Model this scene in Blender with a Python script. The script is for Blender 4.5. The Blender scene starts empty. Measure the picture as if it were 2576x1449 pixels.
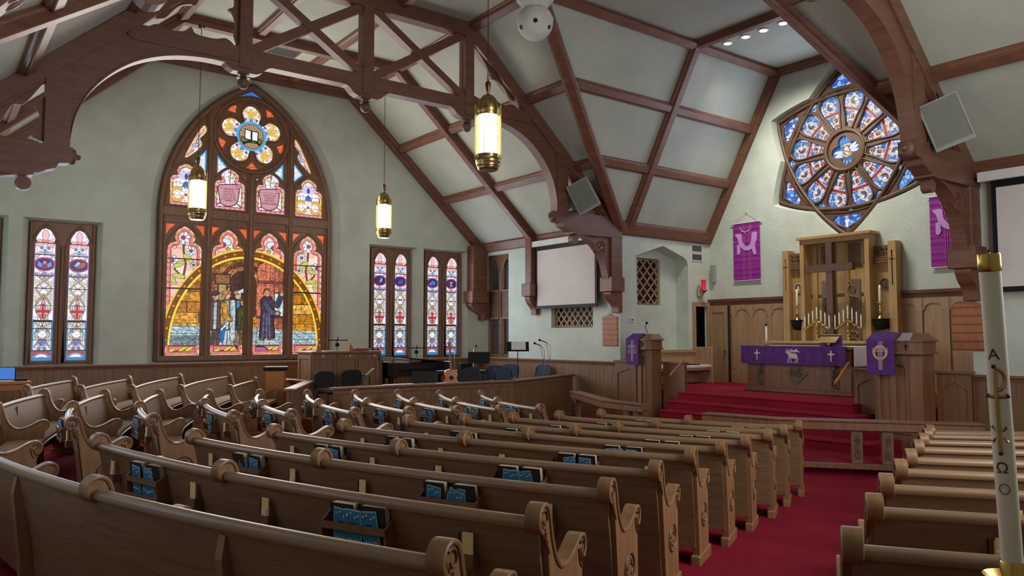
import bpy, bmesh, math, random
import numpy as np
from mathutils import Vector, Matrix
from mathutils.geometry import tessellate_polygon

random.seed(7)
rng = np.random.default_rng(11)
PI = math.pi
R = math.radians
sc = bpy.context.scene
COL = sc.collection

# ------------------------------------------------------------------ camera, world, exposure
ZC = 1.98
cam_d = bpy.data.cameras.new('camera')
cam_d.sensor_width = 36.0
cam_d.lens = 1952.0 / 2576.0 * 36.0
cam_d.clip_start = 0.05
cam = bpy.data.objects.new('camera', cam_d)
cam.location = (0, 0, ZC)
cam.rotation_euler = (R(93.6), 0, R(52.7 - 90))
COL.objects.link(cam)
sc.camera = cam
w = bpy.data.worlds.new('world')
sc.world = w
w.use_nodes = True
w.node_tree.nodes['Background'].inputs[0].default_value = (0.75, 0.85, 1.0, 1)
w.node_tree.nodes['Background'].inputs[1].default_value = 0.6
vs = sc.view_settings
vs.view_transform = 'Standard'
vs.look = 'None'
vs.exposure = 0.08
vs.gamma = 1.0
vs.use_curve_mapping = False
sc.cycles.use_denoising = True
sc.cycles.max_bounces = 5
sc.cycles.diffuse_bounces = 3
sc.cycles.use_adaptive_sampling = True
sc.cycles.adaptive_threshold = 0.05
sc.cycles.sample_clamp_indirect = 4.0
sc.cycles.caustics_reflective = False
sc.cycles.caustics_refractive = False

DAY_E = 14.0          # watts per m2 of daylight entering at each window; also scales the added fill


def area_light(name, loc, rot, sx, sy, power, col):
    d = bpy.data.lights.new(name, 'AREA')
    d.shape = 'RECTANGLE'
    d.size, d.size_y = sx, sy
    d.energy = power
    d.color = col
    o = bpy.data.objects.new(name, d)
    o.location = loc
    o.rotation_euler = rot
    COL.objects.link(o)
    return o


# daylight that the stained glass lets in (each lies just inside its window)
DAYC = (0.86, 0.93, 1.0)
area_light('daylight_big_window', (6.45, 19.05, 4.4), (R(90), 0, R(180)), 3.8, 5.0, DAY_E * 20, (1.0, 0.93, 0.86))
for _u in (0.55, 2.4, 10.35, 12.1):
    area_light('daylight_lancet', (_u, 19.05, 2.9), (R(90), 0, R(180)), 1.0, 2.6, DAY_E * 2.6, (0.72, 0.84, 1.0))
area_light('daylight_rose', (16.62, 9.5, 6.3), (R(90), 0, R(90)), 2.8, 2.8, DAY_E * 5, (0.66, 0.76, 1.0))
# fill light added at the unseen rear gable, to brighten truss and tracery
area_light('rear_fill_light', (6.55, -0.2, 4.6), (R(90), 0, 0), 3.8, 5.0, DAY_E * 26, (1.0, 0.96, 0.92))

# fill lights added at the unseen side wall, to brighten the pew backs
for _v, _p in ((5.2, .5), (9.4, 1.7), (13.6, 1.7)):
    area_light('side_fill_light', (-0.2, _v, 2.9), (R(90), 0, R(-90)), 1.0, 2.6, DAY_E * _p, (0.95, 0.95, 1.0))

# ------------------------------------------------------------------ materials
MATS = {}


def mat(name, col, rough=0.5, metal=0.0, var=0.12, scale=3.0, grain=(1, 1, 1), bump=0.0, bscale=40.0, col2=None,
        emit=None, estr=1.0, coat=0.0, detail=4.0, planks=None, spec=0.5):
    if name in MATS:
        return MATS[name]
    m = bpy.data.materials.new(name)
    m.use_nodes = True
    nt = m.node_tree
    b = nt.nodes['Principled BSDF']
    N = nt.nodes.new
    L = nt.links.new
    tc = N('ShaderNodeTexCoord')
    mp = N('ShaderNodeMapping')
    mp.inputs['Scale'].default_value = grain
    L(tc.outputs['Object'], mp.inputs['Vector'])
    nz = N('ShaderNodeTexNoise')
    nz.inputs['Scale'].default_value = scale
    nz.inputs['Detail'].default_value = detail
    L(mp.outputs[0], nz.inputs['Vector'])
    rp = N('ShaderNodeValToRGB')
    c1 = [max(0, c * (1 - var * 1.6)) for c in col] if col2 is None else list(col2)
    c2 = [min(1, c * (1 + var * 1.4)) for c in col]
    rp.color_ramp.elements[0].position = 0.3
    rp.color_ramp.elements[1].position = 0.72
    rp.color_ramp.elements[0].color = (*c1, 1)
    rp.color_ramp.elements[1].color = (*c2, 1)
    L(nz.outputs['Fac'], rp.inputs['Fac'])
    out = rp.outputs['Color']
    hgt = None
    if planks:                       # narrow tongue-and-groove boards: (axis vector scale)
        wv = N('ShaderNodeTexWave')
        wv.wave_type = 'BANDS'
        wv.bands_direction = planks[0]
        wv.wave_profile = 'SAW'
        wv.inputs['Scale'].default_value = planks[1]
        m2 = N('ShaderNodeMapping')
        m2.inputs['Scale'].default_value = (1, 1, 0)
        L(tc.outputs['Object'], m2.inputs['Vector'])
        L(m2.outputs[0], wv.inputs['Vector'])
        r2 = N('ShaderNodeValToRGB')
        r2.color_ramp.elements[0].position = 0.0
        r2.color_ramp.elements[0].color = (0.45, 0.45, 0.45, 1)
        r2.color_ramp.elements[1].position = 0.1
        r2.color_ramp.elements[1].color = (1, 1, 1, 1)
        L(wv.outputs['Fac'], r2.inputs['Fac'])
        mx = N('ShaderNodeMix')
        mx.data_type = 'RGBA'
        mx.blend_type = 'MULTIPLY'
        mx.inputs['Factor'].default_value = 1.0
        L(out, mx.inputs[6])
        L(r2.outputs['Color'], mx.inputs[7])
        out = mx.outputs[2]
        hgt = r2.outputs['Color']
    L(out, b.inputs['Base Color'])
    b.inputs['Roughness'].default_value = rough
    b.inputs['Metallic'].default_value = metal
    b.inputs['Specular IOR Level'].default_value = spec
    if coat:
        b.inputs['Coat Weight'].default_value = coat
        b.inputs['Coat Roughness'].default_value = 0.25
    if bump:
        n2 = N('ShaderNodeTexNoise')
        n2.inputs['Scale'].default_value = bscale
        n2.inputs['Detail'].default_value = 3
        L(mp.outputs[0], n2.inputs['Vector'])
        bp = N('ShaderNodeBump')
        bp.inputs['Strength'].default_value = bump
        bp.inputs['Distance'].default_value = 0.02
        L(hgt if hgt is not None else n2.outputs['Fac'], bp.inputs['Height'])
        L(bp.outputs[0], b.inputs['Normal'])
    if emit:
        b.inputs['Emission Color'].default_value = (*emit, 1)
        b.inputs['Emission Strength'].default_value = estr
    MATS[name] = m
    return m


def glass_mat():
    m = bpy.data.materials.new('stained_glass')
    m.use_nodes = True
    nt = m.node_tree
    b = nt.nodes['Principled BSDF']
    a = nt.nodes.new('ShaderNodeAttribute')
    a.attribute_name = 'glass'
    nt.links.new(a.outputs['Color'], b.inputs['Emission Color'])
    b.inputs['Emission Strength'].default_value = 0.95
    m.cycles.emission_sampling = 'NONE'
    b.inputs['Base Color'].default_value = (0.03, 0.03, 0.035, 1)
    b.inputs['Roughness'].default_value = 0.35
    return m


def s2l(r, g, b):
    f = lambda c: ((c / 255 + 0.055) / 1.055) ** 2.4 if c > 10 else c / 255 / 12.92
    return (f(r), f(g), f(b))


WALL = mat('sage_plaster', s2l(202, 211, 198), 0.8, var=0.05, scale=2.2, bump=0.25, bscale=14, detail=6)
CEIL = mat('ceiling_plaster', s2l(186, 191, 177), 0.85, var=0.05, scale=1.4, bump=0.2, bscale=12, detail=6)
BEAM = mat('beam_oak', s2l(122, 82, 63), 0.42, var=0.14, scale=2.5, grain=(1, 1, 6), bump=0.05)
BEAM2 = mat('truss_oak', s2l(116, 80, 63), 0.45, var=0.12, scale=2.5, grain=(1, 1, 6), bump=0.05)
TRAC = mat('tracery_oak', s2l(134, 98, 74), 0.45, var=0.12, scale=3, grain=(4, 4, 1))
PEW = mat('pew_oak', s2l(130, 102, 74), 0.42, var=0.13, scale=3.2, grain=(1, 1, 14), coat=0.08)
PEWE = mat('pew_end_oak', s2l(142, 106, 72), 0.42, var=0.13, scale=3.0, grain=(6, 6, 1), coat=0.08)
RAILW = mat('pew_rail_oak', s2l(138, 110, 80), 0.36, var=0.08, scale=3, grain=(1, 1, 10), coat=0.12)
CARPET = mat('red_carpet', s2l(136, 24, 42), 0.95, var=0.1, scale=2.0, bump=0.3, bscale=160, spec=0.15)
WAINS = mat('wainscot_oak', s2l(128, 98, 68), 0.45, var=0.12, scale=2, grain=(5, 5, 0.6), planks=('DIAGONAL', 4.4), bump=0.2)
CHOAK = mat('chancel_oak', s2l(172, 140, 106), 0.4, var=0.1, scale=2.4, grain=(6, 6, 0.7), coat=0.1)
GOLDOAK = mat('golden_oak', s2l(186, 148, 92), 0.4, var=0.1, scale=2.4, grain=(6, 6, 0.7), coat=0.1)
PULP = mat('pulpit_oak', s2l(128, 90, 62), 0.42, var=0.12, scale=2.4, grain=(6, 6, 0.7), coat=0.1)
DKCARV = mat('carved_dark_oak', s2l(104, 82, 62), 0.5, var=0.2, scale=8)
BRASS = mat('brass', s2l(206, 168, 96), 0.24, metal=1.0, var=0.05)
ABRASS = mat('antique_brass', s2l(164, 140, 92), 0.3, metal=1.0, var=0.05)
CANDLE = mat('candle_wax', s2l(236, 228, 206), 0.5, var=0.03)
BLACK = mat('black_metal', (0.008, 0.008, 0.009), 0.5, var=0.05, spec=0.25)
BLACKG = mat('black_gloss', (0.008, 0.008, 0.009), 0.12, var=0.05, coat=0.6)
BLKFAB = mat('black_fabric', (0.013, 0.014, 0.018), 0.9, var=0.1)
BLUEFAB = mat('blue_fabric', s2l(62, 78, 100), 0.9, var=0.1, scale=20)
TANFAB = mat('tan_cushion', s2l(166, 142, 118), 0.95, var=0.07, scale=5)
PURPLE = mat('purple_cloth', s2l(88, 38, 122), 0.75, var=0.12, scale=6)
MAGENTA = mat('magenta_banner', s2l(150, 40, 150), 0.8, var=0.12, scale=2.0, grain=(1, 1, 5))
LILAC = mat('lilac_applique', s2l(214, 160, 232), 0.8, var=0.06)
WHITEC = mat('white_cloth', s2l(236, 236, 238), 0.8, var=0.03)
SILVER = mat('silver_thread', s2l(206, 200, 208), 0.6, var=0.04)
GOLDT = mat('gold_thread', s2l(226, 190, 128), 0.6, var=0.04)
WHITEP = mat('white_plastic', s2l(226, 226, 222), 0.4, var=0.03)
SCREEN = mat('screen_fabric', s2l(222, 214, 210), 0.85, var=0.02)
SPKR = mat('speaker_grey', s2l(150, 156, 150), 0.6, var=0.04)
GRILLE = mat('speaker_grille', s2l(122, 126, 114), 0.7, var=0.04)
GLOBE = mat('globe_plaster', s2l(196, 198, 190), 0.8, var=0.06, scale=5)
BOARD = mat('hymn_board', s2l(176, 108, 72), 0.5, var=0.1, grain=(6, 6, 1))
PAGES = mat('book_pages', s2l(206, 190, 160), 0.9, var=0.04)
NAVY = mat('leaflet_blue', s2l(44, 132, 186), 0.6, var=0.1, scale=9)
PALEB = mat('leaflet_edge', s2l(150, 196, 220), 0.7, var=0.04)
YELLOW = mat('yellow_card', s2l(240, 216, 152), 0.8, var=0.04)
DOORW = mat('door_oak', s2l(168, 138, 100), 0.42, var=0.1, scale=2.4, grain=(6, 6, 0.7))
DARKIN = mat('dark_interior', s2l(40, 28, 20), 0.8, var=0.1)
REDG = mat('ruby_glass', s2l(190, 20, 50), 0.15, var=0.05, emit=s2l(200, 20, 50), estr=0.5)
WHGLOW = mat('lamp_glass', (1, 1, 1), 0.4, var=0.0, emit=(1.0, 0.97, 0.90), estr=24.0)
CANGLOW = mat('recessed_glow', (1, 1, 1), 0.4, var=0.0, emit=(1.0, 0.97, 0.9), estr=6.0)
BULB = mat('candle_flame_bulb', s2l(250, 190, 90), 0.4, var=0.0, emit=s2l(255, 190, 80), estr=1.0)
WOODO = mat('orange_maple', s2l(178, 116, 62), 0.45, var=0.1, grain=(1, 1, 6))
SCREENB = mat('laptop_screen', s2l(60, 110, 190), 0.3, var=0.05, emit=s2l(70, 120, 200), estr=0.7)
VENT = mat('vent_grey', s2l(96, 100, 96), 0.6, var=0.05)
LEAD = mat('lead_bar', (0.012, 0.011, 0.012), 0.6, var=0.05)
PAPER = mat('paper', s2l(226, 222, 222), 0.8, var=0.03)
REDBK = mat('red_book', s2l(140, 50, 44), 0.6, var=0.05)
GLASS = glass_mat()


# ------------------------------------------------------------------ helpers
class MB:
    def __init__(s):
        s.v, s.f, s.m = [], [], []

    def add(s, vs_, fs_, mi=0):
        o = len(s.v)
        s.v += [tuple(p) for p in vs_]
        for f in fs_:
            s.f.append(tuple(i + o for i in f))
            s.m.append(mi)
        return s

    def box(s, x0, x1, y0, y1, z0, z1, mi=0, M=None, ch=0.0):
        if ch:
            bm = bmesh.new()
            bmesh.ops.create_cube(bm, size=1)
            for q in bm.verts:
                q.co = Vector(((x0 + x1) / 2 + q.co.x * (x1 - x0), (y0 + y1) / 2 + q.co.y * (y1 - y0), (z0 + z1) / 2 + q.co.z * (z1 - z0)))
            bmesh.ops.bevel(bm, geom=bm.edges[:], offset=ch, segments=1, affect='EDGES')
            bm.verts.index_update()
            vv = [q.co.copy() for q in bm.verts]
            ff = [[q.index for q in f.verts] for f in bm.faces]
            bm.free()
        else:
            vv = [Vector(p) for p in ((x0, y0, z0), (x1, y0, z0), (x1, y1, z0), (x0, y1, z0), (x0, y0, z1), (x1, y0, z1), (x1, y1, z1), (x0, y1, z1))]
            ff = [(0, 3, 2, 1), (4, 5, 6, 7), (0, 1, 5, 4), (1, 2, 6, 5), (2, 3, 7, 6), (3, 0, 4, 7)]
        if M is not None:
            vv = [M @ p for p in vv]
        return s.add(vv, ff, mi)

    def prism(s, outer, holes, c0, c1, fr, mi=0):
        """2D outline (a,b) with holes, thickness c0..c1; fr(a,b,c)->3D"""
        loops = [list(outer)] + [list(h) for h in holes]
        flat = [p for l in loops for p in l]
        tris = tessellate_polygon([[Vector((p[0], p[1], 0)) for p in l] for l in loops])
        n = len(flat)
        vv = [fr(p[0], p[1], c0) for p in flat] + [fr(p[0], p[1], c1) for p in flat]
        ff = []
        for t in tris:
            a, b, c = t
            ar = (flat[b][0] - flat[a][0]) * (flat[c][1] - flat[a][1]) - (flat[c][0] - flat[a][0]) * (flat[b][1] - flat[a][1])
            if abs(ar) < 1e-12:
                continue
            if ar < 0:
                a, c = c, a
            ff.append((a, b, c))
            ff.append((a + n, c + n, b + n))
        k = 0
        for l in loops:
            m_ = len(l)
            for i in range(m_):
                j = (i + 1) % m_
                ff.append((k + i, k + j, k + j + n, k + i + n))
            k += m_
        return s.add(vv, ff, mi)

    def lathe(s, prof, seg=16, mi=0, M=None, cap=True):
        vv, ff = [], []
        for r, z in prof:
            for i in range(seg):
                a = 2 * PI * i / seg
                vv.append(Vector((r * math.cos(a), r * math.sin(a), z)))
        for k in range(len(prof) - 1):
            for i in range(seg):
                j = (i + 1) % seg
                ff.append((k * seg + i, k * seg + j, (k + 1) * seg + j, (k + 1) * seg + i))
        if cap:
            if prof[0][0] > 1e-6:
                ff.append(tuple(reversed(range(seg))))
            if prof[-1][0] > 1e-6:
                ff.append(tuple((len(prof) - 1) * seg + i for i in range(seg)))
        if M is not None:
            vv = [M @ p for p in vv]
        return s.add(vv, ff, mi)

    def tube(s, pts, rad, seg=8, mi=0, closed=False):
        pts = [Vector(p) for p in pts]
        n = len(pts)
        rads = rad if isinstance(rad, (list, tuple)) else [rad] * n
        vv, ff = [], []
        ref = None
        for i, p in enumerate(pts):
            if closed:
                t = (pts[(i + 1) % n] - pts[i - 1])
            else:
                t = pts[min(i + 1, n - 1)] - pts[max(i - 1, 0)]
            t = t.normalized() if t.length > 1e-9 else Vector((0, 0, 1))
            if ref is None:
                ref = Vector((0, 0, 1)) if abs(t.z) < 0.9 else Vector((1, 0, 0))
            a = t.cross(ref)
            if a.length < 1e-6:
                a = t.orthogonal()
            a.normalize()
            b = a.cross(t).normalized()
            ref = b
            for k in range(seg):
                q = 2 * PI * k / seg
                vv.append(p + (a * math.cos(q) + b * math.sin(q)) * rads[i])
        m_ = n if closed else n - 1
        for i in range(m_):
            i2 = (i + 1) % n
            for k in range(seg):
                k2 = (k + 1) % seg
                ff.append((i * seg + k, i2 * seg + k, i2 * seg + k2, i * seg + k2))
        if not closed:
            ff.append(tuple(range(seg)))
            ff.append(tuple(reversed([(n - 1) * seg + k for k in range(seg)])))
        return s.add(vv, ff, mi)

    def sweep(s, path, prof, mi=0, cap=True):
        """path: list of (origin, ax, ay) frames; prof: closed 2D profile"""
        vv, ff = [], []
        k = len(prof)
        for (o, ax, ay) in path:
            for (a, b) in prof:
                vv.append(Vector(o) + Vector(ax) * a + Vector(ay) * b)
        for i in range(len(path) - 1):
            for q in range(k):
                q2 = (q + 1) % k
                ff.append((i * k + q, i * k + q2, (i + 1) * k + q2, (i + 1) * k + q))
        if cap:
            ff.append(tuple(reversed(range(k))))
            ff.append(tuple((len(path) - 1) * k + q for q in range(k)))
        return s.add(vv, ff, mi)

    def sphere(s, c, r, seg=14, rings=8, mi=0, sz=1.0):
        pr = [(r * math.sin(PI * i / rings) + 1e-7, -r * sz * math.cos(PI * i / rings)) for i in range(rings + 1)]
        return s.lathe(pr, seg, mi, Matrix.Translation(c), cap=False)

    def mesh(s, name, mats, off=(0, 0, 0), smooth=None):
        me = bpy.data.meshes.new(name)
        o = Vector(off)
        me.from_pydata([(p[0] - o.x, p[1] - o.y, p[2] - o.z) for p in s.v], [], s.f)
        ml = mats if isinstance(mats, (list, tuple)) else [mats]
        for m in ml:
            me.materials.append(m)
        if len(ml) > 1:
            me.polygons.foreach_set('material_index', s.m)
        bm = bmesh.new()
        bm.from_mesh(me)
        bmesh.ops.recalc_face_normals(bm, faces=bm.faces)
        bm.to_mesh(me)
        bm.free()
        if smooth is not None:
            me.polygons.foreach_set('use_smooth', [True] * len(me.polygons))
            me.set_sharp_from_angle(angle=R(smooth))
        return me

    def build(s, name, mats, parent=None, smooth=None, loc=None):
        """vertices in world space; a child is stored relative to its (translated only) parents"""
        off = Vector((0, 0, 0))
        p = parent
        while p is not None:
            off += p.location
            p = p.parent
        me = s.mesh(name, mats, off, smooth)
        return link(name, me, parent)


def link(name, me, parent=None, loc=None, rz=None):
    o = bpy.data.objects.new(name, me)
    COL.objects.link(o)
    if parent is not None:
        o.parent = parent
    if loc is not None:
        o.location = loc
    if rz is not None:
        o.rotation_euler = (0, 0, rz)
    return o


def tag(o, label=None, cat=None, group=None, kind=None):
    if label:
        o['label'] = label
    if cat:
        o['category'] = cat
    if group:
        o['group'] = group
    if kind:
        o['kind'] = kind
    return o


def thing(name, label, cat, loc=(0, 0, 0), rz=0.0, group=None, kind=None):
    o = bpy.data.objects.new(name, None)
    o.empty_display_size = 0.1
    o.location = loc
    o.rotation_euler = (0, 0, rz)
    COL.objects.link(o)
    return tag(o, label, cat, group, kind)


def lpart(name, mb, mats, parent, smooth=None):
    """a part whose vertices are in the parent's own local space"""
    return link(name, mb.mesh(name, mats, (0, 0, 0), smooth), parent)


def dup(o, parent=None):
    c = o.copy()
    COL.objects.link(c)
    c.parent = parent
    for ch in list(o.children):
        dup(ch, c)
    return c


def Tm(x, y, z):
    return Matrix.Translation((x, y, z))


def cat_rom(P, n=6, closed=False):
    P = [Vector((*p, 0)) if len(p) == 2 else Vector(p) for p in P]
    out = []
    m = len(P)
    rngm = range(m if closed else m - 1)
    for i in rngm:
        p0 = P[(i - 1) % m] if (closed or i > 0) else P[0]
        p1, p2 = P[i], P[(i + 1) % m]
        p3 = P[(i + 2) % m] if (closed or i + 2 < m) else P[-1]
        for k in range(n):
            t = k / n
            out.append(0.5 * ((2 * p1) + (p2 - p0) * t + (2 * p0 - 5 * p1 + 4 * p2 - p3) * t * t + (3 * p1 - p0 - 3 * p2 + p3) * t ** 3))
    if not closed:
        out.append(P[-1])
    return [(q.x, q.y) for q in out]


def circ(cx, cy, r, n=24, a0=0.0, ry=None):
    ry = r if ry is None else ry
    return [(cx + r * math.cos(a0 + 2 * PI * i / n), cy + ry * math.sin(a0 + 2 * PI * i / n)) for i in range(n)]


def rect(x0, x1, y0, y1):
    return [(x0, y0), (x1, y0), (x1, y1), (x0, y1)]


def parch(cx, a, y0, ys, h, n=12):
    """pointed arch opening: half width a, sill y0, spring ys, rise h"""
    Rr = (a * a + h * h) / (2 * a)
    th = math.atan2(h, Rr - a) if Rr > a else PI / 2
    pts = [(cx - a, y0), (cx + a, y0)]
    right = []
    cxr = cx + a - Rr
    for i in range(n + 1):
        t = th * i / n
        right.append((cxr + Rr * math.cos(t), ys + Rr * math.sin(t)))
    pts += right
    pts += [(2 * cx - p[0], p[1]) for p in reversed(right[:-1])]
    return pts


def light_shape(cx, a, y0, ysh, ytop, kind='trefoil'):
    if kind == 'trefoil':
        H = [(1, 0), (1.0, .13), (.95, .24), (.83, .33), (.64, .375), (.5, .40), (.575, .49), (.60, .60), (.53, .74), (.37, .86), (.18, .94), (0, 1)]
    else:
        H = [(1, 0), (.99, .10), (.90, .20), (.80, .26), (.90, .34), (.96, .44), (.93, .58), (.76, .75), (.42, .91), (0, 1)]
    h = ytop - ysh
    right = [(cx + a * x, ysh + h * y) for x, y in H]
    return [(cx - a, y0), (cx + a, y0)] + right + [(2 * cx - p[0], p[1]) for p in reversed(right[:-1])]


# frames: wall plane -> world
def FV(v):      # the window wall: a=u, b=z, c toward the room
    return lambda a, b, c: Vector((a, v - c, b))


def FU(u):      # walls facing -u: a=v, b=z, c toward the room
    return lambda a, b, c: Vector((u - c, a, b))


def FZ(z):
    return lambda a, b, c: Vector((a, b, z + c))


def path_tube(outl, c, fr, rad, name, m, parent, seg=8, closed=True):
    mb = MB()
    mb.tube([fr(p[0], p[1], c) for p in outl], rad, seg, closed=closed)
    return mb.build(name, m, parent, smooth=60)


def moulding(p, q, prof, up, name, m, parent):
    p, q, up = Vector(p), Vector(q), Vector(up)
    t = (q - p).normalized()
    ax = t.cross(up).normalized()
    mb = MB()
    mb.sweep([(p, ax, up), (q, ax, up)], prof)
    return mb.build(name, m, parent)


def text_mesh(body, size, mname, bold=False):
    c = bpy.data.curves.new('txt', 'FONT')
    c.body = body
    c.size = size
    c.align_x = 'CENTER'
    c.align_y = 'CENTER'
    c.extrude = 0.001
    o = bpy.data.objects.new('txt', c)
    COL.objects.link(o)
    dg = bpy.context.evaluated_depsgraph_get()
    me = bpy.data.meshes.new_from_object(o.evaluated_get(dg))
    bpy.data.objects.remove(o)
    me.name = 'lettering'
    me.materials.clear()
    me.materials.append(mname)
    return me
# ------------------------------------------------------------------ stained-glass painting (colour of each piece of glass)
def h2(i, j, k=0):
    return np.modf(np.abs(np.sin(i * 127.1 + j * 311.7 + k * 74.7) * 43758.5453))[0]


def cells(x, y, s, jit=0.8):
    gx, gy = np.floor(x / s), np.floor(y / s)
    d1 = np.full(x.shape, 9e9)
    d2 = d1.copy()
    idv = np.zeros(x.shape)
    for i in (-1, 0, 1):
        for j in (-1, 0, 1):
            cx, cy = gx + i, gy + j
            px = (cx + 0.5 + (h2(cx, cy) - .5) * jit) * s
            py = (cy + 0.5 + (h2(cx, cy, 1) - .5) * jit) * s
            d = np.hypot(x - px, y - py)
            m = d < d1
            d2 = np.where(m, d1, np.minimum(d2, d))
            idv = np.where(m, h2(cx, cy, 2), idv)
            d1 = np.where(m, d, d1)
    return idv, d2 - d1


class Cv:
    def __init__(s, x, y, base=(255, 255, 255)):
        s.x, s.y = x, y
        s.c = np.tile(np.array(base, float), (x.size, 1))

    def fill(s, m, col):
        s.c[m] = col
        return m

    def mix(s, m, col, f):
        s.c[m] = s.c[m] * (1 - f) + np.array(col, float) * f

    def em(s, cx, cy, rx, ry, rot=0.0):
        dx, dy = s.x - cx, s.y - cy
        if rot:
            c, q = math.cos(rot), math.sin(rot)
            dx, dy = dx * c + dy * q, -dx * q + dy * c
        return (dx / rx) ** 2 + (dy / ry) ** 2

    def ell(s, cx, cy, rx, ry, col, rot=0.0, edge=0.0, ecol=(20, 14, 14)):
        if edge:
            s.fill(s.em(cx, cy, rx + edge, ry + edge, rot) < 1, ecol)
        return s.fill(s.em(cx, cy, rx, ry, rot) < 1, col)

    def ring(s, cx, cy, rx, ry, wd, col, rot=0.0):
        return s.fill((s.em(cx, cy, rx, ry, rot) < 1) & (s.em(cx, cy, rx - wd, ry - wd, rot) > 1), col)

    def pm(s, P):
        ins = np.zeros(s.x.size, bool)
        n = len(P)
        for i in range(n):
            x1, y1 = P[i]
            x2, y2 = P[(i + 1) % n]
            if y1 == y2:
                continue
            cond = ((y1 > s.y) != (y2 > s.y)) & (s.x < (x2 - x1) * (s.y - y1) / (y2 - y1) + x1)
            ins ^= cond
        return ins

    def poly(s, P, col, edge=0.0, ecol=(20, 14, 14)):
        m = s.pm(P)
        s.fill(m, col)
        if edge:
            s.line(list(P) + [P[0]], edge, ecol)
        return m

    def dist(s, P):
        d = np.full(s.x.size, 9e9)
        for (x1, y1), (x2, y2) in zip(P[:-1], P[1:]):
            vx, vy = x2 - x1, y2 - y1
            L2 = vx * vx + vy * vy + 1e-12
            t = np.clip(((s.x - x1) * vx + (s.y - y1) * vy) / L2, 0, 1)
            d = np.minimum(d, np.hypot(s.x - x1 - t * vx, s.y - y1 - t * vy))
        return d

    def line(s, P, wd, col, edge=0.0, ecol=(20, 14, 14)):
        d = s.dist(P)
        if edge:
            s.fill(d < wd + edge, ecol)
        s.fill(d < wd, col)

    def lead(s, size, wd, col=(40, 30, 34), m=None, tint=0.0):
        idv, dd = cells(s.x, s.y, size)
        if tint:
            f = (1 - tint / 2 + tint * idv)[:, None]
            s.c = np.where((m if m is not None else np.ones(s.x.size, bool))[:, None], np.minimum(255, s.c * f), s.c)
        k = dd < wd
        if m is not None:
            k &= m
        s.c[k] = s.c[k] * 0.25 + np.array(col, float) * 0.75
        return idv

    def out(s):
        c = np.clip(s.c, 0, 255) / 255
        return np.where(c <= 0.04045, c / 12.92, ((c + 0.055) / 1.055) ** 2.4)


def pane(name, verts_fn, na, nb, colfn, parent, gain=1.0):
    """grid pane: verts_fn(S,T in 0..1)->(A,B,xyz Nx3); colfn(A,B)->Nx3 linear"""
    S, T = np.meshgrid(np.linspace(0, 1, na), np.linspace(0, 1, nb), indexing='ij')
    S, T = S.ravel(), T.ravel()
    A, B, xyz = verts_fn(S, T)
    off = Vector((0, 0, 0))
    p = parent
    while p is not None:
        off += p.location
        p = p.parent
    xyz = xyz - np.array(off)
    me = bpy.data.meshes.new(name)
    idx = (np.arange(na - 1)[:, None] * nb + np.arange(nb - 1)[None, :]).ravel()
    quads = np.stack([idx, idx + nb, idx + nb + 1, idx + 1], 1)
    me.vertices.add(len(xyz))
    me.vertices.foreach_set('co', xyz.astype(np.float32).ravel())
    me.loops.add(quads.size)
    me.loops.foreach_set('vertex_index', quads.astype(np.int32).ravel())
    me.polygons.add(len(quads))
    me.polygons.foreach_set('loop_start', np.arange(0, quads.size, 4, dtype=np.int32))
    me.polygons.foreach_set('loop_total', np.full(len(quads), 4, dtype=np.int32))
    me.update(calc_edges=True)
    at = me.color_attributes.new('glass', 'FLOAT_COLOR', 'POINT')
    col = np.ones((len(xyz), 4), np.float32)
    col[:, :3] = colfn(A, B) * gain
    at.data.foreach_set('color', col.ravel())
    me.materials.append(GLASS)
    return link(name, me, parent)


def rect_pane(name, fr, a0, a1, b0, b1, c, colfn, parent, step=0.0075, gain=1.0):
    o0 = np.array(fr(0, 0, c))
    ea = np.array(fr(1, 0, c)) - o0
    eb = np.array(fr(0, 1, c)) - o0

    def vf(S, T):
        A = a0 + S * (a1 - a0)
        B = b0 + T * (b1 - b0)
        return A, B, o0 + A[:, None] * ea + B[:, None] * eb
    return pane(name, vf, max(2, int((a1 - a0) / step)), max(2, int((b1 - b0) / step)), colfn, parent, gain)


W255 = (255, 255, 255)


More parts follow.
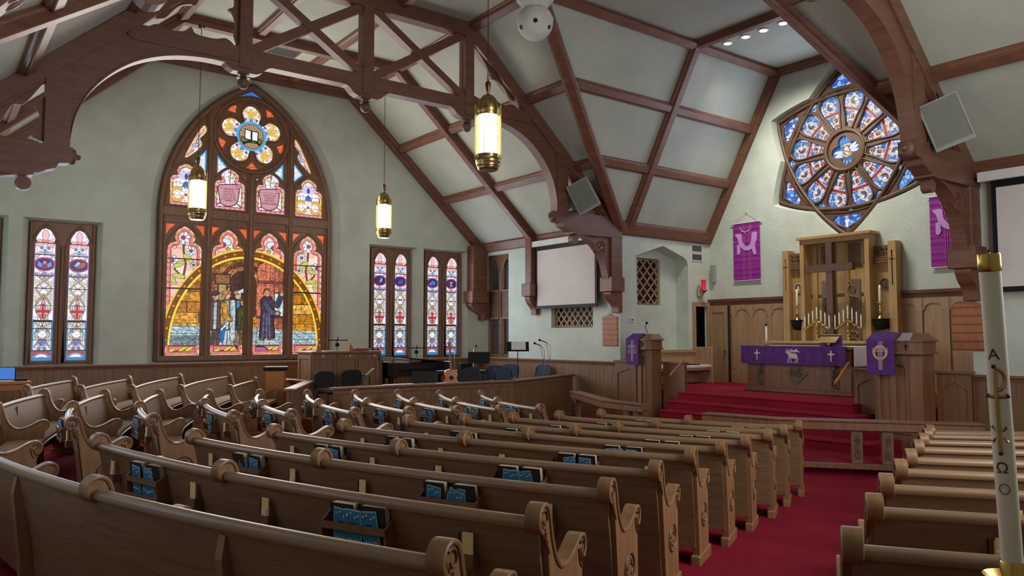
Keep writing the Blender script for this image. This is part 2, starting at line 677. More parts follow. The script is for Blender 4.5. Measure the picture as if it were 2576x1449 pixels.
def paint_lancet(x, t, var, hw, H, dim=False):
    """x in metres from the axis, t 0..1 up the light"""
    n = x / hw
    k = hw / H
    cv = Cv(n, t / k, (252, 250, 255))       # unit = half width in both directions
    K = 1 / k
    y = lambda q: q * K
    ln = (66, 56, 62)
    cv.lead(0.75, 0.035, (90, 84, 100))
    pale = [(255, 236, 238), (240, 240, 255), (255, 255, 250), (230, 226, 250)]
    idv, _ = cells(cv.x, cv.y, 0.75)
    for i in range(4):
        m = (idv * 4).astype(int) == i
        cv.mix(m & (cv.c[:, 0] > 200), pale[i], 0.8)
    tan = (176, 160, 124)
    T = np.linspace(0, 1, 40)
    for a_, b_, fq, ph in ((.10, .30, 1.0, 0), (.30, .50, .5, .25), (.42, .66, 1.0, .5)):
        for sg in (-1, 1):
            P = [(sg * .72 * math.cos(2 * PI * (fq * q + ph)), y(a_ + (b_ - a_) * q)) for q in T]
            cv.line(P, .06, tan, .03, ln)
    for a_, b_, fq, ph in ((.09, .29, 1.5, .2), (.43, .66, 1.5, .0), (.30, .42, .75, .4)):
        for sg in (-1, 1):
            P = [(sg * .5 * math.cos(2 * PI * (fq * q + ph)), y(a_ + (b_ - a_) * q)) for q in T]
            cv.line(P, .032, (196, 184, 150), .026, ln)
    for q, rr in ((.17, .3), (.27, .3), (.52, .28), (.585, .3), (.47, .3)):
        for sg in (-1, 1):
            cv.ring(sg * .74, y(q), rr, rr, .085, (190, 176, 140))
            cv.ell(sg * .74, y(q), .1, .1, (196, 214, 236), 0, .03, ln)
    # spear and jewelled cross
    P = [(0, y(.475)), (.2, y(.42)), (.3, y(.37)), (.18, y(.31)), (0, y(.255)), (-.18, y(.31)), (-.3, y(.37)), (-.2, y(.42))]
    cv.poly(P, (244, 178, 176), .035, ln)
    cv.ell(0, y(.368), .62, .33, (240, 164, 164), 0, .035, ln)
    for i in range(-3, 4):
        cv.ell(i * .19, y(.37), .1, .13, (206, 16, 52), 0, .03, (70, 6, 20))
        cv.ell(0, y(.37) + i * .24, .1, .12, (206, 16, 52), 0, .03, (70, 6, 20))
    # blue jewels
    for q in ((.5, .225), (-.5, .225), (.28, .088), (-.28, .088), (.33, .852), (-.33, .852), (0, .828)):
        cv.ell(q[0], y(q[1]), .15, .17, (42, 150, 196), 0, .03, (20, 40, 60))
    # palmette
    for a_ in (-.8, -.4, 0, .4, .8):
        cv.ell(.3 * math.sin(a_), y(.108) + .45 * math.cos(a_), .12, .34, (128, 128, 206), -a_, .03, ln)
    # swag
    for sg in (-1, 1):
        cv.line([(sg * .95, y(.655)), (sg * .5, y(.63)), (sg * .12, y(.66))], .07, (158, 150, 205), .03, ln)
    cv.ell(0, y(.645), .12, .3, (150, 140, 205), 0, .03, ln)
    # medallion
    cv.ell(0, y(.728), 1.0, .72, (214, 18, 74), 0, .05, (60, 6, 30))
    cv.ell(0, y(.728), .84, .58, (22, 42, 128), 0, .03, (20, 10, 40))
    mx, my = 0, y(.728)
    if var == 0:
        for sg in (-1, 1):
            cv.poly([(sg * .1, my - .1), (sg * .62, my + .35), (sg * .7, my - .2), (sg * .3, my - .4)], (110, 150, 205))
        cv.ell(0, my + .18, .17, .2, (190, 150, 140))
        cv.ell(0, my - .25, .3, .28, (120, 70, 84))
    elif var == 1:
        cv.ell(.12, my - .05, .5, .26, (150, 96, 60), .2)
        cv.ell(.45, my + .12, .24, .26, (160, 104, 60))
        cv.poly([(-.5, my - .1), (-.1, my + .46), (.2, my + .3), (-.1, my - .05)], (170, 190, 220))
    elif var == 2:
        cv.ell(-.05, my - .1, .4, .34, (86, 52, 52), .4)
        cv.poly([(0, my - .2), (.2, my + .45), (.42, my + .2), (.3, my - .2)], (150, 184, 226))
    elif var == 3:
        cv.ell(.1, my, .48, .24, (104, 70, 70), .5)
        cv.poly([(-.4, my - .3), (-.1, my + .1), (.5, my - .3)], (40, 110, 160))
    elif var == 4:
        cv.ell(.0, my - .1, .55, .28, (52, 104, 176), .3)
        cv.line([(-.5, my - .2), (0, my + .25), (.45, my - .1)], .07, (40, 170, 190))
    else:
        cv.poly([(-.32, my + .3), (.32, my + .3), (.1, my - .05), (.22, my - .42), (-.22, my - .42), (-.1, my - .05)], (196, 150, 60))
    # arches over the medallion and the head
    for rr in (.95, .68):
        P = [(rr * math.cos(q), y(.775) + rr * .75 * math.sin(q)) for q in np.linspace(.1, PI - .1, 16)]
        cv.line(P, .055, (196, 188, 220), .03, ln)
    for sg in (-1, 1):
        cv.ell(sg * .48, y(.885), .34, .42, (244, 176, 176), sg * .5, .045, (110, 90, 150))
    cv.ell(0, y(.905), .3, .22, (230, 140, 96), 0, .035, ln)
    cv.ell(0, y(.948), .3, .55, (246, 190, 194), 0, .05, (128, 110, 170))
    # foot
    cv.fill((t < .075), (196, 60, 44))
    cv.ell(0, -.05, .98, y(.062), (156, 140, 214), 0, .05, ln)
    cv.ell(0, -.02, .72, y(.048), (250, 250, 255), 0, .04, ln)
    if var % 2 == 0:
        cv.ell(0, y(.02), .4, .13, (150, 150, 150))
    cv.fill((t < .29) & (np.abs(n) > .84), (44, 134, 186))
    cv.fill((np.abs(t - .012) < .012), (44, 134, 200))
    for q in (.075, .155, .24, .415, .545, .64, .80, .89):
        cv.fill(np.abs(t - q) < .0028, (30, 26, 34))
    cv.fill(np.abs(t - .297) < .009, (16, 12, 14))
    cv.fill((np.abs(n) > .935) & (t > .29), (150, 156, 226))  # bluish glow along the edges, painted into the glass colour
    if dim:
        g = cv.c.mean(1, keepdims=True)
        cv.c = (g * 0.10 + 10) * np.array([[1.0, .95, .98]])
    return cv.out()


def paint_border(cv, shape_pts, wd, col, dots=None, inner=(226, 90, 150)):
    P = list(shape_pts) + [shape_pts[0]]
    d = cv.dist(P)
    cv.fill(d < wd, col)
    cv.fill(d < wd * .22, (255, 236, 240))
    cv.fill((d > wd * .86) & (d < wd * 1.12), (150, 70, 110))
    if dots:
        tot = 0
        for (x1, y1), (x2, y2) in zip(P[:-1], P[1:]):
            tot += math.hypot(x2 - x1, y2 - y1)
        n = int(tot / dots)
        k, acc, nxt = 0, 0, 0
        cxm = sum(p[0] for p in P) / len(P)
        cym = sum(p[1] for p in P) / len(P)
        for (x1, y1), (x2, y2) in zip(P[:-1], P[1:]):
            L = math.hypot(x2 - x1, y2 - y1)
            while nxt <= acc + L and L > 0:
                q = (nxt - acc) / L
                px, py = x1 + (x2 - x1) * q, y1 + (y2 - y1) * q
                dx, dy = cxm - px, cym - py
                l_ = math.hypot(dx, dy)
                cv.ell(px + dx / l_ * wd * .55, py + dy / l_ * wd * .55, wd * .33, wd * .33, (236, 150, 60), 0, wd * .1, (120, 50, 40))
                nxt += dots
            acc += L


def paint_scene(x, y, lights):
    """the four lower lights: x,y 0..1 over the whole picture (width 4.1, height 3.2 m)"""
    AS = 4.05 / 3.3
    X, Y = x * AS, y
    cv = Cv(X, Y, (250, 196, 176))
    idv = cv.lead(.075, .0042, (120, 60, 60))
    cv.mix(idv > .7, (255, 236, 228), .7)
    cx = .5 * AS
    rx, ry, y0 = .485 * AS, .755, .075
    E = ((X - cx) / rx) ** 2 + (np.maximum(Y - y0, 0) / ry) ** 2
    # branches and blossoms outside the arch
    for sg in (-1, 1):
        f = lambda a: cx + sg * a
        cv.line([(f(.40), .55), (f(.47), .60), (f(.455), .70), (f(.47), .80), (f(.475), .88)], .008, (110, 50, 40))
        cv.line([(f(.47), .60), (f(.53), .66), (f(.52), .72)], .007, (110, 50, 40))
        for (a, b, r_) in ((.476, .91, .04), (.42, .81, .028), (.55, .725, .036), (.40, .70, .02)):
            for q in range(7):
                an = q * 2 * PI / 7 + .2
                cv.ell(f(a) + r_ * .75 * math.cos(an), b + r_ * .75 * math.sin(an), r_ * .55, r_ * .3, (214, 240, 250), an, .004, (80, 90, 110))
            cv.ell(f(a), b, r_ * .36, r_ * .36, (190, 20, 40), 0, .003)
        for (a, b, an) in ((.44, .75, .7), (.50, .70, -.5), (.545, .58, 1.0), (.50, .61, .2)):
            cv.ell(f(a), b, .042, .016, (198, 206, 90), sg * an, .004, (90, 100, 40))
    for sg in (-1, 1):
        cv.ell(cx + sg * .17, .90, .035, .026, (206, 236, 246), sg * .4, .004)
        cv.ell(cx + sg * .195, .875, .022, .018, (190, 20, 40), 0, .004)
        cv.ell(cx + sg * .15, .83, .03, .012, (180, 186, 80), sg * 1.2, .004)
    # inside the arch: stone wall
    ins = (E < 1) & (Y > y0)
    rowh = .082
    row = np.floor(Y / rowh)
    bx = X / .19 + (np.mod(row, 2)) * .5 + h2(row, row) * .3
    bi = np.floor(bx)
    hv = h2(row, bi)
    stone = np.stack([186 + 66 * hv, 112 + 76 * hv, 22 + 56 * hv * hv], 1)
    n2, _ = cells(X, Y, .022)
    stone = stone * (0.82 + .3 * n2)[:, None]
    joint = (np.mod(Y, rowh) < .006) | (np.mod(bx, 1) < .03)
    stone[joint] = (52, 28, 8)
    cv.c[ins] = stone[ins]
    # gateway
    gx = .47 * AS
    for r_, c_ in ((.245, (132, 74, 40)), (.205, (170, 110, 46)), (.17, (104, 52, 30)), (.135, (190, 130, 60)), (.10, (84, 40, 26)), (.075, (58, 28, 22))):
        m = ins & (Y > .30) & (((X - gx) / r_) ** 2 + (np.maximum(Y - .58, 0) / (r_ * .95)) ** 2 < 1)
        cv.fill(m, c_)
    idg, dg_ = cells(X, Y, .05)
    gate = ins & (np.abs(X - gx) < .24) & (Y > .3)
    cv.c[gate] *= (0.8 + .4 * idg[gate])[:, None]
    cv.fill(gate & (dg_ < .004), (40, 20, 14))
    # capitals and columns
    for px, w_ in ((.345 * AS, .03), (.755 * AS, .026)):
        cv.poly([(px - w_, .1), (px + w_, .1), (px + w_, .56), (px - w_, .56)], (176, 146, 96), .004)
        cv.poly([(px - w_ * 1.7, .56), (px + w_ * 1.7, .56), (px + w_ * 1.9, .64), (px - w_ * 1.9, .64)], (150, 96, 50), .004)
    # plank door on the right
    dm = ins & (X > .555 * AS) & (X < .735 * AS) & (Y > .16) & (((X - .645 * AS) / .125) ** 2 + (np.maximum(Y - .62, 0) / .15) ** 2 < 1)
    cv.fill(dm, (190, 104, 74))
    pl = np.floor(X / .034)
    cv.c[dm] = cv.c[dm] * (.82 + .36 * h2(pl, pl + 3)[dm])[:, None]
    cv.fill(dm & (np.mod(X, .034) < .004), (80, 34, 26))
    for yy in (.59, .30):
        cv.fill(dm & (np.abs(Y - yy) < .014), (120, 60, 50))
    # pavement
    fl = ins & (Y < .235 - .05 * (X / AS))
    cv.fill(fl, (176, 206, 214))
    u_ = X + (Y - .2) * 1.6
    cv.fill(fl & ((np.mod(Y * (1.6 - Y), .034) < .004) | (np.mod(u_, .085) < .006)), (52, 66, 74))
    cv.mix(fl & (Y < .155) & (X < .33 * AS), (96, 110, 116), .7)
    # notice being nailed up
    cv.poly([(.668 * AS, .31), (.728 * AS, .31), (.728 * AS, .505), (.668 * AS, .505)], (214, 232, 240), .004)
    # monk
    mx = .618 * AS
    cv.poly([(mx - .05, .135), (mx - .04, .34), (mx - .048, .44), (mx - .02, .475), (mx + .035, .47), (mx + .06, .42), (mx + .05, .33), (mx + .07, .135)], (58, 52, 74), .005)
    for q in (-.025, .005, .03):
        cv.line([(mx + q, .14), (mx + q * .7, .33)], .005, (110, 104, 140))
    cv.line([(mx + .03, .43), (mx + .085, .40), (mx + .115, .485)], .02, (66, 60, 84), .004)
    cv.line([(mx - .01, .42), (mx + .04, .34), (mx + .09, .335)], .018, (84, 80, 110), .004)
    cv.ell(mx + .12, .495, .014, .016, (214, 160, 130))
    cv.ell(mx + .085, .335, .014, .012, (200, 150, 120))
    cv.ell(mx, .505, .026, .032, (206, 150, 118), 0, .004)
    cv.poly([(mx - .028, .505), (mx - .02, .54), (mx + .018, .542), (mx + .026, .515), (mx, .525)], (88, 62, 50))
    for q in (-.03, .035):
        cv.ell(mx + q, .126, .022, .01, (150, 80, 56), 0, .003)
    # onlookers
    def man(px, hy, coat, under, legs, hat):
        cv.line([(px - .012, .09), (px - .01, .24)], .012, legs, .003)
        cv.line([(px + .022, .09), (px + .02, .24)], .012, legs, .003)
        cv.poly([(px - .045, .2), (px - .05, hy - .06), (px - .02, hy - .03), (px + .03, hy - .03), (px + .05, hy - .07), (px + .05, .2)], coat, .004)
        cv.poly([(px - .012, .2), (px - .012, hy - .04), (px + .016, hy - .04), (px + .016, .2)], under, .003)
        cv.ell(px, hy, .022, .03, (214, 164, 128), 0, .003)
        cv.ell(px - .004, hy + .024, .032, .016, hat, .2, .003)
    man(.305 * AS, .46, (120, 60, 60), (170, 196, 206), (90, 60, 60), (60, 44, 44))
    man(.44 * AS, .475, (44, 84, 140), (60, 140, 190), (140, 110, 80), (170, 140, 90))
    man(.475 * AS, .42, (60, 70, 40), (150, 150, 40), (120, 84, 60), (120, 80, 60))
    man(.375 * AS, .47, (206, 150, 46), (184, 206, 206), (196, 210, 214), (190, 120, 70))
    cv.line([(.378 * AS - .04, .12), (.378 * AS - .03, .22)], .018, (30, 110, 170), .003)
    cv.line([(.41 * AS, .13), (.41 * AS, .42)], .017, (186, 206, 210), .004)
    cv.line([(.36 * AS, .40), (.365 * AS, .31), (.395 * AS, .28)], .018, (206, 146, 40), .004)
    cv.line([(.345 * AS, .20), (.385 * AS, .26)], .006, (214, 226, 230), .003)
    cv.line([(.45 * AS, .50), (.475 * AS, .52), (.487 * AS, .47)], .012, (236, 244, 250), .003)
    # brushwork of the glass painter
    nb, _ = cells(X * 1.3, Y, .016)
    inn = E < .9
    cv.c[inn] = cv.c[inn] * (.84 + .3 * nb[inn])[:, None]
    _, lb = cells(X, Y, .062)
    mL = inn & (lb < .0028)
    cv.c[mL] = cv.c[mL] * .35
    # arch band
    b1 = (E > .86) & (E < 1.06) & (Y > y0)
    cv.fill(b1, (116, 62, 12))
    cv.fill((E > .86) & (E < .90) & (Y > y0), (250, 226, 40))
    cv.fill((E > 1.02) & (E < 1.06) & (Y > y0), (240, 206, 30))
    for i in range(26):
        a = PI * (i + .5) / 26
        cv.ell(cx + rx * .979 * math.cos(a), y0 + ry * .979 * math.sin(a), .0085, .0085, (236, 130, 30))
    # predella with leafy boughs and a scroll
    bt = Y < .075
    cv.fill(bt, (230, 122, 112))
    cv.fill(np.abs(Y - .074) < .006, (130, 40, 30))
    for i in range(4):
        bx_ = (.10 + .26 * i) * AS
        cv.line([(bx_ - .09, .018), (bx_, .035), (bx_ + .1, .05)], .006, (96, 40, 30))
        for q in (-.05, .03, .075):
            cv.ell(bx_ + q, .035 + (q > 0) * .014, .03, .009, (214, 214, 70), .5, .003, (110, 90, 30))
    cv.poly([(.43 * AS, .062), (.61 * AS, .062), (.645 * AS, .022), (.46 * AS, .022)], (170, 96, 140), .004)
    # borders of the four lights
    for sh in lights:
        P = [((p[0]) * AS, p[1]) for p in sh]
        m = (E > 1.06) | (Y < y0)
        keep = cv.c.copy()
        paint_border(cv, P, .027, (240, 130, 110), .055)
        cv.c[~m] = keep[~m]
    cv.fill((np.mod(Y + .02, .145) < .0035), (34, 18, 14))
    for yb, xa, xb in ((.515, 0, .25), (.515, .78, 1.02), (.745, 0, .25), (.745, .78, 1.02)):
        cv.fill((np.abs(Y - yb) < .0055) & (X > xa * AS) & (X < xb * AS), (18, 10, 10))
    return cv.out()


def paint_top(x, y, sh, scroll):
    """upper lights, metres relative to the light's foot centre"""
    cv = Cv(x, y, (255, 250, 252))
    cv.lead(.11, .009, (150, 120, 140))
    paint_border(cv, sh, .07, (236, 150, 196), .13)
    if scroll:
        cv.line([(-.30, .10), (0, .32), (.3, .08)], .014, (90, 44, 36))
        cv.line([(0, .6), (.02, 1.0), (-.02, 1.12)], .010, (96, 70, 50))
        for (a, b, an) in ((-.09, 1.0, 2.4), (.1, .98, .7), (-.08, .86, 2.6), (.1, .82, .5), (.31, .52, 1.0), (-.33, .34, 2), (.33, .28, 1.2), (-.3, .6, 2.2), (.05, 1.14, 1.2)):
            cv.ell(a, b, .075, .022, (214, 216, 120), an, .006, (110, 110, 60))
        P = cat_rom([(-.28, .56), (-.1, .62), (.2, .64), (.24, .56), (.22, .3), (.16, .15), (-.02, .08), (-.2, .14), (-.24, .3)], 4, True)
        cv.poly(P, (206, 150, 158), .012, (70, 30, 36))
        cv.ell(.22, .6, .055, .05, (196, 138, 146), 0, .010, (70, 30, 36))
    else:
        for sg in (-1, 1):
            P = [(sg * (.2 + .14 * math.cos(q)), .26 + .15 * math.sin(q)) for q in np.linspace(-2.6, 2.2, 14)]
            cv.line(P, .032, (232, 180, 60), .008, (120, 80, 40))
            cv.line([(sg * .34, .34), (sg * .36, .5), (sg * .3, .58)], .024, (240, 206, 120), .008, (120, 90, 50))
            P = [(sg * (.07 + .06 * math.cos(q)), 1.0 + .06 * math.sin(q)) for q in np.linspace(-3.0, 2.4, 12)]
            cv.line(P, .018, (222, 190, 90), .006, (120, 80, 40))
            for a in (.3, .7, 1.1):
                cv.ell(sg * .11 * math.sin(a) * 1.3, .62 + .13 * math.cos(a), .03, .10, (214, 214, 246), -sg * a, .006, (110, 110, 160))
        for a in (-.5, -.2, .2, .5):
            cv.ell(.1 * math.sin(a), .60 - .11 * math.cos(a), .022, .085, (64, 120, 200), a, .006, (30, 40, 80))
        cv.ell(0, .70, .032, .07, (90, 50, 170), 0, .006)
        cv.ell(0, 1.1, .026, .06, (60, 150, 206), 0, .006)
        cv.ell(0, .26, .03, .03, (220, 60, 70), 0, .006)
    cv.fill(np.mod(y + .06, .29) < .008, (60, 36, 44))
    return cv.out()


def paint_petal5(x, y):
    """r,theta petals of the small rose: x,y metres from the centre"""
    cv = Cv(x, y, (255, 246, 250))
    cv.lead(.12, .009, (150, 120, 140))
    an_ = np.arctan2(y, x) - (PI / 2 + .03 + PI / 5)
    out_ = (np.cos(5 * an_) > .2) & (np.hypot(x, y) > .63)
    cv.fill(out_, (232, 104, 62))
    cv.lead(.13, .007, (90, 30, 24), out_)
    for i in range(5):
        a = PI / 2 + .03 + i * 2 * PI / 5
        d, p = (math.cos(a), math.sin(a)), (-math.sin(a), math.cos(a))
        q = lambda r_, s_: (d[0] * r_ + p[0] * s_, d[1] * r_ + p[1] * s_)
        for sg in (-1, 1):
            cv.line([q(.44, sg * .02), q(.58, sg * .07), q(.68, sg * .16), q(.60, sg * .24), q(.52, sg * .20)], .026, (240, 200, 90), .008, (130, 90, 40))
            cv.ell(*q(.42, sg * .14), .03, .03, (190, 60, 80), 0, .007)
            cv.ell(*q(.40, sg * .07), .05, .05, (206, 214, 246), 0, .007, (110, 120, 170))
        cv.ell(*q(.62, 0), .09, .045, (244, 196, 70), a, .008, (130, 90, 40))
        cv.ell(*q(.40, 0), .04, .04, (130, 120, 210), 0, .007)
    return cv.out()


def paint_book(x, y):
    cv = Cv(x, y, (176, 160, 110))
    an = np.arctan2(y - .0, x)
    cv.fill(np.mod(an * 14 / PI, 1) < .22, (76, 62, 40))
    cv.poly([(-.26, -.16), (.26, -.16), (.26, -.04), (-.26, -.04)], (90, 130, 50), .01)
    cv.line([(-.2, -.2), (.06, -.08), (.24, -.22)], .028, (24, 22, 20))
    cv.line([(.18, -.05), (-.06, -.12), (-.22, -.24)], .022, (24, 22, 20))
    cv.poly([(-.17, -.07), (-.01, -.10), (-.01, .14), (-.16, .17)], (255, 255, 255), .013)
    cv.poly([(.01, -.10), (.16, -.11), (.17, .13), (.01, .14)], (246, 250, 255), .013)
    r_ = np.hypot(x, y)
    cv.fill(r_ > .30, (196, 30, 90))
    cv.fill(r_ > .325, (20, 190, 226))
    return cv.out()


def paint_rose_petal(x, y):
    """chancel rose: one petal, x across, y along the radius in metres (0 = inner end, .9 = outer)"""
    cv = Cv(x, y, (190, 204, 244))
    idv, dd = cells(x, y, .085)
    cols = [(48, 120, 206), (150, 176, 240), (196, 206, 250), (84, 140, 220), (226, 232, 255)]
    for i, c in enumerate(cols):
        cv.fill((idv * 5).astype(int) == i, c)
    cv.fill(dd < .009, (44, 44, 74))
    for cy, r_, sg in ((.68, .115, 1), (.30, .075, -1), (.12, .042, 1)):
        P = [(sg * (r_ * (1 - .12 * q) * math.cos(q)), cy + r_ * (1 - .12 * q) * math.sin(q)) for q in np.linspace(-2.2, 3.6, 20)]
        cv.line(P, .015, (244, 226, 160), .007, (40, 40, 70))
        P = [(sg * (r_ * .62 * math.cos(q)), cy + r_ * .62 * math.sin(q)) for q in np.linspace(-1.6, 1.4, 10)]
        cv.line(P, .011, (140, 24, 50), .005)
        if cy < .5:
            cv.ell(0, cy + .02, .028, .028, (240, 70, 30), 0, .007)
    cv.fill(y > .865, (40, 130, 200))
    m = np.abs(y - .47 - .12 * x) < .030
    cv.fill(np.abs(y - .47 - .12 * x) < .040, (236, 180, 60))
    cv.fill(m, (164, 8, 30))
    cv.fill(m & (np.mod(x, .055) < .009), (60, 0, 10))
    return cv.out()


def paint_blue(x, y):
    cv = Cv(x, y, (60, 130, 226))
    idv, dd = cells(x, y, .1)
    cols = [(40, 110, 220), (150, 190, 250), (230, 236, 255), (90, 160, 240), (60, 90, 190)]
    for i, c in enumerate(cols):
        cv.fill((idv * 5).astype(int) == i, c)
    id2, d_2 = cells(x + 3, y + 5, .33)
    k = d_2 > .2
    cv.fill(k & (id2 > .5), (220, 60, 90))
    cv.fill(dd < .009, (30, 30, 70))
    return cv.out()


def paint_quatrefoil(x, y):
    cv = Cv(x, y, (30, 100, 190))
    idv, dd = cells(x, y, .08)
    cv.mix(idv > .6, (70, 150, 230), .7)
    cv.fill(dd < .006, (16, 30, 80))
    for an in (.35, .35 + PI):
        for q in (-.35, 0, .3):
            cv.ell(.2 * math.cos(an + q), .2 * math.sin(an + q) - .02, .11, .035, (226, 236, 255), an + q, .006, (40, 60, 120))
    cv.line([(-.08, .12), (.02, .15), (.1, .13)], .02, (250, 206, 90), .006)
    cv.line([(-.1, -.1), (0, -.14), (.1, -.09)], .022, (250, 190, 60), .006)
    cv.ell(0, 0, .06, .1, (240, 226, 200), .2, .006)
    cv.line([(-.05, .0), (.08, -.05)], .02, (230, 130, 40))
    for q in np.linspace(-1.1, 1.1, 7):
        cv.line([(.2 * math.sin(q), -.18 - .06 * math.cos(q)), (.27 * math.sin(q), -.2 - .12 * math.cos(q))], .008, (230, 240, 255))
        cv.line([(.16 * math.sin(q), .2 + .03 * math.cos(q)), (.24 * math.sin(q), .22 + .09 * math.cos(q))], .008, (120, 200, 250))
    r_ = np.hypot(x, y)
    P = [((.20 + .16 * abs(math.cos(2 * (a - .17)))) * math.cos(a), (.20 + .16 * abs(math.cos(2 * (a - .17)))) * math.sin(a)) for a in np.linspace(0, 2 * PI, 60)]
    cv.fill(~cv.pm(P), (196, 110, 190))
    return cv.out()
# ------------------------------------------------------------------ room constants (metres; x = u along the nave width, y = v toward the great window)
U0, U1, V0, V1 = -0.35, 13.45, -0.40, 19.2
UA = 16.85                      # altar wall
VC0, VC1 = 5.45, 13.35          # chancel side walls
ZE, ZF = 4.64, 8.62             # eave and flat ceiling (plaster)
UB0, UB1 = 4.0, 9.1             # edges of the flat ceiling
VB0, VB1 = 7.65, 11.15          # edges of the chancel flat
CX, CY = 15.0, 9.4              # centre of the curved pews


def floor_z(u, v):
    return 0.04 * max(0.0, math.hypot(u - CX, v - CY) - 7.0)


def polar(r, a):
    a = R(a)
    return (CX - r * math.cos(a), CY + r * math.sin(a))


# floor: gently dished carpet
mb = MB()
nu, nv = 56, 78
for i in range(nu + 1):
    for j in range(nv + 1):
        u = U0 + (U1 - U0) * i / nu
        v = V0 + (V1 - V0) * j / nv
        mb.v.append((u, v, floor_z(u, v)))
for i in range(nu):
    for j in range(nv):
        a = i * (nv + 1) + j
        mb.f.append((a, a + nv + 1, a + nv + 2, a + 1))
        mb.m.append(0)
o = mb.build('floor', CARPET)
tag(o, 'deep red carpet sloping down to the chancel', 'floor', kind='structure')

# chancel platform and its steps, carpeted
LV = [(10.15, 5.0, 12.6, 0.16), (11.70, VC0, VC1, 0.32), (12.15, VC0, VC1, 0.48), (12.55, VC0, VC1, 0.64), (13.02, VC0, VC1, 0.80)]
st = thing('chancel_steps', 'red carpeted steps rising to the altar platform', 'steps', (13, 9.4, 0), kind='structure')
for k, (ue, va, vb, z) in enumerate(LV):
    mb = MB()
    if k == 0:
        out = [(10.15, 6.9), (10.0, 8.0), (10.0, 9.7), (10.15, 10.8), (11.5, 13.3), (U1, 13.3), (U1, 4.6), (12.0, 4.6), (11.75, 4.75)]
    elif k == 4:
        out = [(ue, 7.25), (ue, 11.2), (13.3, 11.2), (13.3, VC1), (UA, VC1), (UA, VC0), (13.3, VC0), (13.3, 7.25)]
    else:
        out = rect(ue, 13.4, (0, 6.25, 6.6, 6.95)[k], (0, 10.75, 10.95, 11.1)[k])
    mb.prism(out, [], 0.0, z, FZ(0))
    s_ = mb.build('step', CARPET, st)
    mb = MB()
    if k:
        mb.tube([(ue + .004, (0, 6.25, 6.6, 6.95, 7.25)[k], z - .02), (ue + .004, (0, 10.75, 10.95, 11.1, 11.2)[k], z - .02)], .022, 8)
        mb.build('nosing', CARPET, s_, smooth=60)
mb = MB()
mb.prism([(9.94, 9.75), (9.94, 7.95), (10.1, 6.85), (11.72, 4.7), (11.9, 4.5)] + [(11.84, 4.46), (11.64, 4.62), (10.02, 6.8), (9.86, 7.93), (9.86, 9.75)], [], 0.10, 0.165, FZ(0))
mb.build('trim_1', PULP)
tag(bpy.data.objects['trim_1'], 'oak nosing along the edge of the communion platform', 'trim', kind='structure')

# raised wooden choir floor
mb = MB()
mb.prism([(6.3, 13.75), (10.35, 13.75), (13.4, 15.1), (13.4, 19.15), (5.9, 19.15), (5.5, 17.0)], [], 0.0, 0.38, FZ(0))
o = mb.build('floor_choir', WOODO)
tag(o, 'raised wooden choir floor under the piano', 'floor', kind='structure')

# ---- walls
SC = lambda x: x * (19.45 / 19.2)
WIN = [('window_2', 0.65), ('window_3', 2.42), ('window_4', 10.5), ('window_5', 12.22)]
gable = [(U0, 0), (U1, 0), (U1, ZE + .1), (UB1, ZF + .1), (UB0, ZF + .1), (U0, ZE + .1)]
big_open = parch(6.5, 2.36, 1.36, 4.95, 3.50, 14)
holes = [big_open] + [rect(c - .78, c + .74, 1.36, 4.52) for _, c in WIN]
fr = FV(V1)
mb = MB()
mb.prism(gable, holes, 0.0, -0.06, fr)


def loft(mb, A, fa, B, fb):
    n = len(A)
    mb.add([fa(*p) for p in A] + [fb(*p) for p in B], [(i, (i + 1) % n, (i + 1) % n + n, i + n) for i in range(n)])


f0 = lambda a, b: Vector((a, V1 + .0, b))
f1 = lambda a, b: Vector((a, V1 + .30, b))
loft(mb, big_open, f0, parch(6.5, 2.16, 1.40, 4.95, 3.45, 14), f1)
for _, c in WIN:
    loft(mb, rect(c - .78, c + .74, 1.36, 4.52), f0, rect(c - .62, c + .62, 1.38, 4.46), f1)
o = mb.build('wall_left', WALL)
tag(o, 'pale sage plaster gable wall around the great stained window', 'wall', kind='structure')

# rear gable opening for the window added with the fill light
# rear gable and the side wall behind the camera close the room
frB = lambda a, b, c: Vector((a, V0 + c, b))
rear_o = parch(6.5, 2.1, 1.5, 4.95, 3.3, 14)
mb = MB()
mb.prism(gable, [rear_o], 0.0, -0.06, frB)
o = mb.build('wall_rear', WALL)
tag(o, 'plain sage plaster gable wall behind the pews', 'wall', kind='structure')
mb = MB()
mb.prism(rect(V0, V1, 0, ZE + .1), [rect(v_ - .55, v_ + .55, 1.5, 4.3) for v_ in (5.2, 9.4, 13.6)], 0.0, 0.06, lambda a, b, c: Vector((U0 - c, a, b)))
o = mb.build('wall_back', WALL)
tag(o, 'sage plaster side wall opposite the chancel', 'wall', kind='structure')

# the wall with the projection screens, both sides of the chancel
mb = MB()
fr = FU(U1)
hl = rect(17.82, 19.02, 1.38, 4.40)
hg = rect(14.30, 15.92, 2.22, 3.2)
mb.prism(rect(VC1, V1, 0, ZE + .1), [hl, hg], 0, -.06, fr)
g0 = lambda a, b: Vector((U1 + .06, a, b))
g1 = lambda a, b: Vector((U1 + .28, a, b))
loft(mb, hl, g0, hl, g1)
loft(mb, hg, g0, hg, g1)
mb.add([g1(*p) for p in hg], [(0, 1, 2, 3)])
o = mb.build('wall_right', WALL)
tag(o, 'sage plaster wall behind the left projection screen', 'wall', kind='structure')
mb = MB()
mb.prism(rect(V0, VC0, 0, ZE + .1), [], 0, -.06, fr)
o = mb.build('wall_front', WALL)
tag(o, 'sage plaster wall behind the right projection screen', 'wall', kind='structure')

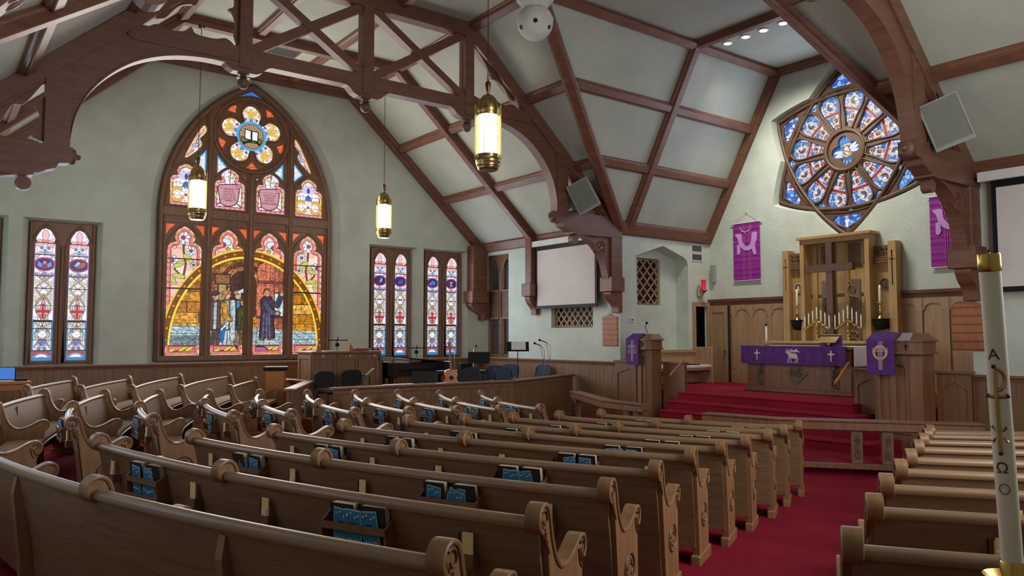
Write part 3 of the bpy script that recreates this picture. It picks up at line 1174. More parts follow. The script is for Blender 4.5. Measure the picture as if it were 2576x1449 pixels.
# chancel walls
fcl = lambda a, b, c: Vector((a, VC1 - c, b))
alc = [(14.0, 1.5), (15.98, 1.5), (15.98, 3.86), (15.93, 3.98), (15.80, 4.06), (15.02, 4.30), (14.0, 3.98)]
mb = MB()
doorh = rect(16.22, 16.70, 0.80, 2.78)
mb.prism(rect(U1 + .06, UA, 0, ZE + .1), [alc, doorh], 0, -.06, fcl)
a0_ = lambda a, b: Vector((a, VC1 + .06, b))
a1_ = lambda a, b: Vector((a, VC1 + .42, b))
loft(mb, alc, a0_, alc, a1_)
grl = rect(14.50, 15.36, 2.80, 4.0)
mb.prism(alc, [grl], -.42, -.46, fcl)
a2_ = lambda a, b: Vector((a, VC1 + .60, b))
loft(mb, grl, lambda a, b: Vector((a, VC1 + .46, b)), grl, a2_)
mb.add([a2_(*p) for p in grl], [(0, 1, 2, 3)])
o = mb.build('wall_chancel_left', WALL)
tag(o, 'sage plaster chancel side wall with an arched alcove', 'wall', kind='structure')
mb = MB()
mb.prism(rect(U1 + .06, UA, 0, ZE + .1), [], 0, -.06, lambda a, b, c: Vector((a, VC0 + c, b)))
o = mb.build('wall_chancel_right', WALL)
tag(o, 'plain sage chancel side wall behind the right pulpit', 'wall', kind='structure')

# ---- chancel rose window (six-pointed star tracery)
RC, RZ, RR = 9.5, 6.33, 2.05


def arc3(A, M, B, n=14):
    ax, ay = A; bx, by = M; cx, cy = B
    d = 2 * (ax * (by - cy) + bx * (cy - ay) + cx * (ay - by))
    ux = ((ax ** 2 + ay ** 2) * (by - cy) + (bx ** 2 + by ** 2) * (cy - ay) + (cx ** 2 + cy ** 2) * (ay - by)) / d
    uy = ((ax ** 2 + ay ** 2) * (cx - bx) + (bx ** 2 + by ** 2) * (ax - cx) + (cx ** 2 + cy ** 2) * (bx - ax)) / d
    r_ = math.hypot(ax - ux, ay - uy)
    t0, t1 = math.atan2(ay - uy, ax - ux), math.atan2(cy - uy, cx - ux)
    tm = math.atan2(by - uy, bx - ux)
    while t1 < t0: t1 += 2 * PI
    while tm < t0: tm += 2 * PI
    if tm > t1:
        t1 -= 2 * PI
    return [(ux + r_ * math.cos(t0 + (t1 - t0) * i / n), uy + r_ * math.sin(t0 + (t1 - t0) * i / n)) for i in range(n + 1)]


def tri_arcs(rot, Rt, rm, n=24):
    P = []
    for k in range(3):
        a = rot + k * 2 * PI / 3
        A = (Rt * math.cos(a), Rt * math.sin(a))
        B = (Rt * math.cos(a + 2 * PI / 3), Rt * math.sin(a + 2 * PI / 3))
        M = (rm * math.cos(a + PI / 3), rm * math.sin(a + PI / 3))
        P += arc3(A, M, B, n)[:-1]
    return P


def pol_rad(P, th):
    best = 0
    for i in range(len(P)):
        x1, y1 = P[i]; x2, y2 = P[(i + 1) % len(P)]
        c, s_ = math.cos(th), math.sin(th)
        den = c * (y2 - y1) - s_ * (x2 - x1)
        if abs(den) < 1e-12: continue
        t = (x1 * (y2 - y1) - y1 * (x2 - x1)) / den
        u_ = (x1 * s_ - y1 * c) / den
        if t > 0 and -1e-9 <= u_ <= 1 + 1e-9: best = max(best, t)
    return best


def star(Rt, rm, n=144):
    A, B = tri_arcs(PI / 2, Rt, rm), tri_arcs(-PI / 2, Rt, rm)
    return [(max(pol_rad(A, 2 * PI * i / n + PI / 6), pol_rad(B, 2 * PI * i / n + PI / 6)), 2 * PI * i / n + PI / 6) for i in range(n)]


# altar wall; local a = -(v-RC) so that a runs to the right as seen from the nave
frA = lambda a, b, c: Vector((UA - c, RC - a, RZ + b))
so = [(r_ * math.cos(t), r_ * math.sin(t)) for r_, t in star(RR + .09, 1.46)]
wallp = [(RC - v, z - RZ) for v, z in ((VC0, 0), (VC0, ZE + .1), (VB0, ZF + .1), (VB1, ZF + .1), (VC1, ZE + .1), (VC1, 0))]
mb = MB()
mb.prism(wallp, [so], 0, -.06, frA)
si = [(r_ * math.cos(t), r_ * math.sin(t)) for r_, t in star(RR, 1.40)]
loft(mb, so, lambda a, b: frA(a, b, 0), si, lambda a, b: frA(a, b, -.22))
o = mb.build('wall_altar', WALL)
tag(o, 'sage plaster altar wall around the blue rose window', 'wall', kind='structure')

rw = thing('window_1', 'blue rose window with twelve petals in a six-pointed oak star', 'window', (UA, RC, RZ), kind='structure')
NP = 12
petals, small = [], []
for k in range(NP):
    a = 2 * PI * (k + .5) / NP + .06
    pr = cat_rom([(.56, -.075), (.8, -.135), (1.06, -.225), (1.26, -.225), (1.375, -.115), (1.395, 0), (1.375, .115), (1.26, .225), (1.06, .225), (.8, .135), (.56, .075)], 3)
    petals.append((a, [(x * math.cos(a) - y * math.sin(a), x * math.sin(a) + y * math.cos(a)) for x, y in pr]))
    a2 = 2 * PI * k / NP + .06
    big_ = pol_rad([(r_ * math.cos(t), r_ * math.sin(t)) for r_, t in star(1.62, 1.62)], a2)
    tri_ = [(1.30, 0), (1.44, -.085), (1.44, .085)] if k % 2 else [(1.29, 0), (1.40, -.13), (1.47, -.06), (1.47, .06), (1.40, .13)]
    small.append((a2, [(x * math.cos(a2) - y * math.sin(a2), x * math.sin(a2) + y * math.cos(a2)) for x, y in tri_]))
tips = []
for k in range(6):
    a = PI / 2 + k * PI / 3
    tp = [(1.53, -.28), (1.53, .28), (1.61, .36), (1.75, .20), (1.88, 0), (1.75, -.20), (1.61, -.36)]
    tips.append((a, [(x * math.cos(a) - y * math.sin(a), x * math.sin(a) + y * math.cos(a)) for x, y in tp]))
qf = [((.19 + .155 * abs(math.cos(2 * (t - .17)))) * math.cos(t), (.19 + .155 * abs(math.cos(2 * (t - .17)))) * math.sin(t)) for t in np.linspace(0, 2 * PI, 48, endpoint=False)]
frR = lambda a, b, c: frA(a, b, c - .22)
mb = MB()
mb.prism(si, [p for _, p in petals] + [p for _, p in small] + [p for _, p in tips] + [qf], -.05, .07, frR)
ROSEW = mat('rose_oak', s2l(98, 72, 52), .45, var=.12)
mb.build('tracery', ROSEW, rw)
for sh_, c_, rad_ in ((tri_arcs(PI / 2, RR - .06, 1.36), .085, .045), (tri_arcs(-PI / 2, RR - .06, 1.36), .10, .045),
                      (tri_arcs(PI / 2, RR - .21, 1.26 + .2), .075, .022), (tri_arcs(-PI / 2, RR - .21, 1.26 + .2), .075, .022)):
    path_tube(sh_, c_, frR, rad_, 'moulding', ROSEW, rw, 8)
for a, p in petals:
    grow = [(x * 1.0 + (x - 1.0 * math.cos(a)) * .115, y + (y - 1.0 * math.sin(a)) * .115) for x, y in p]
    path_tube(grow, .075, frR, .028, 'petal_moulding', ROSEW, rw, 8)
path_tube(circ(0, 0, .47, 40), .08, frR, .05, 'hub_moulding', ROSEW, rw, 8)
for k, (a, p) in enumerate(petals):
    def vf(S, T, a=a):
        r_ = .5 + S * .94
        t = (T - .5) * (2 * PI / NP) * .99
        A, B = r_ * np.cos(a + t), r_ * np.sin(a + t)
        P3 = np.stack([np.full(A.shape, UA + .22), RC - A, RZ + B], 1)
        return r_ * np.sin(t) * (1 if True else -1), r_ * np.cos(t) - .5, P3
    pane('pane', vf, 124, 84, paint_rose_petal, rw, 1.0)
for a, p in small + tips:
    A_ = [q[0] for q in p]; B_ = [q[1] for q in p]
    rect_pane('pane', frR, min(A_) - .01, max(A_) + .01, min(B_) - .01, max(B_) + .01, -.012 if len(p) < 6 else -.02, paint_blue, rw, .016)
rect_pane('pane', frR, -.37, .37, -.37, .37, 0, paint_quatrefoil, rw, .0075)

# ---- the great window
gw = thing('window_6', 'great pointed stained-glass window with a friar nailing up a paper', 'window', (6.5, V1 + .3, 1.4), kind='structure')
frW = FV(V1 + .25)
cxs = [6.5 - 1.54, 6.5 - .513, 6.5 + .513, 6.5 + 1.54]
low = [light_shape(c, .39, 1.54, 3.98, 4.62) for c in cxs]
upp = [light_shape(c, .37, 5.13, 5.66, 6.14) for c in cxs]
mirr = lambda P: [(13.0 - x, y) for x, y in P]
sliver = cat_rom([(4.90, 6.28), (5.10, 6.76), (5.33, 7.14), (5.40, 7.02), (5.33, 6.90), (5.25, 6.80), (5.30, 6.66), (5.15, 6.46)], 3, True)
tri1 = [(5.13, 6.22), (5.41, 6.55), (5.41, 5.98)]
tri2 = [(5.66, 6.46), (5.93, 6.16), (5.66, 5.96)]
topb = [(6.10, 7.995), (6.5, 8.20), (6.90, 7.995), (6.7, 8.06), (6.5, 8.085), (6.3, 8.06)]
GC = (6.5, 7.05)
pet5 = []
for k in range(5):
    a = PI / 2 + .03 + k * 2 * PI / 5
    pr = cat_rom([(.30, -.15), (.44, -.235), (.60, -.225), (.73, -.12), (.765, 0), (.73, .12), (.60, .225), (.44, .235), (.30, .15)], 3)
    pet5.append([(GC[0] + x * math.cos(a) - y * math.sin(a), GC[1] + x * math.sin(a) + y * math.cos(a)) for x, y in pr])
rose_u = []
for i in range(150):
    t = 2 * PI * i / 150 + .3
    rose_u.append(max(pol_rad([(x - GC[0], y - GC[1]) for x, y in p], t) for p in pet5))
rose_hole = [(GC[0] + max(r_, .38) * math.cos(2 * PI * i / 150 + .3), GC[1] + max(r_, .38) * math.sin(2 * PI * i / 150 + .3)) for i, r_ in enumerate(rose_u)]
orange = []
for k in range(5):
    a = PI / 2 + .03 + (k + .5) * 2 * PI / 5
    orange.append([(GC[0] + x * math.cos(a) - y * math.sin(a), GC[1] + x * math.sin(a) + y * math.cos(a)) for x, y in ((.66, 0), (.82, -.15), (.86, 0), (.82, .15))])
corner = []
for c in cxs:
    for sg in (-1, 1):
        corner.append([(c + sg * .44, 4.38), (c + sg * .44, 4.66), (c + sg * .22, 4.66), (c + sg * .34, 4.54)])
red2 = [[(6.27, 5.98), (6.36, 5.98), (6.36, 5.86)], [(6.73, 5.98), (6.64, 5.98), (6.64, 5.86)]]
frame_o = parch(6.5, 2.16, 1.40, 4.95, 3.45, 16)
mb = MB()
mb.prism(frame_o, low + upp + [sliver, mirr(sliver), tri1, tri2, mirr(tri1), mirr(tri2), topb, rose_hole] + orange + corner + red2, -.06, .06, frW)
mb.build('tracery', TRAC, gw)
# mouldings
path_tube(parch(6.5, 2.10, 1.46, 4.95, 3.36, 16), .075, frW, .06, 'arch_moulding', TRAC, gw)
path_tube(parch(6.5, 2.02, 1.52, 4.95, 3.29, 16), .065, frW, .025, 'arch_moulding', TRAC, gw)
path_tube(circ(*GC, .935, 48), .075, frW, .042, 'rose_moulding', TRAC, gw)
path_tube(circ(*GC, .875, 48), .07, frW, .022, 'rose_moulding', TRAC, gw)
path_tube([(GC[0] + (x - GC[0]) * 1.07, GC[1] + (y - GC[1]) * 1.07) for x, y in rose_hole], .065, frW, .026, 'foil_moulding', TRAC, gw)
for i in range(5):
    u = 6.5 + (-2.04 + i * 1.02)
    if 0 < i < 4:
        zt = 6.05 if i == 2 else 7.35
        mb = MB()
        mb.prism([(u - .085, 1.46), (u + .085, 1.46), (u + .085, zt), (u - .085, zt)], [], .06, .10, frW)
        mb.build('mullion', TRAC, gw)
        mb = MB()
        mb.tube([frW(u, 1.46, .11), frW(u, zt, .11)], .05, 8)
        mb.build('mullion_roll', TRAC, gw, smooth=60)
for z0_, z1_, c_ in ((4.86, 5.06, .12), (4.70, 4.74, .09), (1.42, 1.52, .13)):
    mb = MB()
    mb.prism(rect(4.42, 8.58, z0_, z1_), [], .06, c_, frW)
    mb.build('transom', TRAC, gw)
for c in cxs:
    path_tube(parch(c, .45, 4.0, 4.0, .70, 10)[1:-1] if False else [p for p in parch(c, .455, 1.56, 3.95, .72, 10)], .065, frW, .024, 'light_moulding', TRAC, gw)
    path_tube([p for p in parch(c, .455, 5.10, 5.55, .64, 10)], .065, frW, .024, 'light_moulding', TRAC, gw)
# panes
lights_n = [[((p[0] - 4.475) / 4.05, (p[1] - 1.54) / 3.09) for p in sh] for sh in low]
for k, c in enumerate(cxs):
    rect_pane('pane', frW, c - .40, c + .40, 1.52, 4.64, 0, lambda A, B: paint_scene((A - 4.475) / 4.05, (B - 1.54) / 3.09, lights_n), gw, .0072)
    shl = [(p[0] - c, p[1] - 5.13) for p in upp[k]]
    pn = rect_pane('pane', frW, c - .38, c + .38, 5.11, 6.16, 0, lambda A, B, c=c, s_=shl, q=k in (1, 2): paint_top(A - c, B - 5.13, s_, q), gw, .0072)
    if k in (1, 2):
        me = text_mesh('BEHOLD\nGOD IS MY\nSALVATION\nI WILL TRUST\nAND NOT BE\nAFRAID' if k == 1 else 'WHO CAN\nFORGIVE\nSINS BUT\nGOD ALONE', .056 if k == 1 else .066, mat('scroll_ink', s2l(84, 30, 44), .8, var=0))
        t_ = link('lettering', me, gw)
        t_.location = Vector((c - .01, V1 + .25 - .005, 5.13 + .36)) - gw.location
        t_.rotation_euler = (R(90), 0, 0)
    for sg in (-1, 1):
        rect_pane('pane', frW, c + sg * .33 - .13, c + sg * .33 + .13, 4.36, 4.68, .015, lambda A, B: np.tile(np.array(s2l(232, 96, 40)), (A.size, 1)) * (.7 + .5 * h2(np.floor(A * 7), np.floor(B * 7)))[:, None], gw, .05)
def vfr(S, T):
    r_, t = .34 + S * .55, T * 2 * PI
    A, B = r_ * np.cos(t), r_ * np.sin(t)
    return A, B, np.stack([GC[0] + A, np.full(A.shape, V1 + .25), GC[1] + B], 1)
pane('pane', vfr, 76, 560, paint_petal5, gw)
def vfd(S, T):
    r_, t = S * .385, T * 2 * PI
    A, B = r_ * np.cos(t), r_ * np.sin(t)
    return A, B, np.stack([GC[0] + A, np.full(A.shape, V1 + .235), GC[1] + B], 1)
pane('pane', vfd, 56, 260, paint_book, gw)
def paint_sliver(A, B):
    cv = Cv(np.where(A > 6.5, 13.0 - A, A), B, (246, 190, 168))
    cv.lead(.13, .008, (120, 70, 80))
    cv.line(cat_rom([(5.02, 6.38), (5.16, 6.5), (5.20, 6.7), (5.30, 6.92)], 6), .03, (176, 182, 226), .01)
    cv.line(cat_rom([(5.10, 6.62), (5.22, 6.66), (5.26, 6.78), (5.2, 6.84)], 6), .022, (190, 196, 236), .01)
    cv.fill(cv.dist(sliver + [sliver[0]]) < .022, (250, 230, 120))
    return cv.out()


for sg in (0, 1):
    def vfs(S, T, sg=sg):
        B = 6.26 + T * .90
        l_ = 4.90 + (B - 6.28) * .50 - .035
        A = l_ + S * (5.43 - l_)
        A = 13.0 - A if sg else A
        return A, B, np.stack([A, np.full(A.shape, V1 + .255), B], 1)
    pane('pane', vfs, 60, 110, paint_sliver, gw)
for P in (tri1, tri2, mirr(tri1), mirr(tri2)):
    rect_pane('pane', frW, min(p[0] for p in P) - .01, max(p[0] for p in P) + .01, min(p[1] for p in P) - .01, max(p[1] for p in P) + .01, .02, lambda A, B, P=P: (lambda cv: (cv.lead(.09, .006, (130, 120, 150)), cv.fill(cv.dist(P + [P[0]]) < .03, (40, 170, 220)), cv.out())[-1])(Cv(A, B, (240, 240, 255))), gw, .012)
rect_pane('pane', frW, 6.2, 6.8, 7.98, 8.2, -.01, lambda A, B: np.tile(np.array(s2l(36, 120, 224)), (A.size, 1)) * (.6 + .6 * cells(A, B, .03)[0])[:, None], gw, .014)
for P in red2:
    rect_pane('pane', frW, min(p[0] for p in P) - .01, max(p[0] for p in P) + .01, min(p[1] for p in P) - .01, max(p[1] for p in P) + .01, -.03, lambda A, B: (lambda cv: (cv.lead(.11, .008, (90, 30, 20)), cv.out())[-1])(Cv(A, B, (236, 110, 70))), gw, .014)

rwn = thing('window_8', 'pointed window added in the rear gable as source for the fill light', 'window', (6.5, V0, 1.5), kind='structure')  # unseen window, built so the rear fill light has a source
mb = MB()
mb.prism(rear_o, [parch(c, .40, 1.7, 5.6, .7, 10) for c in (4.96, 5.987, 7.013, 8.04)], -.08, .0, frB)
mb.build('tracery', TRAC, rwn)
for c in (4.96, 5.987, 7.013, 8.04):
    rect_pane('pane', frB, c - .41, c + .41, 1.69, 6.32, -.04, paint_blue, rwn, .08)

for n_, v_ in enumerate((5.2, 9.4, 13.6)):  # unseen side windows, added to go with the side fill lights
    sw = thing('window_%d' % (9 + n_), '%s plain side window added for fill light in the wall opposite the chancel' % ('near', 'middle', 'far')[n_], 'window', (U0, v_, 1.5), kind='structure')
    fsw = lambda a, b, c: Vector((U0 + c, a, b))
    mb = MB()
    mb.prism(rect(v_ - .55, v_ + .55, 1.5, 4.3), [parch(v_ + q, .2, 1.6, 3.7, .4, 8) for q in (-.27, .27)], -.08, -.0, fsw)
    mb.build('frame', TRAC, sw)
    for q in (-.27, .27):
        rect_pane('pane', fsw, v_ + q - .21, v_ + q + .21, 1.59, 4.12, -.04, paint_blue, sw, .08)

# ---- paired lancets
def lancets(name, fr, c, z0, z1, label, vars_, par_loc, dim=False):
    wn = thing(name, label, 'window', par_loc, kind='structure')
    L_ = [light_shape(c + sg * .325, .195, z0 + .09, z1 - .52, z1 - .13, 'l') for sg in (-1, 1)]
    mb = MB()
    mb.prism(rect(c - .62, c + .62, z0, z1), L_, -.05, .05, fr)
    mb.build('frame', TRAC, wn)
    for sg in (-1, 1):
        path_tube(parch(c + sg * .325, .255, z0 + .04, z1 - .62, .58, 10), .055, fr, .028, 'light_moulding', TRAC, wn)
    for uu in (-.60, 0, .60):
        mb = MB()
        mb.tube([fr(c + uu, z0, .06), fr(c + uu, z1 - (.5 if uu == 0 else 0), .06)], .035, 8)
        mb.build('mullion', TRAC, wn, smooth=60)
    H_ = (z1 - .13) - (z0 + .09)
    for q, sg in enumerate((-1, 1)):
        cc = c + sg * .325
        rect_pane('pane', fr, cc - .20, cc + .20, z0 + .08, z1 - .11, 0, lambda A, B, cc=cc, q=q: paint_lancet(A - cc, (B - z0 - .09) / H_, vars_[q], .195, H_, dim), wn, .0068)
    return wn


lancets('window_2', FV(V1 + .26), WIN[0][1], 1.38, 4.46, 'lancet window pair at the far edge beside the laptop table', (1, 2), (WIN[0][1], V1 + .3, 1.38))
lancets('window_3', FV(V1 + .26), WIN[1][1], 1.38, 4.46, 'lancet window pair with angel and winged lion roundels', (0, 1), (WIN[1][1], V1 + .3, 1.38))
lancets('window_4', FV(V1 + .26), WIN[2][1], 1.38, 4.46, 'lancet window pair directly behind the grand piano', (2, 3), (WIN[2][1], V1 + .3, 1.38))
lancets('window_5', FV(V1 + .26), WIN[3][1], 1.38, 4.46, 'lancet window pair with a golden chalice roundel', (4, 5), (WIN[3][1], V1 + .3, 1.38))
dwn = lancets('window_7', FU(U1 + .24), 18.42, 1.38, 4.40, 'unlit dark lancet window half covered by wooden panels', (2, 3), (U1 + .24, 18.42, 1.38), True)
for q in (-.32, .31):
    mb = MB()
    mb.prism(rect(18.42 + q - .29, 18.42 + q + .29, 2.50, 3.36), [rect(18.42 + q - .245, 18.42 + q + .245, 2.55, 3.31)], .06, .14, FU(U1 + .24))
    pf = mb.build('cover_panel', TRAC, dwn)
    mb = MB()
    mb.prism(rect(18.42 + q - .25, 18.42 + q + .25, 2.54, 3.32), [], .07, .10, FU(U1 + .24))
    mb.build('board', DKCARV, pf)

# ---- lattice grilles
def grille(name, fr, a0, a1, b0, b1, nx, label):
    gr = thing(name, label, 'grille', fr((a0 + a1) / 2, b0, 0), kind='structure')
    s_ = (a1 - a0) / nx
    py = s_ * 1.05
    gm = mat('grille_wood', s2l(168, 134, 98), .5)
    mb = MB()
    e = .022
    mb.prism(rect(a0, a1, b0, b1), [rect(a0 + e, a1 - e, b0 + e, b1 - e)], 0, .035, fr)
    mb.build('border', gm, gr)
    n_ = nx + int((b1 - b0) / py) + 2
    for sg in (-1, 1):
        for i in range(-n_, n_ + nx + 1):
            xs = a0 + (i + .5) * s_
            f = lambda y: xs + sg * (b1 - y) * s_ / py
            ys = sorted([b1 - sg * (a - xs) * py / s_ for a in (a0, a1)])
            lo, hi = max(b0, ys[0]), min(b1, ys[1])
            if hi - lo > .04:
                mb = MB()
                h = .025
                mb.prism([(f(lo) - h, lo), (f(lo) + h, lo), (f(hi) + h, hi), (f(hi) - h, hi)], [], .004 + .004 * sg, .026 + .004 * sg, fr)
                mb.build('diagonal_bar', gm, gr)
    cu = MB()
    ny = int((b1 - b0) / (py / 2)) + 1
    for j in range(ny + 1):
        for i in range(2 * nx + 1):
            if (i + j) % 2 == 0:
                continue
            # middle of each diamond edge carries a cusp
            for sg in (-1, 1):
                for tg in (-1, 1):
                    x = a0 + i * s_ / 2 + sg * s_ / 4 * .78
                    y = b1 - j * py / 2 + tg * py / 4 * .78
                    if a0 + .02 < x < a1 - .02 and b0 + .02 < y < b1 - .02:
                        cu.prism(circ(x, y, s_ * .105, 8), [], .003, .024, fr)
    c_ = cu.build('cusps', gm, gr)
    c_['kind'] = 'stuff'
    mb = MB()
    mb.prism(rect(a0, a1, b0, b1), [], -.10, -.08, fr)
    mb.build('backing', LEAD, gr)
    return gr


grille('grille_screen', FU(U1 + .16), 14.33, 15.89, 2.24, 3.15, 7, 'oak lattice grille low under the projection screen')
grille('grille_alcove', lambda a, b, c: Vector((a, VC1 + .50 - c, b)), 14.52, 15.34, 2.82, 3.98, 3, 'oak lattice grille inside the arched chancel alcove')

# ---- wainscot and chair rails
def wains(n, p, q, z0, z1, depth, label, m=WAINS, capm=TRAC, nrm=None):
    p, q = Vector((*p, 0)), Vector((*q, 0))
    t = (q - p).normalized()
    nn = Vector(nrm) if nrm else Vector((t.y, -t.x, 0))
    r_ = thing('trim_%d' % n, label, 'wainscot', (*((p + q) / 2).xy, 0), kind='structure')
    def fr(a, b, c):
        return p + t * a + nn * c + Vector((0, 0, b))
    L_ = (q - p).length
    mb = MB()
    mb.prism(rect(0, L_, z0, z1 - .04), [], 0, depth, fr)
    mb.build('boarding', m, r_)
    mb = MB()
    prof = [(0, 0), (depth + .02, 0), (depth + .03, .03), (depth + .055, .05), (depth + .06, .075), (depth + .045, .09), (0, .09)]
    mb.sweep([(fr(0, z1 - .09, 0), nn, (0, 0, 1)), (fr(L_, z1 - .09, 0), nn, (0, 0, 1))], prof)
    mb.build('cap_rail', capm, r_)
    mb = MB()
    mb.prism(rect(0, L_, z0, z0 + .14), [], 0, depth + .02, fr)
    mb.build('skirting', m, r_)
    return r_


wains(2, (U0, V1), (U1, V1), 0, 1.36, .03, 'brown boarded wainscot under the stained windows', nrm=(0, -1, 0))
wains(3, (U1, V1), (U1, VC1), 0, 1.38, .03, 'brown boarded wainscot under the left screen', nrm=(-1, 0, 0))
wains(4, (U1, VC0), (U1, V0), 0, 1.38, .03, 'brown boarded wainscot under the right screen', nrm=(-1, 0, 0))

# arched oak panelling in the chancel
pn = thing('trim_5', 'honey oak panelling with arched heads behind the altar', 'panelling', (UA, RC, .8), kind='structure')
fp = lambda a, b, c: Vector((UA - c, a, b))
mb = MB()
mb.prism(rect(VC0, VC1, .8, 2.86), [], 0, .025, fp)
mb.build('backing', CHOAK, pn)
mb = MB()
mb.sweep([(fp(VC0, 2.82, 0), (-1, 0, 0), (0, 0, 1)), (fp(VC1, 2.82, 0), (-1, 0, 0), (0, 0, 1))], [(0, 0), (.05, 0), (.06, .05), (.09, .09), (.10, .15), (0, .16)])
mb.build('cap_rail', BEAM, pn)
mb = MB()
mb.prism(rect(VC0, VC1, .8, 1.16), [], .025, .05, fp)
mb.build('skirting', CHOAK, pn)
stile = MB().prism(rect(-.045, .045, 1.16, 2.80), [], .025, .055, lambda a, b, c: Vector((-c, a, b)))
stm = stile.mesh('stile', CHOAK)
ph = .27
head_o = [(-.225, 2.80), (-.225, 2.52)] + [(-.225 + .225 * (1 - math.cos(t)), 2.52 + .17 * math.sin(t)) for t in np.linspace(.15, PI / 2, 7)]
head = [(-.225, 2.80), (-.225, 2.50), (-.19, 2.56), (-.16, 2.585), (-.17, 2.62), (-.11, 2.67), (0, 2.70), (.11, 2.67), (.17, 2.62), (.16, 2.585), (.19, 2.56), (.225, 2.50), (.225, 2.80)]
hdm = MB().prism(head, [], .025, .045, lambda a, b, c: Vector((-c, a, b))).mesh('arch_head', CHOAK)
v = 13.1
while v > 5.6:
    if v < 10.9 and v > 8.3:
        v = 8.36
    link('stile', stm, pn, (0, v - RC, -.8))
    if v - .54 > 5.5:
        link('arch_head', hdm, pn, (0, v - .27 - RC, -.8))
    v -= .54

# ---- ceiling
ce = thing('ceiling', 'pale plaster ceiling panels between brown oak ribs', 'ceiling', (0, 0, 0), kind='structure')


def slab(pts, name='plaster_panel'):
    pts = [Vector(p) for p in pts]
    n = (pts[1] - pts[0]).cross(pts[2] - pts[0]).normalized()
    if n.z < 0:
        n = -n
    k = len(pts)
    mb = MB()
    mb.add(pts + [p + n * .05 for p in pts], [tuple(range(k)), tuple(reversed(range(k, 2 * k)))] + [(i, (i + 1) % k, (i + 1) % k + k, i + k) for i in range(k)])
    return mb.build(name, CEIL, ce)


slab([(U1, V1, ZE), (UB1, V1, ZF), (UB1, VB1, ZF), (U1, VC1, ZE)])
slab([(U1, V0, ZE), (UB1, V0, ZF), (UB1, VB0, ZF), (U1, VC0, ZE)])
slab([(U0, V0, ZE), (UB0, V0, ZF), (UB0, V1, ZF), (U0, V1, ZE)])
slab([(UB0, V0, ZF), (UB1, V0, ZF), (UB1, V1, ZF), (UB0, V1, ZF)])
slab([(UB1, VB0, ZF), (UA, VB0, ZF), (UA, VB1, ZF), (UB1, VB1, ZF)])
slab([(U1, VC1, ZE), (UB1, VB1, ZF), (UA, VB1, ZF), (UA, VC1, ZE)])
slab([(U1, VC0, ZE), (UB1, VB0, ZF), (UA, VB0, ZF), (UA, VC0, ZE)])

NR = Vector((-.675, 0, -.738))      # inward normals (into the room)
NL = Vector((.675, 0, -.738))
NF = Vector((0, 0, -1))
NCL = Vector((0, -.875, -.484))
NCR = Vector((0, .875, -.484))


def beam(p, q, wd, dp, n, m=BEAM, name='rib', mould=True, parent=ce):
    p, q, n = Vector(p), Vector(q), Vector(n).normalized()
    t = (q - p).normalized()
    ax = t.cross(n).normalized()
    n = ax.cross(t).normalized() if ax.cross(t).dot(n) > 0 else -ax.cross(t).normalized()
    h = wd / 2
    prof = [(-h, -.02), (-h, dp - .015), (-h + .015, dp), (h - .015, dp), (h, dp - .015), (h, -.02)]
    if mould:
        e = .045
        prof = [(-h - e, -.02), (-h - e, .05), (-h - e + .02, .075), (-h, .09), (-h, dp - .012), (-h + .012, dp), (h - .012, dp), (h, dp - .012), (h, .09), (h + e - .02, .075), (h + e, .05), (h + e, -.02)]
    mb = MB()
    mb.sweep([(p, ax, n), (q, ax, n)], prof)
    return mb.build(name, m, parent)


SLR = (ZF - ZE) / (U1 - UB1)
zr = lambda u: ZE + (U1 - u) * SLR
zl = lambda u: ZE + (u - U0) * SLR
SLC = (ZF - ZE) / (VC1 - VB1)
zc = lambda v: ZE + (VC1 - v) * SLC
PUR = (10.58, 12.02)
for vv in (V1 - .10, 16.52, 2.3, V0 + .1):
    beam((U1, vv, ZE), (UB1, vv, ZF), .20, .20, NR, name='rafter')
    beam((U0, vv, ZE), (UB0, vv, ZF), .20, .20, NL, name='rafter')
    beam((UB0, vv, ZF), (UB1, vv, ZF), .20, .20, NF, name='collar_rib')
for u in PUR:
    # far side, split at the rafters and valley
    vval = VC1 - (U1 - u) * (VC1 - VB1) / (U1 - UB1)
    for a_, b_ in ((V1 - .2, 16.62), (16.42, 13.5), (13.26, vval)):
        beam((u, a_, zr(u)), (u, b_, zr(u)), .17, .13, NR, name='purlin')
    vv2 = VC0 + (U1 - u) * (VC1 - VB1) / (U1 - UB1)
    for a_, b_ in ((V0 + .2, 5.28), (5.5, vv2)):
        beam((u, a_, zr(u)), (u, b_, zr(u)), .17, .13, NR, name='purlin')
    ul = 13.1 - u
    for a_, b_ in ((V1 - .2, 16.62), (16.42, 13.5), (13.26, 9.5), (9.3, 5.5), (5.28, V0 + .2)):
        beam((ul, a_, zl(ul)), (ul, b_, zl(ul)), .17, .13, NL, name='purlin')
# flat ceiling edges and middle ribs
for u in (UB0, 5.65, 7.38, UB1):
    if u == UB1:
        beam((u, V1, ZF), (u, VB1 - .1, ZF), .18, .18, NF + NR, name='edge_rib')
        beam((u, V0, ZF), (u, VB0 + .1, ZF), .18, .18, NF + NR, name='edge_rib')
    elif u == UB0:
        beam((u, V1, ZF), (u, V0, ZF), .18, .18, NF + NL, name='edge_rib')
    else:
        for a_, b_ in ((V1 - .2, 16.62), (16.42, 13.5), (13.26, 5.5), (5.28, V0)):
            beam((u, a_, ZF), (u, b_, ZF), .15, .12, NF, name='flat_rib')
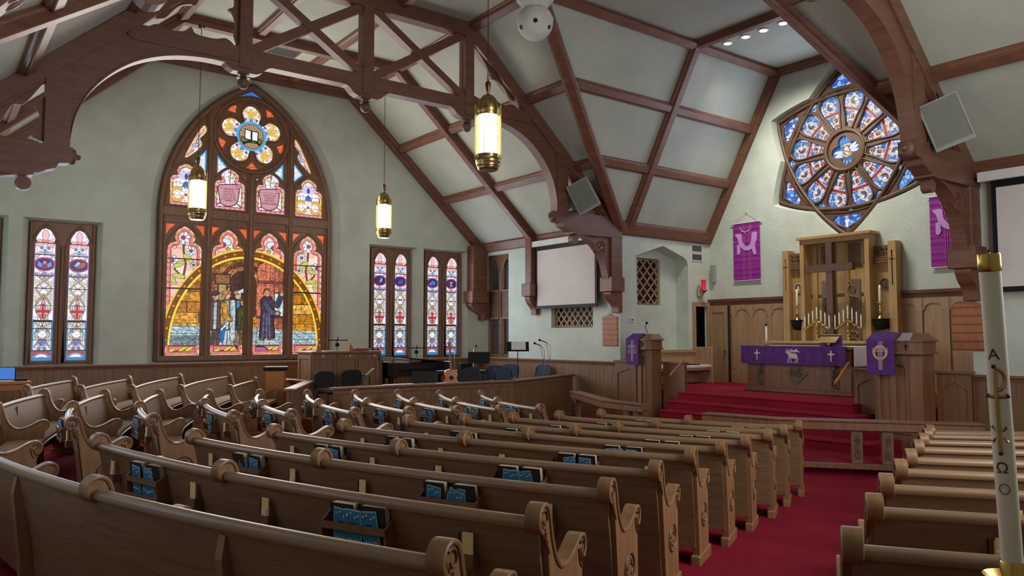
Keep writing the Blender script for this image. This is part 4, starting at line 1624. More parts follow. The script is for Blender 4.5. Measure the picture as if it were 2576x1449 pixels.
# eave cornices
beam((U1 - .02, V1, ZE + .02), (U1 - .02, VC1 + .1, ZE + .02), .24, .12, Vector((-1, 0, -.45)), name='cornice')
beam((U1 - .02, V0, ZE + .02), (U1 - .02, VC0 - .1, ZE + .02), .24, .12, Vector((-1, 0, -.45)), name='cornice')
beam((U1 - .1, VC1 - .02, ZE + .0), (UA, VC1 - .02, ZE + .0), .26, .12, Vector((0, -1, -.35)), name='cornice')
beam((U1 - .1, VC0 + .02, ZE + .0), (UA, VC0 + .02, ZE + .0), .26, .12, Vector((0, 1, -.35)), name='cornice')
# valleys and chancel ribs
beam((U1, VC1, ZE), (UB1, VB1, ZF), .20, .16, NR + NCL, name='valley_rib')
beam((U1, VC0, ZE), (UB1, VB0, ZF), .20, .16, NR + NCR, name='valley_rib')
beam((0.05, 9.75, zl(.05)), (3.9, 12.85, zl(3.9)), .2, .2, NL, name='valley_rib')
for u in (13.72, UA - .08):
    beam((u, VC1, ZE), (u, VB1, ZF), .18, .15, NCL, name='chancel_rib')
    beam((u, VC0, ZE), (u, VB0, ZF), .18, .15, NCR, name='chancel_rib')
    beam((u, VB0, ZF), (u, VB1, ZF), .18, .15, NF, name='chancel_collar')
for vb, vc_, nn, sg in ((VB1, VC1, NCL, 1), (VB0, VC0, NCR, -1)):
    beam((UB1, vb, ZF), (UA, vb, ZF), .20, .17, NF + nn, name='chancel_edge_rib')
    for z in (7.28, 5.98):
        f_ = (z - ZE) / (ZF - ZE)
        vv = vc_ + (vb - vc_) * f_
        us = U1 + (UB1 - U1) * f_
        for a_, b_ in ((us, 13.62), (13.82, UA - .15)):
            beam((a_, vv, z), (b_, vv, z), .16, .12, nn, name='chancel_purlin')

# wall posts and corbels under the rafters
def corbel_post(v, wv, z_top, label, deep=.34, zb=3.35):
    r_ = thing('wall_post', label, 'post', (U1, v, zb - .6), kind='structure')
    mb = MB()
    mb.box(U1 - deep, U1, v - wv / 2, v + wv / 2, zb, z_top, ch=.012)
    mb.build('post_shaft', BEAM, r_)
    mb = MB()
    mb.box(U1 - deep - .08, U1 + .0, v - wv / 2 - .07, v + wv / 2 + .07, zb - .32, zb + .03, ch=.012)
    mb.build('corbel_block', BEAM, r_)
    prof = cat_rom([(0, 0), (-deep - .02, 0), (-deep + .02, -.16), (-.16, -.33), (-.13, -.46), (-.13, -.5), (0, -.5)], 5)
    mb = MB()
    mb.prism(prof, [], -wv / 2 + .02, wv / 2 - .02, lambda a, b, c: Vector((U1 + a, v + c, zb - .32 + b)))
    mb.build('corbel_scroll', BEAM, r_)


corbel_post(16.52, .26, ZE + .05, 'wall post and scrolled corbel at the far side of the left screen', .32, 3.40)
corbel_post(19.02, .34, ZE + .05, 'broad corner post and corbel beside the dark window', .52, 3.30)
corbel_post(13.38, .28, 4.45, 'wall post and corbel between the left screen and the chancel', .36, 3.38)
corbel_post(5.40, .28, 4.45, 'wall post and corbel between the chancel and the right screen', .36, 3.38)
# ------------------------------------------------------------------ hammer-beam trusses
UM = 6.55


def make_truss(v, label):
    t = thing('roof_truss', label, 'truss', (UM, v, 0))
    frT = lambda a, b, c: Vector((a - UM, c, b))
    mir = lambda P: [(2 * UM - x, y) for x, y in P]

    def part(name, P, c, holes=(), m=BEAM2, both=True):
        for k in ((0, 1) if both else (0,)):
            PP = mir(P) if k else P
            hh = [mir(h) for h in holes] if k else holes
            mb = MB()
            mb.prism(PP, hh, -c, c, frT)
            last = lpart(name, mb, m, t)
        return last

    d = .30
    lo = lambda u: zl(u) - d                       # underside of the left rafter
    # rafter, collar (top chord), bottom chord
    part('principal_rafter', [(U0, ZE + .02), (UB0 + .05, ZF + .0), (UB0 + .28, ZF - .17), (U0 + .35, lo(U0 + .35) - .02), (U0, lo(U0 + .35) - .35)], .125)
    part('rafter_edge', [(U0 + .2, lo(U0 + .2) - .10), (UB0 + .2, lo(UB0 + .2) - .10), (UB0 + .2, lo(UB0 + .2) + .0), (U0 + .2, lo(U0 + .2) + .0)], .085)
    part('top_chord', rect(UB0, 2 * UM - UB0, ZF - .30, ZF - .02), .12, both=False)
    ul = 2.62
    part('bottom_chord', [(ul, 6.98 - .0), (ul - .18, 6.80), (ul - .1, 6.72), (2 * UM - ul + .1, 6.72), (2 * UM - ul + .18, 6.80), (2 * UM - ul, 6.98)], .115, both=False)
    # hammer beam
    part('hammer_beam', [(U0, 4.42), (1.30, 4.40), (1.40, 4.46), (1.52, 4.50), (1.56, 4.58), (1.70, 4.60), (1.74, 4.64), (1.74, 4.84), (U0, 4.86)], .13)
    part('hammer_moulding', [(U0, 4.36), (1.12, 4.34), (1.24, 4.36), (1.24, 4.44), (U0, 4.46)], .15)
    dr = circ(1.12, 4.24, .105, 16)
    part('drop', dr, .07)
    # hammer post
    part('hammer_post', [(1.36, 4.84), (1.70, 4.84), (1.70, lo(1.70) + .05), (1.36, lo(1.36) + .05)], .11)
    # arch brace spandrel
    arch = cat_rom([(1.70, 5.0), (1.76, 5.35), (1.92, 5.72), (2.20, 6.08), (2.58, 6.38), (3.06, 6.58), (3.62, 6.67), (4.22, 6.66)], 4)
    part('arch_brace', arch + [(4.22, 6.76), (2.62, 6.76), (lo(1.7) and 2.3, lo(2.3) + .02), (1.68, lo(1.68) + .02), (1.60, 5.0)], .085)
    for k in (0, 1):
        P = mir(arch) if k else arch
        mb = MB()
        mb.sweep([(frT(p[0], p[1], 0), (0, 1, 0), (0, 0, 1)) for p in P], [(-.12, -.02), (.12, -.02), (.12, .02), (-.12, .02)])
        lpart('arch_moulding', mb, BEAM2, t)
    # vertical posts with pendants
    for u, zt in ((4.31, 8.45), (UM + .1, 8.40), (8.99, 8.45)):
        mb = MB()
        mb.box(u - .11 - UM, u + .11 - UM, -.13, .13, 6.62, zt, ch=.008)
        lpart('king_post', mb, BEAM2, t)
        P = [(u - .5, 6.73), (u - .40, 6.70), (u - .30, 6.60), (u - .2, 6.55), (u + .2, 6.55), (u + .30, 6.60), (u + .40, 6.70), (u + .5, 6.73)]
        mb = MB()
        mb.prism(P, [], -.10, .10, frT)
        lpart('post_foot', mb, BEAM2, t)
        mb = MB()
        mb.lathe([(.10, 6.56), (.10, 6.53), (.05, 6.52), (.05, 6.50), (.11, 6.48), (.115, 6.47)], 14, M=Tm(u - UM, 0, 0))
        mb.sphere((u - UM, 0, 6.38), .10, 14, 10)
        lpart('pendant_ball', mb, DKCARV, t, smooth=50)
    # braces
    def brace(p, q, w_, dp):
        p, q = Vector((p[0], p[1])), Vector((q[0], q[1]))
        tt = (q - p).normalized()
        nn = Vector((-tt.y, tt.x)) * w_ / 2
        mb = MB()
        mb.prism([tuple(p - nn), tuple(q - nn), tuple(q + nn), tuple(p + nn)], [], -dp, dp, frT)
        lpart('cross_brace', mb, BEAM2, t)
    brace((4.40, 8.36), (6.60, 6.96), .15, .095)
    brace((4.40, 6.96), (6.60, 8.36), .17, .075)
    brace((6.72, 8.36), (8.92, 6.96), .15, .095)
    brace((6.72, 6.96), (8.92, 8.36), .17, .075)
    # scalloped fretwork
    fret1 = cat_rom([(1.34, 4.9), (1.22, 4.95), (1.24, 5.1), (1.30, 5.3), (1.22, 5.42), (1.30, 5.48), (1.33, 5.55)], 4)
    part('fretwork', [(1.38, 4.88)] + fret1 + [(1.38, 5.6)], .03)
    fret2 = cat_rom([(1.3, 4.88), (1.05, 4.93), (.85, 4.90), (.6, 4.99), (.52, 4.93), (.35, 4.90), (.1, 4.95), (U0, 4.9)], 4)
    part('fretwork', fret2 + [(U0, 4.84), (1.3, 4.84)], .03)
    r = lambda u, dz: (u, lo(u) - .10 + dz)
    fret3 = cat_rom([r(1.3, -.02), r(1.1, -.14), r(.95, -.05), r(.8, -.20), r(.66, -.16), r(.5, -.05), r(.3, -.12)], 4)
    part('fretwork', fret3 + [r(.3, .03), r(1.3, .03)], .03)
    fret4 = cat_rom([(4.19, 8.1), (4.13, 7.9), (4.12, 7.7), (4.02, 7.62), (4.1, 7.56), (4.15, 7.4), (4.13, 7.2), (4.19, 7.03)], 4)
    part('fretwork', [(4.22, 8.12)] + fret4 + [(4.22, 7.0)], .03)
    fret5 = cat_rom([(2.75, 7.0), (2.9, 7.08), (3.1, 7.03), (3.3, 7.06), (3.42, 7.16), (3.5, 7.06), (3.8, 7.05), (4.0, 7.10), (4.15, 7.0)], 4)
    part('fretwork', fret5 + [(4.15, 6.96), (2.75, 6.96)], .03)
    fret6 = cat_rom([r(2.85, -.0), r(3.0, -.10), r(3.2, -.04), r(3.4, -.13), r(3.48, -.20), r(3.56, -.12), r(3.8, -.03), r(4.1, -.06)], 4)
    part('fretwork', fret6 + [r(4.1, .04), r(2.85, .04)], .03)
    # turned boss on the hammer-beam tip
    for sg, u in ((1, 1.74), (-1, 2 * UM - 1.74)):
        mb = MB()
        M = Tm(u - UM, 0, 4.72) @ Matrix.Rotation(sg * PI / 2, 4, 'Y')
        mb.lathe([(.12, -.02), (.125, .02), (.11, .05), (.05, .065), (.045, .09), (.03, .12), (.001, .13)], 16, M=M)
        lpart('boss', mb, DKCARV, t, smooth=50)
    # curved bracket under the hammer beam with pierced quatrefoil
    ba = cat_rom([(1.02, 4.36), (.72, 4.28), (.45, 4.08), (.22, 3.78), (.10, 3.38)], 5)
    qc = (.30, 4.10)
    qh = [(qc[0] + (.05 + .055 * abs(math.cos(2 * a))) * math.cos(a) * .8, qc[1] + (.05 + .055 * abs(math.cos(2 * a))) * math.sin(a) * 1.1) for a in np.linspace(0, 2 * PI, 32, endpoint=False)]
    part('wall_bracket', ba + [(U0, 3.36), (U0, 4.40), (1.02, 4.40)], .065, [qh])
    for k in (0, 1):
        P = mir(ba) if k else ba
        mb = MB()
        mb.sweep([(frT(p[0], p[1], 0), (0, 1, 0), (0, 0, 1)) for p in P], [(-.11, -.018), (.11, -.018), (.11, .018), (-.11, .018)])
        lpart('bracket_moulding', mb, BEAM2, t)
        q = mir([qc])[0] if k else qc
        mb = MB()
        for s_ in (-.07, .07):
            mb.tube([frT(q[0] + .125 * math.cos(a), q[1] + .15 * math.sin(a), s_) for a in np.linspace(0, 2 * PI, 24, endpoint=False)], .022, 6, closed=True)
        lpart('quatrefoil_ring', mb, BEAM2, t, smooth=50)
    return t


trA = make_truss(13.38, 'cross-braced hammer-beam truss beyond the nearest hanging lamp')
trB = dup(trA)
trB.location = (UM, 5.40, 0)
tag(trB, 'hammer-beam truss whose arch curves past the rose window', 'truss')
# ------------------------------------------------------------------ curved oak pews
CR = (0.0, .868, .062)
back_edge = [(.155, -.03), (.15, .0), (.10, .35), (.05, .72), (.035, .80)]
crest = [(CR[0] + CR[2] * math.cos(a), CR[1] + CR[2] * math.sin(a)) for a in np.linspace(R(255), R(20), 14)]
scurve = cat_rom([(.066, .87), (.095, .76), (.14, .665), (.20, .61), (.265, .603), (.34, .628), (.42, .672), (.47, .69), (.515, .682), (.535, .65), (.53, .61), (.505, .575)], 4)
front_edge = [(.495, .52), (.50, .30), (.51, 0), (.51, -.03)]
OUT = back_edge + crest + scurve + front_edge
frE = lambda a, b, c: Vector((a, c, b))


def end_mesh(plain=False):
    mb = MB()
    th = .029
    mb.prism(OUT, [], -th, th, frE)
    cap = crest + scurve
    c0 = (.2, .75)
    path = []
    for i, p in enumerate(cap):
        q0, q1 = cap[max(0, i - 1)], cap[min(len(cap) - 1, i + 1)]
        tx, ty = q1[0] - q0[0], q1[1] - q0[1]
        l_ = math.hypot(tx, ty)
        path.append(((p[0], 0, p[1]), (0, 1, 0), (-ty / l_, 0, tx / l_)))
    mb.sweep(path, [(-.037, -.010), (.037, -.010), (.041, 0), (.037, .010), (-.037, .010), (-.041, 0)])
    mb.box(.10, .56, -.04, .04, -.03, .07, ch=.01)
    return mb.mesh('end_panel', PEWE, smooth=35)


CARVW = mat('pew_carving', s2l(108, 78, 52), .45, var=.12, scale=8)
END = end_mesh()


def carve_mesh(side, part):
    """acanthus scroll on crest and arm, and the round quatrefoil on the aisle face"""
    mb = MB()
    y = side * .031
    for pts in (((-.03, .90), (.0, .905), (.03, .885), (.03, .85), (.0, .84), (-.01, .86)),
                ((-.045, .87), (-.035, .82), (.0, .78), (.04, .79)), ((-.03, .85), (-.005, .79), (.03, .74), (.062, .755)),
                ((.0, .82), (.03, .75), (.06, .70)))[:99 if part == 0 else 0] + (() if part == 0 else (((.46, .655), (.49, .665), (.51, .64), (.49, .62)), ((.47, .62), (.485, .57), (.51, .545)), ((.445, .63), (.455, .57), (.48, .53)))):
        P = cat_rom(pts, 4)
        n = len(P)
        mb.tube([(p[0], y, p[1]) for p in P], [.009 * (1 - .55 * i / n) for i in range(n)], 6)
    return mb.mesh('leaf_carving', CARVW, smooth=60)


def rosette_mesh(side):
    mb = MB()
    y = side * .030
    cx, cz, r_ = .315, .36, .092
    mb.tube([(cx + r_ * math.cos(a), y, cz + r_ * math.sin(a)) for a in np.linspace(0, 2 * PI, 28, endpoint=False)], .010, 6, closed=True)
    mb.tube([(cx + (.038 + .022 * abs(math.cos(2.5 * a))) * math.cos(a), y, cz + (.038 + .022 * abs(math.cos(2.5 * a))) * math.sin(a)) for a in np.linspace(0, 2 * PI, 40, endpoint=False)], .0075, 6, closed=True)
    return mb.mesh('rosette', CARVW, smooth=60)


CARVE = {(s, q): carve_mesh(s, q) for s in (-1, 1) for q in (0, 1)}
ROSET = {s: rosette_mesh(s) for s in (-1, 1)}
BRACE = MB().prism([(.12, .02), (.03, .78), (-.012, .80), (-.03, .70), (.02, .30), (.03, .02)], [], -.022, .022, frE).mesh('back_brace', PEWE)

# rack, cards, books (local: x toward the chancel, back face of the pew near x=0)
mb = MB()
for sy in (-.215, .205):
    mb.prism([(.03, .585), (-.075, .585), (-.085, .725), (-.05, .745), (.022, .80)], [], sy, sy + .012, lambda a, b, c: Vector((a, c, b)))
mb.box(-.088, -.074, -.215, .217, .692, .728)
mb.box(-.082, -.070, -.215, .217, .585, .615)
mb.box(-.08, .03, -.215, .217, .585, .595)
RACK = mb.mesh('book_rack', PULP)
mb = MB()
mb.box(-.034, .02, -.036, .036, .60, .665)
mb.box(-.028, .02, .046, .066, .60, .655)
HOLD = mb.mesh('card_holder', PULP)
mb = MB()
mb.box(-.026, -.020, -.030, .028, .605, .765, 0)
mb.box(-.020, -.014, -.024, .033, .605, .752, 0)
CARD = mb.mesh('offering_card', YELLOW)
mb = MB()
mb.box(-.028, -.022, -.020, .024, .600, .700, 0)
CARDW = mb.mesh('white_card', PAPER)
PENC = MB().lathe([(.0045, .60), (.0045, .745), (.001, .76)], 6, M=Tm(-.005, .056, 0)).mesh('pencil', BLACK)
# hymnal: black boards, cream block
bk = MB()
bk.box(-.034, -.030, -.078, .078, 0, .235)
bk.box(.012, .016, -.078, .078, 0, .235)
bk.box(-.034, .016, .074, .079, 0, .235)
BKC = bk.mesh('cover', mat('hymnal_black', (.010, .010, .014), .55, var=.05))
BKP = MB().box(-.0295, .0115, -.074, .074, .004, .231).mesh('page_block', PAGES)
lf = MB()
lf.box(-.003, .003, -.052, .052, 0, .205, 1)
lf.box(-.0042, -.003, -.047, .047, .006, .199, 0)
for q in (-.035, -.015, .012, .034):
    lf.box(-.0050, -.0042, q - .004, q + .004, .172 + .01 * math.sin(q * 90), .182 + .01 * math.sin(q * 90), 2)
lf.box(-.0050, -.0042, -.018, .020, .13, .137, 3)
LEAF = lf.mesh('leaflet', [NAVY, PALEB, WHITEC, mat('leaflet_dark', s2l(14, 50, 84), .6, var=.05)])
WELC = text_mesh('WELCOME', .016, PAPER)

N_ORD = ['first', 'second', 'third', 'fourth', 'fifth', 'sixth', 'seventh', 'eighth', 'ninth', 'tenth']


def pew(block, i, A, B, mids, aisle, label, group, racks=(), cards=(), books=True, braces=()):
    """A,B = (r, angle) of the two ends, angle increasing; mids = extra supports"""
    pu, pv = polar((A[0] + B[0]) / 2, (A[1] + B[1]) / 2)
    p = thing('pew', label, 'pew', (pu, pv, floor_z(pu, pv)), group=group)
    L_ = abs(R(B[1] - A[1])) * (A[0] + B[0]) / 2
    n = max(8, int(L_ / .16))
    ang = [A[1] + (B[1] - A[1]) * k / n for k in range(n + 1)]
    rr = [A[0] + (B[0] - A[0]) * k / n for k in range(n + 1)]

    def strip(name, prof, m, smooth=40):
        mb = MB()
        path = []
        for a, r_ in zip(ang, rr):
            u, v = polar(r_, a)
            inw = (math.cos(R(a)), -math.sin(R(a)), 0)
            path.append(((u, v, floor_z(u, v)), inw, (0, 0, 1)))
        mb.sweep(path, prof)
        return mb.build(name, m, p, smooth=smooth)

    strip('backrest', [(.13, .13), (.115, .30), (.095, .45), (.012, .835), (-.012, .835), (.073, .45), (.093, .30), (.108, .13)], PEW)
    strip('top_rail', [(-.030, .822), (-.036, .838), (-.030, .856), (-.012, .870), (.006, .873), (.022, .866), (.030, .850), (.026, .828), (.012, .822)], RAILW, 60)
    strip('seat', [(.10, .405), (.50, .405), (.515, .42), (.50, .435), (.10, .425)], PEW)
    strip('cushion', [(.11, .437), (.49, .439), (.502, .455), (.485, .478), (.12, .470)], TANFAB, 60)

    def at(a):
        f_ = (a - A[1]) / (B[1] - A[1])
        r_ = A[0] + (B[0] - A[0]) * f_
        u, v = polar(r_, a)
        return Vector((u, v, floor_z(u, v))), -R(a)

    for a, kind in [(A[1], 'end_panel'), (B[1], 'end_panel')] + [(m, 'support_panel') for m in mids]:
        loc, rz = at(a)
        e = link(kind, END, p, loc - p.location, rz)
        side = 0
        if a == A[1] and 'A' in aisle:
            side = -1
        if a == B[1] and 'B' in aisle:
            side = 1
        if side:
            link('crest_carving', CARVE[side, 0], e)
            link('arm_carving', CARVE[side, 1], e)
            link('rosette', ROSET[side], e)
    for a in braces:
        loc, rz = at(a)
        link('back_brace', BRACE, p, loc - p.location, rz)
    seg = sorted([A[1], B[1]] + list(mids))
    for q, a in enumerate(racks):
        loc, rz = at(a)
        link('book_rack', RACK, p, loc - p.location, rz)
        if not books:
            continue
        M = Matrix.Rotation(rz, 4, 'Z')
        where = 'in rack %s of the %s' % (('one', 'two', 'three')[q], group_short[block] % N_ORD[i])
        rnd = random.Random(block * 1000 + i * 37 + q)
        hy = [-.115 + rnd.uniform(-.02, .02), .09 + rnd.uniform(-.03, .025)]
        for k_, yy in enumerate(hy):
            b = thing('hymnal', 'black hymnal, the %s one %s' % (('right-hand', 'left-hand')[k_], where), 'book', loc + M @ Vector((-.004, yy, .599)), rz, group='hymnals in the pew racks')
            b.rotation_euler = (0, R(-rnd.uniform(8, 11)), rz + R(rnd.uniform(-3, 3)))
            link('cover', BKC, b)
            link('page_block', BKP, b)
        for k_, yy in enumerate((-.09, .0, .11)[: rnd.choice((2, 3, 3))]):
            f = link('leaflet', LEAF, None, loc + M @ Vector((-.046, yy + rnd.uniform(-.025, .025), .600)))
            f.rotation_euler = (R(rnd.choice((-4, 3, 8, -8, 22 if k_ == 1 else -5))), R(-rnd.uniform(7, 10)), rz)
            tag(f, 'blue welcome leaflet, %s one %s' % (('right-hand', 'middle', 'left-hand')[k_], where), 'leaflet', 'welcome leaflets in the pew racks')
            w_ = link('lettering', WELC, f, (-.0052, 0, .045))
            w_.rotation_euler = (R(90), 0, R(-90))
    for q, a in enumerate(cards):
        loc, rz = at(a)
        h = link('card_holder', HOLD, p, loc - p.location, rz)
        link('pencil', PENC, h)
        c = link('offering_card', CARD, None, loc, rz)
        tag(c, 'yellow offering card, number %s along the %s' % (('one', 'two', 'three', 'four')[q], group_short[block] % N_ORD[i]), 'card', 'offering cards on the pews')
        if (i + q) % 2:
            link('white_slip', CARDW, c, (-.003, 0, .0))
    return p


group_short = {1: '%s pew of the front block', 2: '%s pew of the middle block', 3: '%s pew by the window wall', 4: '%s pew by the right edge'}
# inner row first (nearest the chancel)
Mend = [(7.46, -31.4), (8.31, -30.4), (9.10, -29.7), (9.90, -28.9), (10.67, -28.3), (11.47, -27.8), (12.48, -27.7), (13.45, -27.6), (14.37, -27.5), (15.21, -27.5)]
Mmid = [None, None, -19.1, -18.4, -17.8, -17.3, -17.7, -18.1, -18.4, -18.7]
Mleft = [(7.31, -10.0), (8.19, -9.6), (9.03, -9.2), (9.81, -8.8), (10.57, -8.0), (11.54, -8.8), (12.47, -9.8), (13.29, -10.2), (14.05, -10.1), (14.85, -9.6)]
for i in range(10):
    A, B = Mend[i], Mleft[i]
    m = [Mmid[i]] if Mmid[i] else [(A[1] + B[1]) / 2]
    segs = [A[1]] + m + [B[1]]
    rk, cd = [], []
    for a, b in zip(segs[:-1], segs[1:]):
        if i < 9:
            rk.append(a + (b - a) * .46)
            cd += [a + (b - a) * .16, a + (b - a) * .80]
    br = [A[1] + (B[1] - A[1]) * f for f in (.25, .74)] if i == 9 else []
    pew(1, i, A, B, m, 'A', 'curved oak pew, %s row counted from the communion rail, in the front block' % N_ORD[i], 'pews of the front block', rk, cd, True, br)
Lend = [(7.31, -.2), (8.11, -.4), (8.92, -.8), (9.71, -.9), (10.50, -.8), (11.39, -1.3), (12.10, -1.5), (13.02, -2.4), (13.80, -3.0), (14.6, -3.2)]
Lleft = [(6.97, 26.2), (7.80, 24.8), (8.61, 23.5), (9.40, 21.7), (10.24, 20.2), (11.03, 19.4), (11.82, 18.1), (12.54, 17.3), (13.28, 16.4), (14.06, 16.0)]
Lmid = [12.5, 11.5, 10.0, 9.7, 8.1, 7.2, 8.6, 5.9, 6.1, 6.0]
for i in range(10):
    A, B = Lend[i], Lleft[i]
    m = [Lmid[i]]
    rk, cd = [], []
    segs = [A[1]] + m + [B[1]]
    for a, b in zip(segs[:-1], segs[1:]):
        rk.append(a + (b - a) * .5)
        cd += [a + (b - a) * .15]
    pew(2, i, A, B, m, 'A', 'curved oak pew, %s row counted from the communion rail, in the middle block' % N_ORD[i], 'pews of the middle block', rk, cd)
Fnear = [(11.61, 25.1), (12.38, 23.5), (13.10, 22.1), (13.81, 20.9), (14.51, 19.9)]
Ffar = [(11.73, 37.7), (12.70, 42.3), (13.40, 38.2), (13.93, 33.1), (14.63, 29.9)]
for i in range(5):
    pew(3, i, Fnear[i], Ffar[i], [], 'A', 'oak pew, %s row behind the small enclosure, along the window wall' % N_ORD[i], 'pews by the window wall')
Rend = [(7.60, -42.2), (8.15, -40.8), (8.93, -39.1), (9.79, -37.6), (10.73, -36.2), (11.58, -35.1), (12.46, -34.1), (13.34, -33.4), (14.31, -32.7)]
for i in range(9):
    B = Rend[i]
    lim = math.degrees(math.asin(min(1, 9.3 / B[0])))
    a2 = -min(lim, -B[1] + 20)
    A = (B[0], a2)
    rk = [a2 + (B[1] - a2) * .55]
    cd = [a2 + (B[1] - a2) * .78]
    pew(4, i, A, B, [], 'B', 'oak pew, %s row counted from the communion rail, at the right edge' % N_ORD[i], 'pews at the right edge', rk, cd)
# ------------------------------------------------------------------ chancel furniture
def frU(u, v0):          # a to the right as seen from the nave (-v), b up (world z), c toward the nave
    return lambda a, b, c: Vector((u - c, v0 - a, b))


def cross_poly(cx, cy, w_, h_, t, arm=.36):
    y1 = cy + h_ * (1 - arm)
    return [(cx - t, cy), (cx + t, cy), (cx + t, y1 - t), (cx + w_, y1 - t), (cx + w_, y1 + t), (cx + t, y1 + t), (cx + t, cy + h_), (cx - t, cy + h_), (cx - t, y1 + t), (cx - w_, y1 + t), (cx - w_, y1 - t), (cx - t, y1 - t)]


def scroll_carving(mb, fr, a0, a1, b0, b1, c, rad=.016, n=3, flip=1):
    w_, h_ = (a1 - a0), (b1 - b0) / n
    for k in range(n):
        cx, cy = (a0 + a1) / 2, b0 + h_ * (k + .5)
        sg = flip * (1 if k % 2 else -1)
        P = [(cx + sg * w_ * .36 * (1 - .13 * q) * math.cos(q), cy + h_ * .34 * (1 - .13 * q) * math.sin(q)) for q in np.linspace(-1.9, 4.4, 16)]
        mb.tube([fr(p[0], p[1], c) for p in P], [rad * (1 - .4 * i / 16) for i in range(16)], 6)
        P = cat_rom([(cx - sg * w_ * .40, cy - h_ * .48), (cx - sg * w_ * .1, cy - h_ * .3), (cx + sg * w_ * .1, cy + h_ * .35), (cx + sg * w_ * .4, cy + h_ * .48)], 4)
        mb.tube([fr(p[0], p[1], c) for p in P], rad * .8, 6)


# altar
AV = 9.33
al = thing('altar', 'wooden altar table carved with a sacred monogram', 'altar', (14.93, AV, .80))
fa = frU(14.55, AV)
mb = MB()
mb.box(14.55, 15.35, AV - 1.2, AV + 1.2, .88, 1.74)
mb.build('body', PULP, al)
mb = MB()
mb.box(14.50, 15.40, AV - 1.26, AV + 1.26, .80, .90, ch=.02)
mb.build('plinth', PULP, al)
mb = MB()
mb.box(14.48, 15.42, AV - 1.27, AV + 1.27, 1.72, 1.775, ch=.01)
mb.build('table_top', PULP, al)
for a in (-.86, .86):
    mb = MB()
    mb.prism(rect(a - .085, a + .085, .93, 1.6), [], 0, .012, fa)
    s_ = mb.build('carved_strip', DKCARV, al)
    mb = MB()
    scroll_carving(mb, fa, a - .075, a + .075, .95, 1.58, .018, .016, 3)
    mb.build('scroll', DKCARV, s_, smooth=60)
mb = MB()
mb.prism([(0, .98), (.27, 1.22), (0, 1.46), (-.27, 1.22)], [], 0, .012, fa)
dm = mb.build('monogram_diamond', DKCARV, al)
tm = link('lettering', text_mesh('IhS', .24, mat('monogram_cut', s2l(44, 32, 24), .7)), dm)
tm.location = Vector((14.55 - .014, AV, 1.22)) - al.location
tm.rotation_euler = (R(90), 0, R(-90))
# cloths
mb = MB()
fair = [(14.44, 1.779), (14.44, 1.784), (15.43, 1.784), (15.43, 1.779)]
mb.box(14.46, 15.40, AV - 1.295, AV + 1.285, 1.777, 1.785)
mb.box(14.50, 15.30, AV - 1.305, AV - 1.293, 1.40, 1.785)
o = mb.build('altar_cloth', WHITEC)
tag(o, 'white linen cloth spread over the altar top', 'cloth')
fr_ = thing('altar_frontal', 'purple frontal with two crosses and a lamb hanging on the altar', 'altar frontal', (14.44, AV, 1.40))
mb = MB()
n = 60
path = [((14.44 - .008 * math.sin(i * 1.1) * (0.4 + .6 * math.sin(i * .37) ** 2), AV + 1.28 - 2.44 * i / n, 0), (1, 0, 0), (0, 0, 1)) for i in range(n + 1)]
mb.sweep(path, [(-.004, 1.40), (.004, 1.40), (.004, 1.788), (-.004, 1.788)])
mb.build('cloth', PURPLE, fr_)
mb = MB()
mb.box(14.44, 14.62, AV - 1.16, AV + 1.28, 1.786, 1.79)
mb.build('top_fold', PURPLE, fr_)
ff = frU(14.44, AV)
for a in (-.86, .86):
    mb = MB()
    mb.prism(cross_poly(a, 1.49, .075, .22, .014), [], .012, .018, ff)
    mb.prism(circ(a, 1.63, .035, 16), [], .012, .020, ff)
    mb.build('embroidered_cross', SILVER, fr_)
mb = MB()
body = cat_rom([(-.10, 1.62), (-.06, 1.66), (.0, 1.64), (.08, 1.63), (.115, 1.59), (.11, 1.54), (.05, 1.53), (-.03, 1.54), (-.075, 1.55)], 3, True)
mb.prism(body, [], .012, .018, ff)
for P in (((-.06, 1.56), (-.10, 1.52), (-.085, 1.47), (-.12, 1.45)), ((-.05, 1.55), (-.04, 1.49), (-.04, 1.45), (-.02, 1.45)), ((.07, 1.55), (.09, 1.50), (.06, 1.45), (.08, 1.45)), ((.10, 1.56), (.125, 1.51), (.10, 1.45), (.13, 1.45))):
    mb.tube([ff(p[0], p[1], .015) for p in P], .011, 6)
mb.prism(circ(-.105, 1.665, .036, 14), [], .012, .02, ff)
mb.tube([ff(-.105 + .052 * math.cos(q), 1.672 + .052 * math.sin(q), .014) for q in np.linspace(0, 2 * PI, 18, endpoint=False)], .005, 5, closed=True)
mb.tube([ff(-.06, 1.60, .014), ff(-.01, 1.74, .014)], .005, 5)
mb.prism(cat_rom([(-.03, 1.72), (.04, 1.70), (.10, 1.735), (.13, 1.69), (.18, 1.66), (.11, 1.665), (.03, 1.66), (-.05, 1.68)], 3, True), [], .012, .017, ff)
mb.tube([ff(-.12, 1.448, .014), ff(.14, 1.448, .014)], .004, 5)
mb.build('embroidered_lamb', SILVER, fr_, smooth=50)

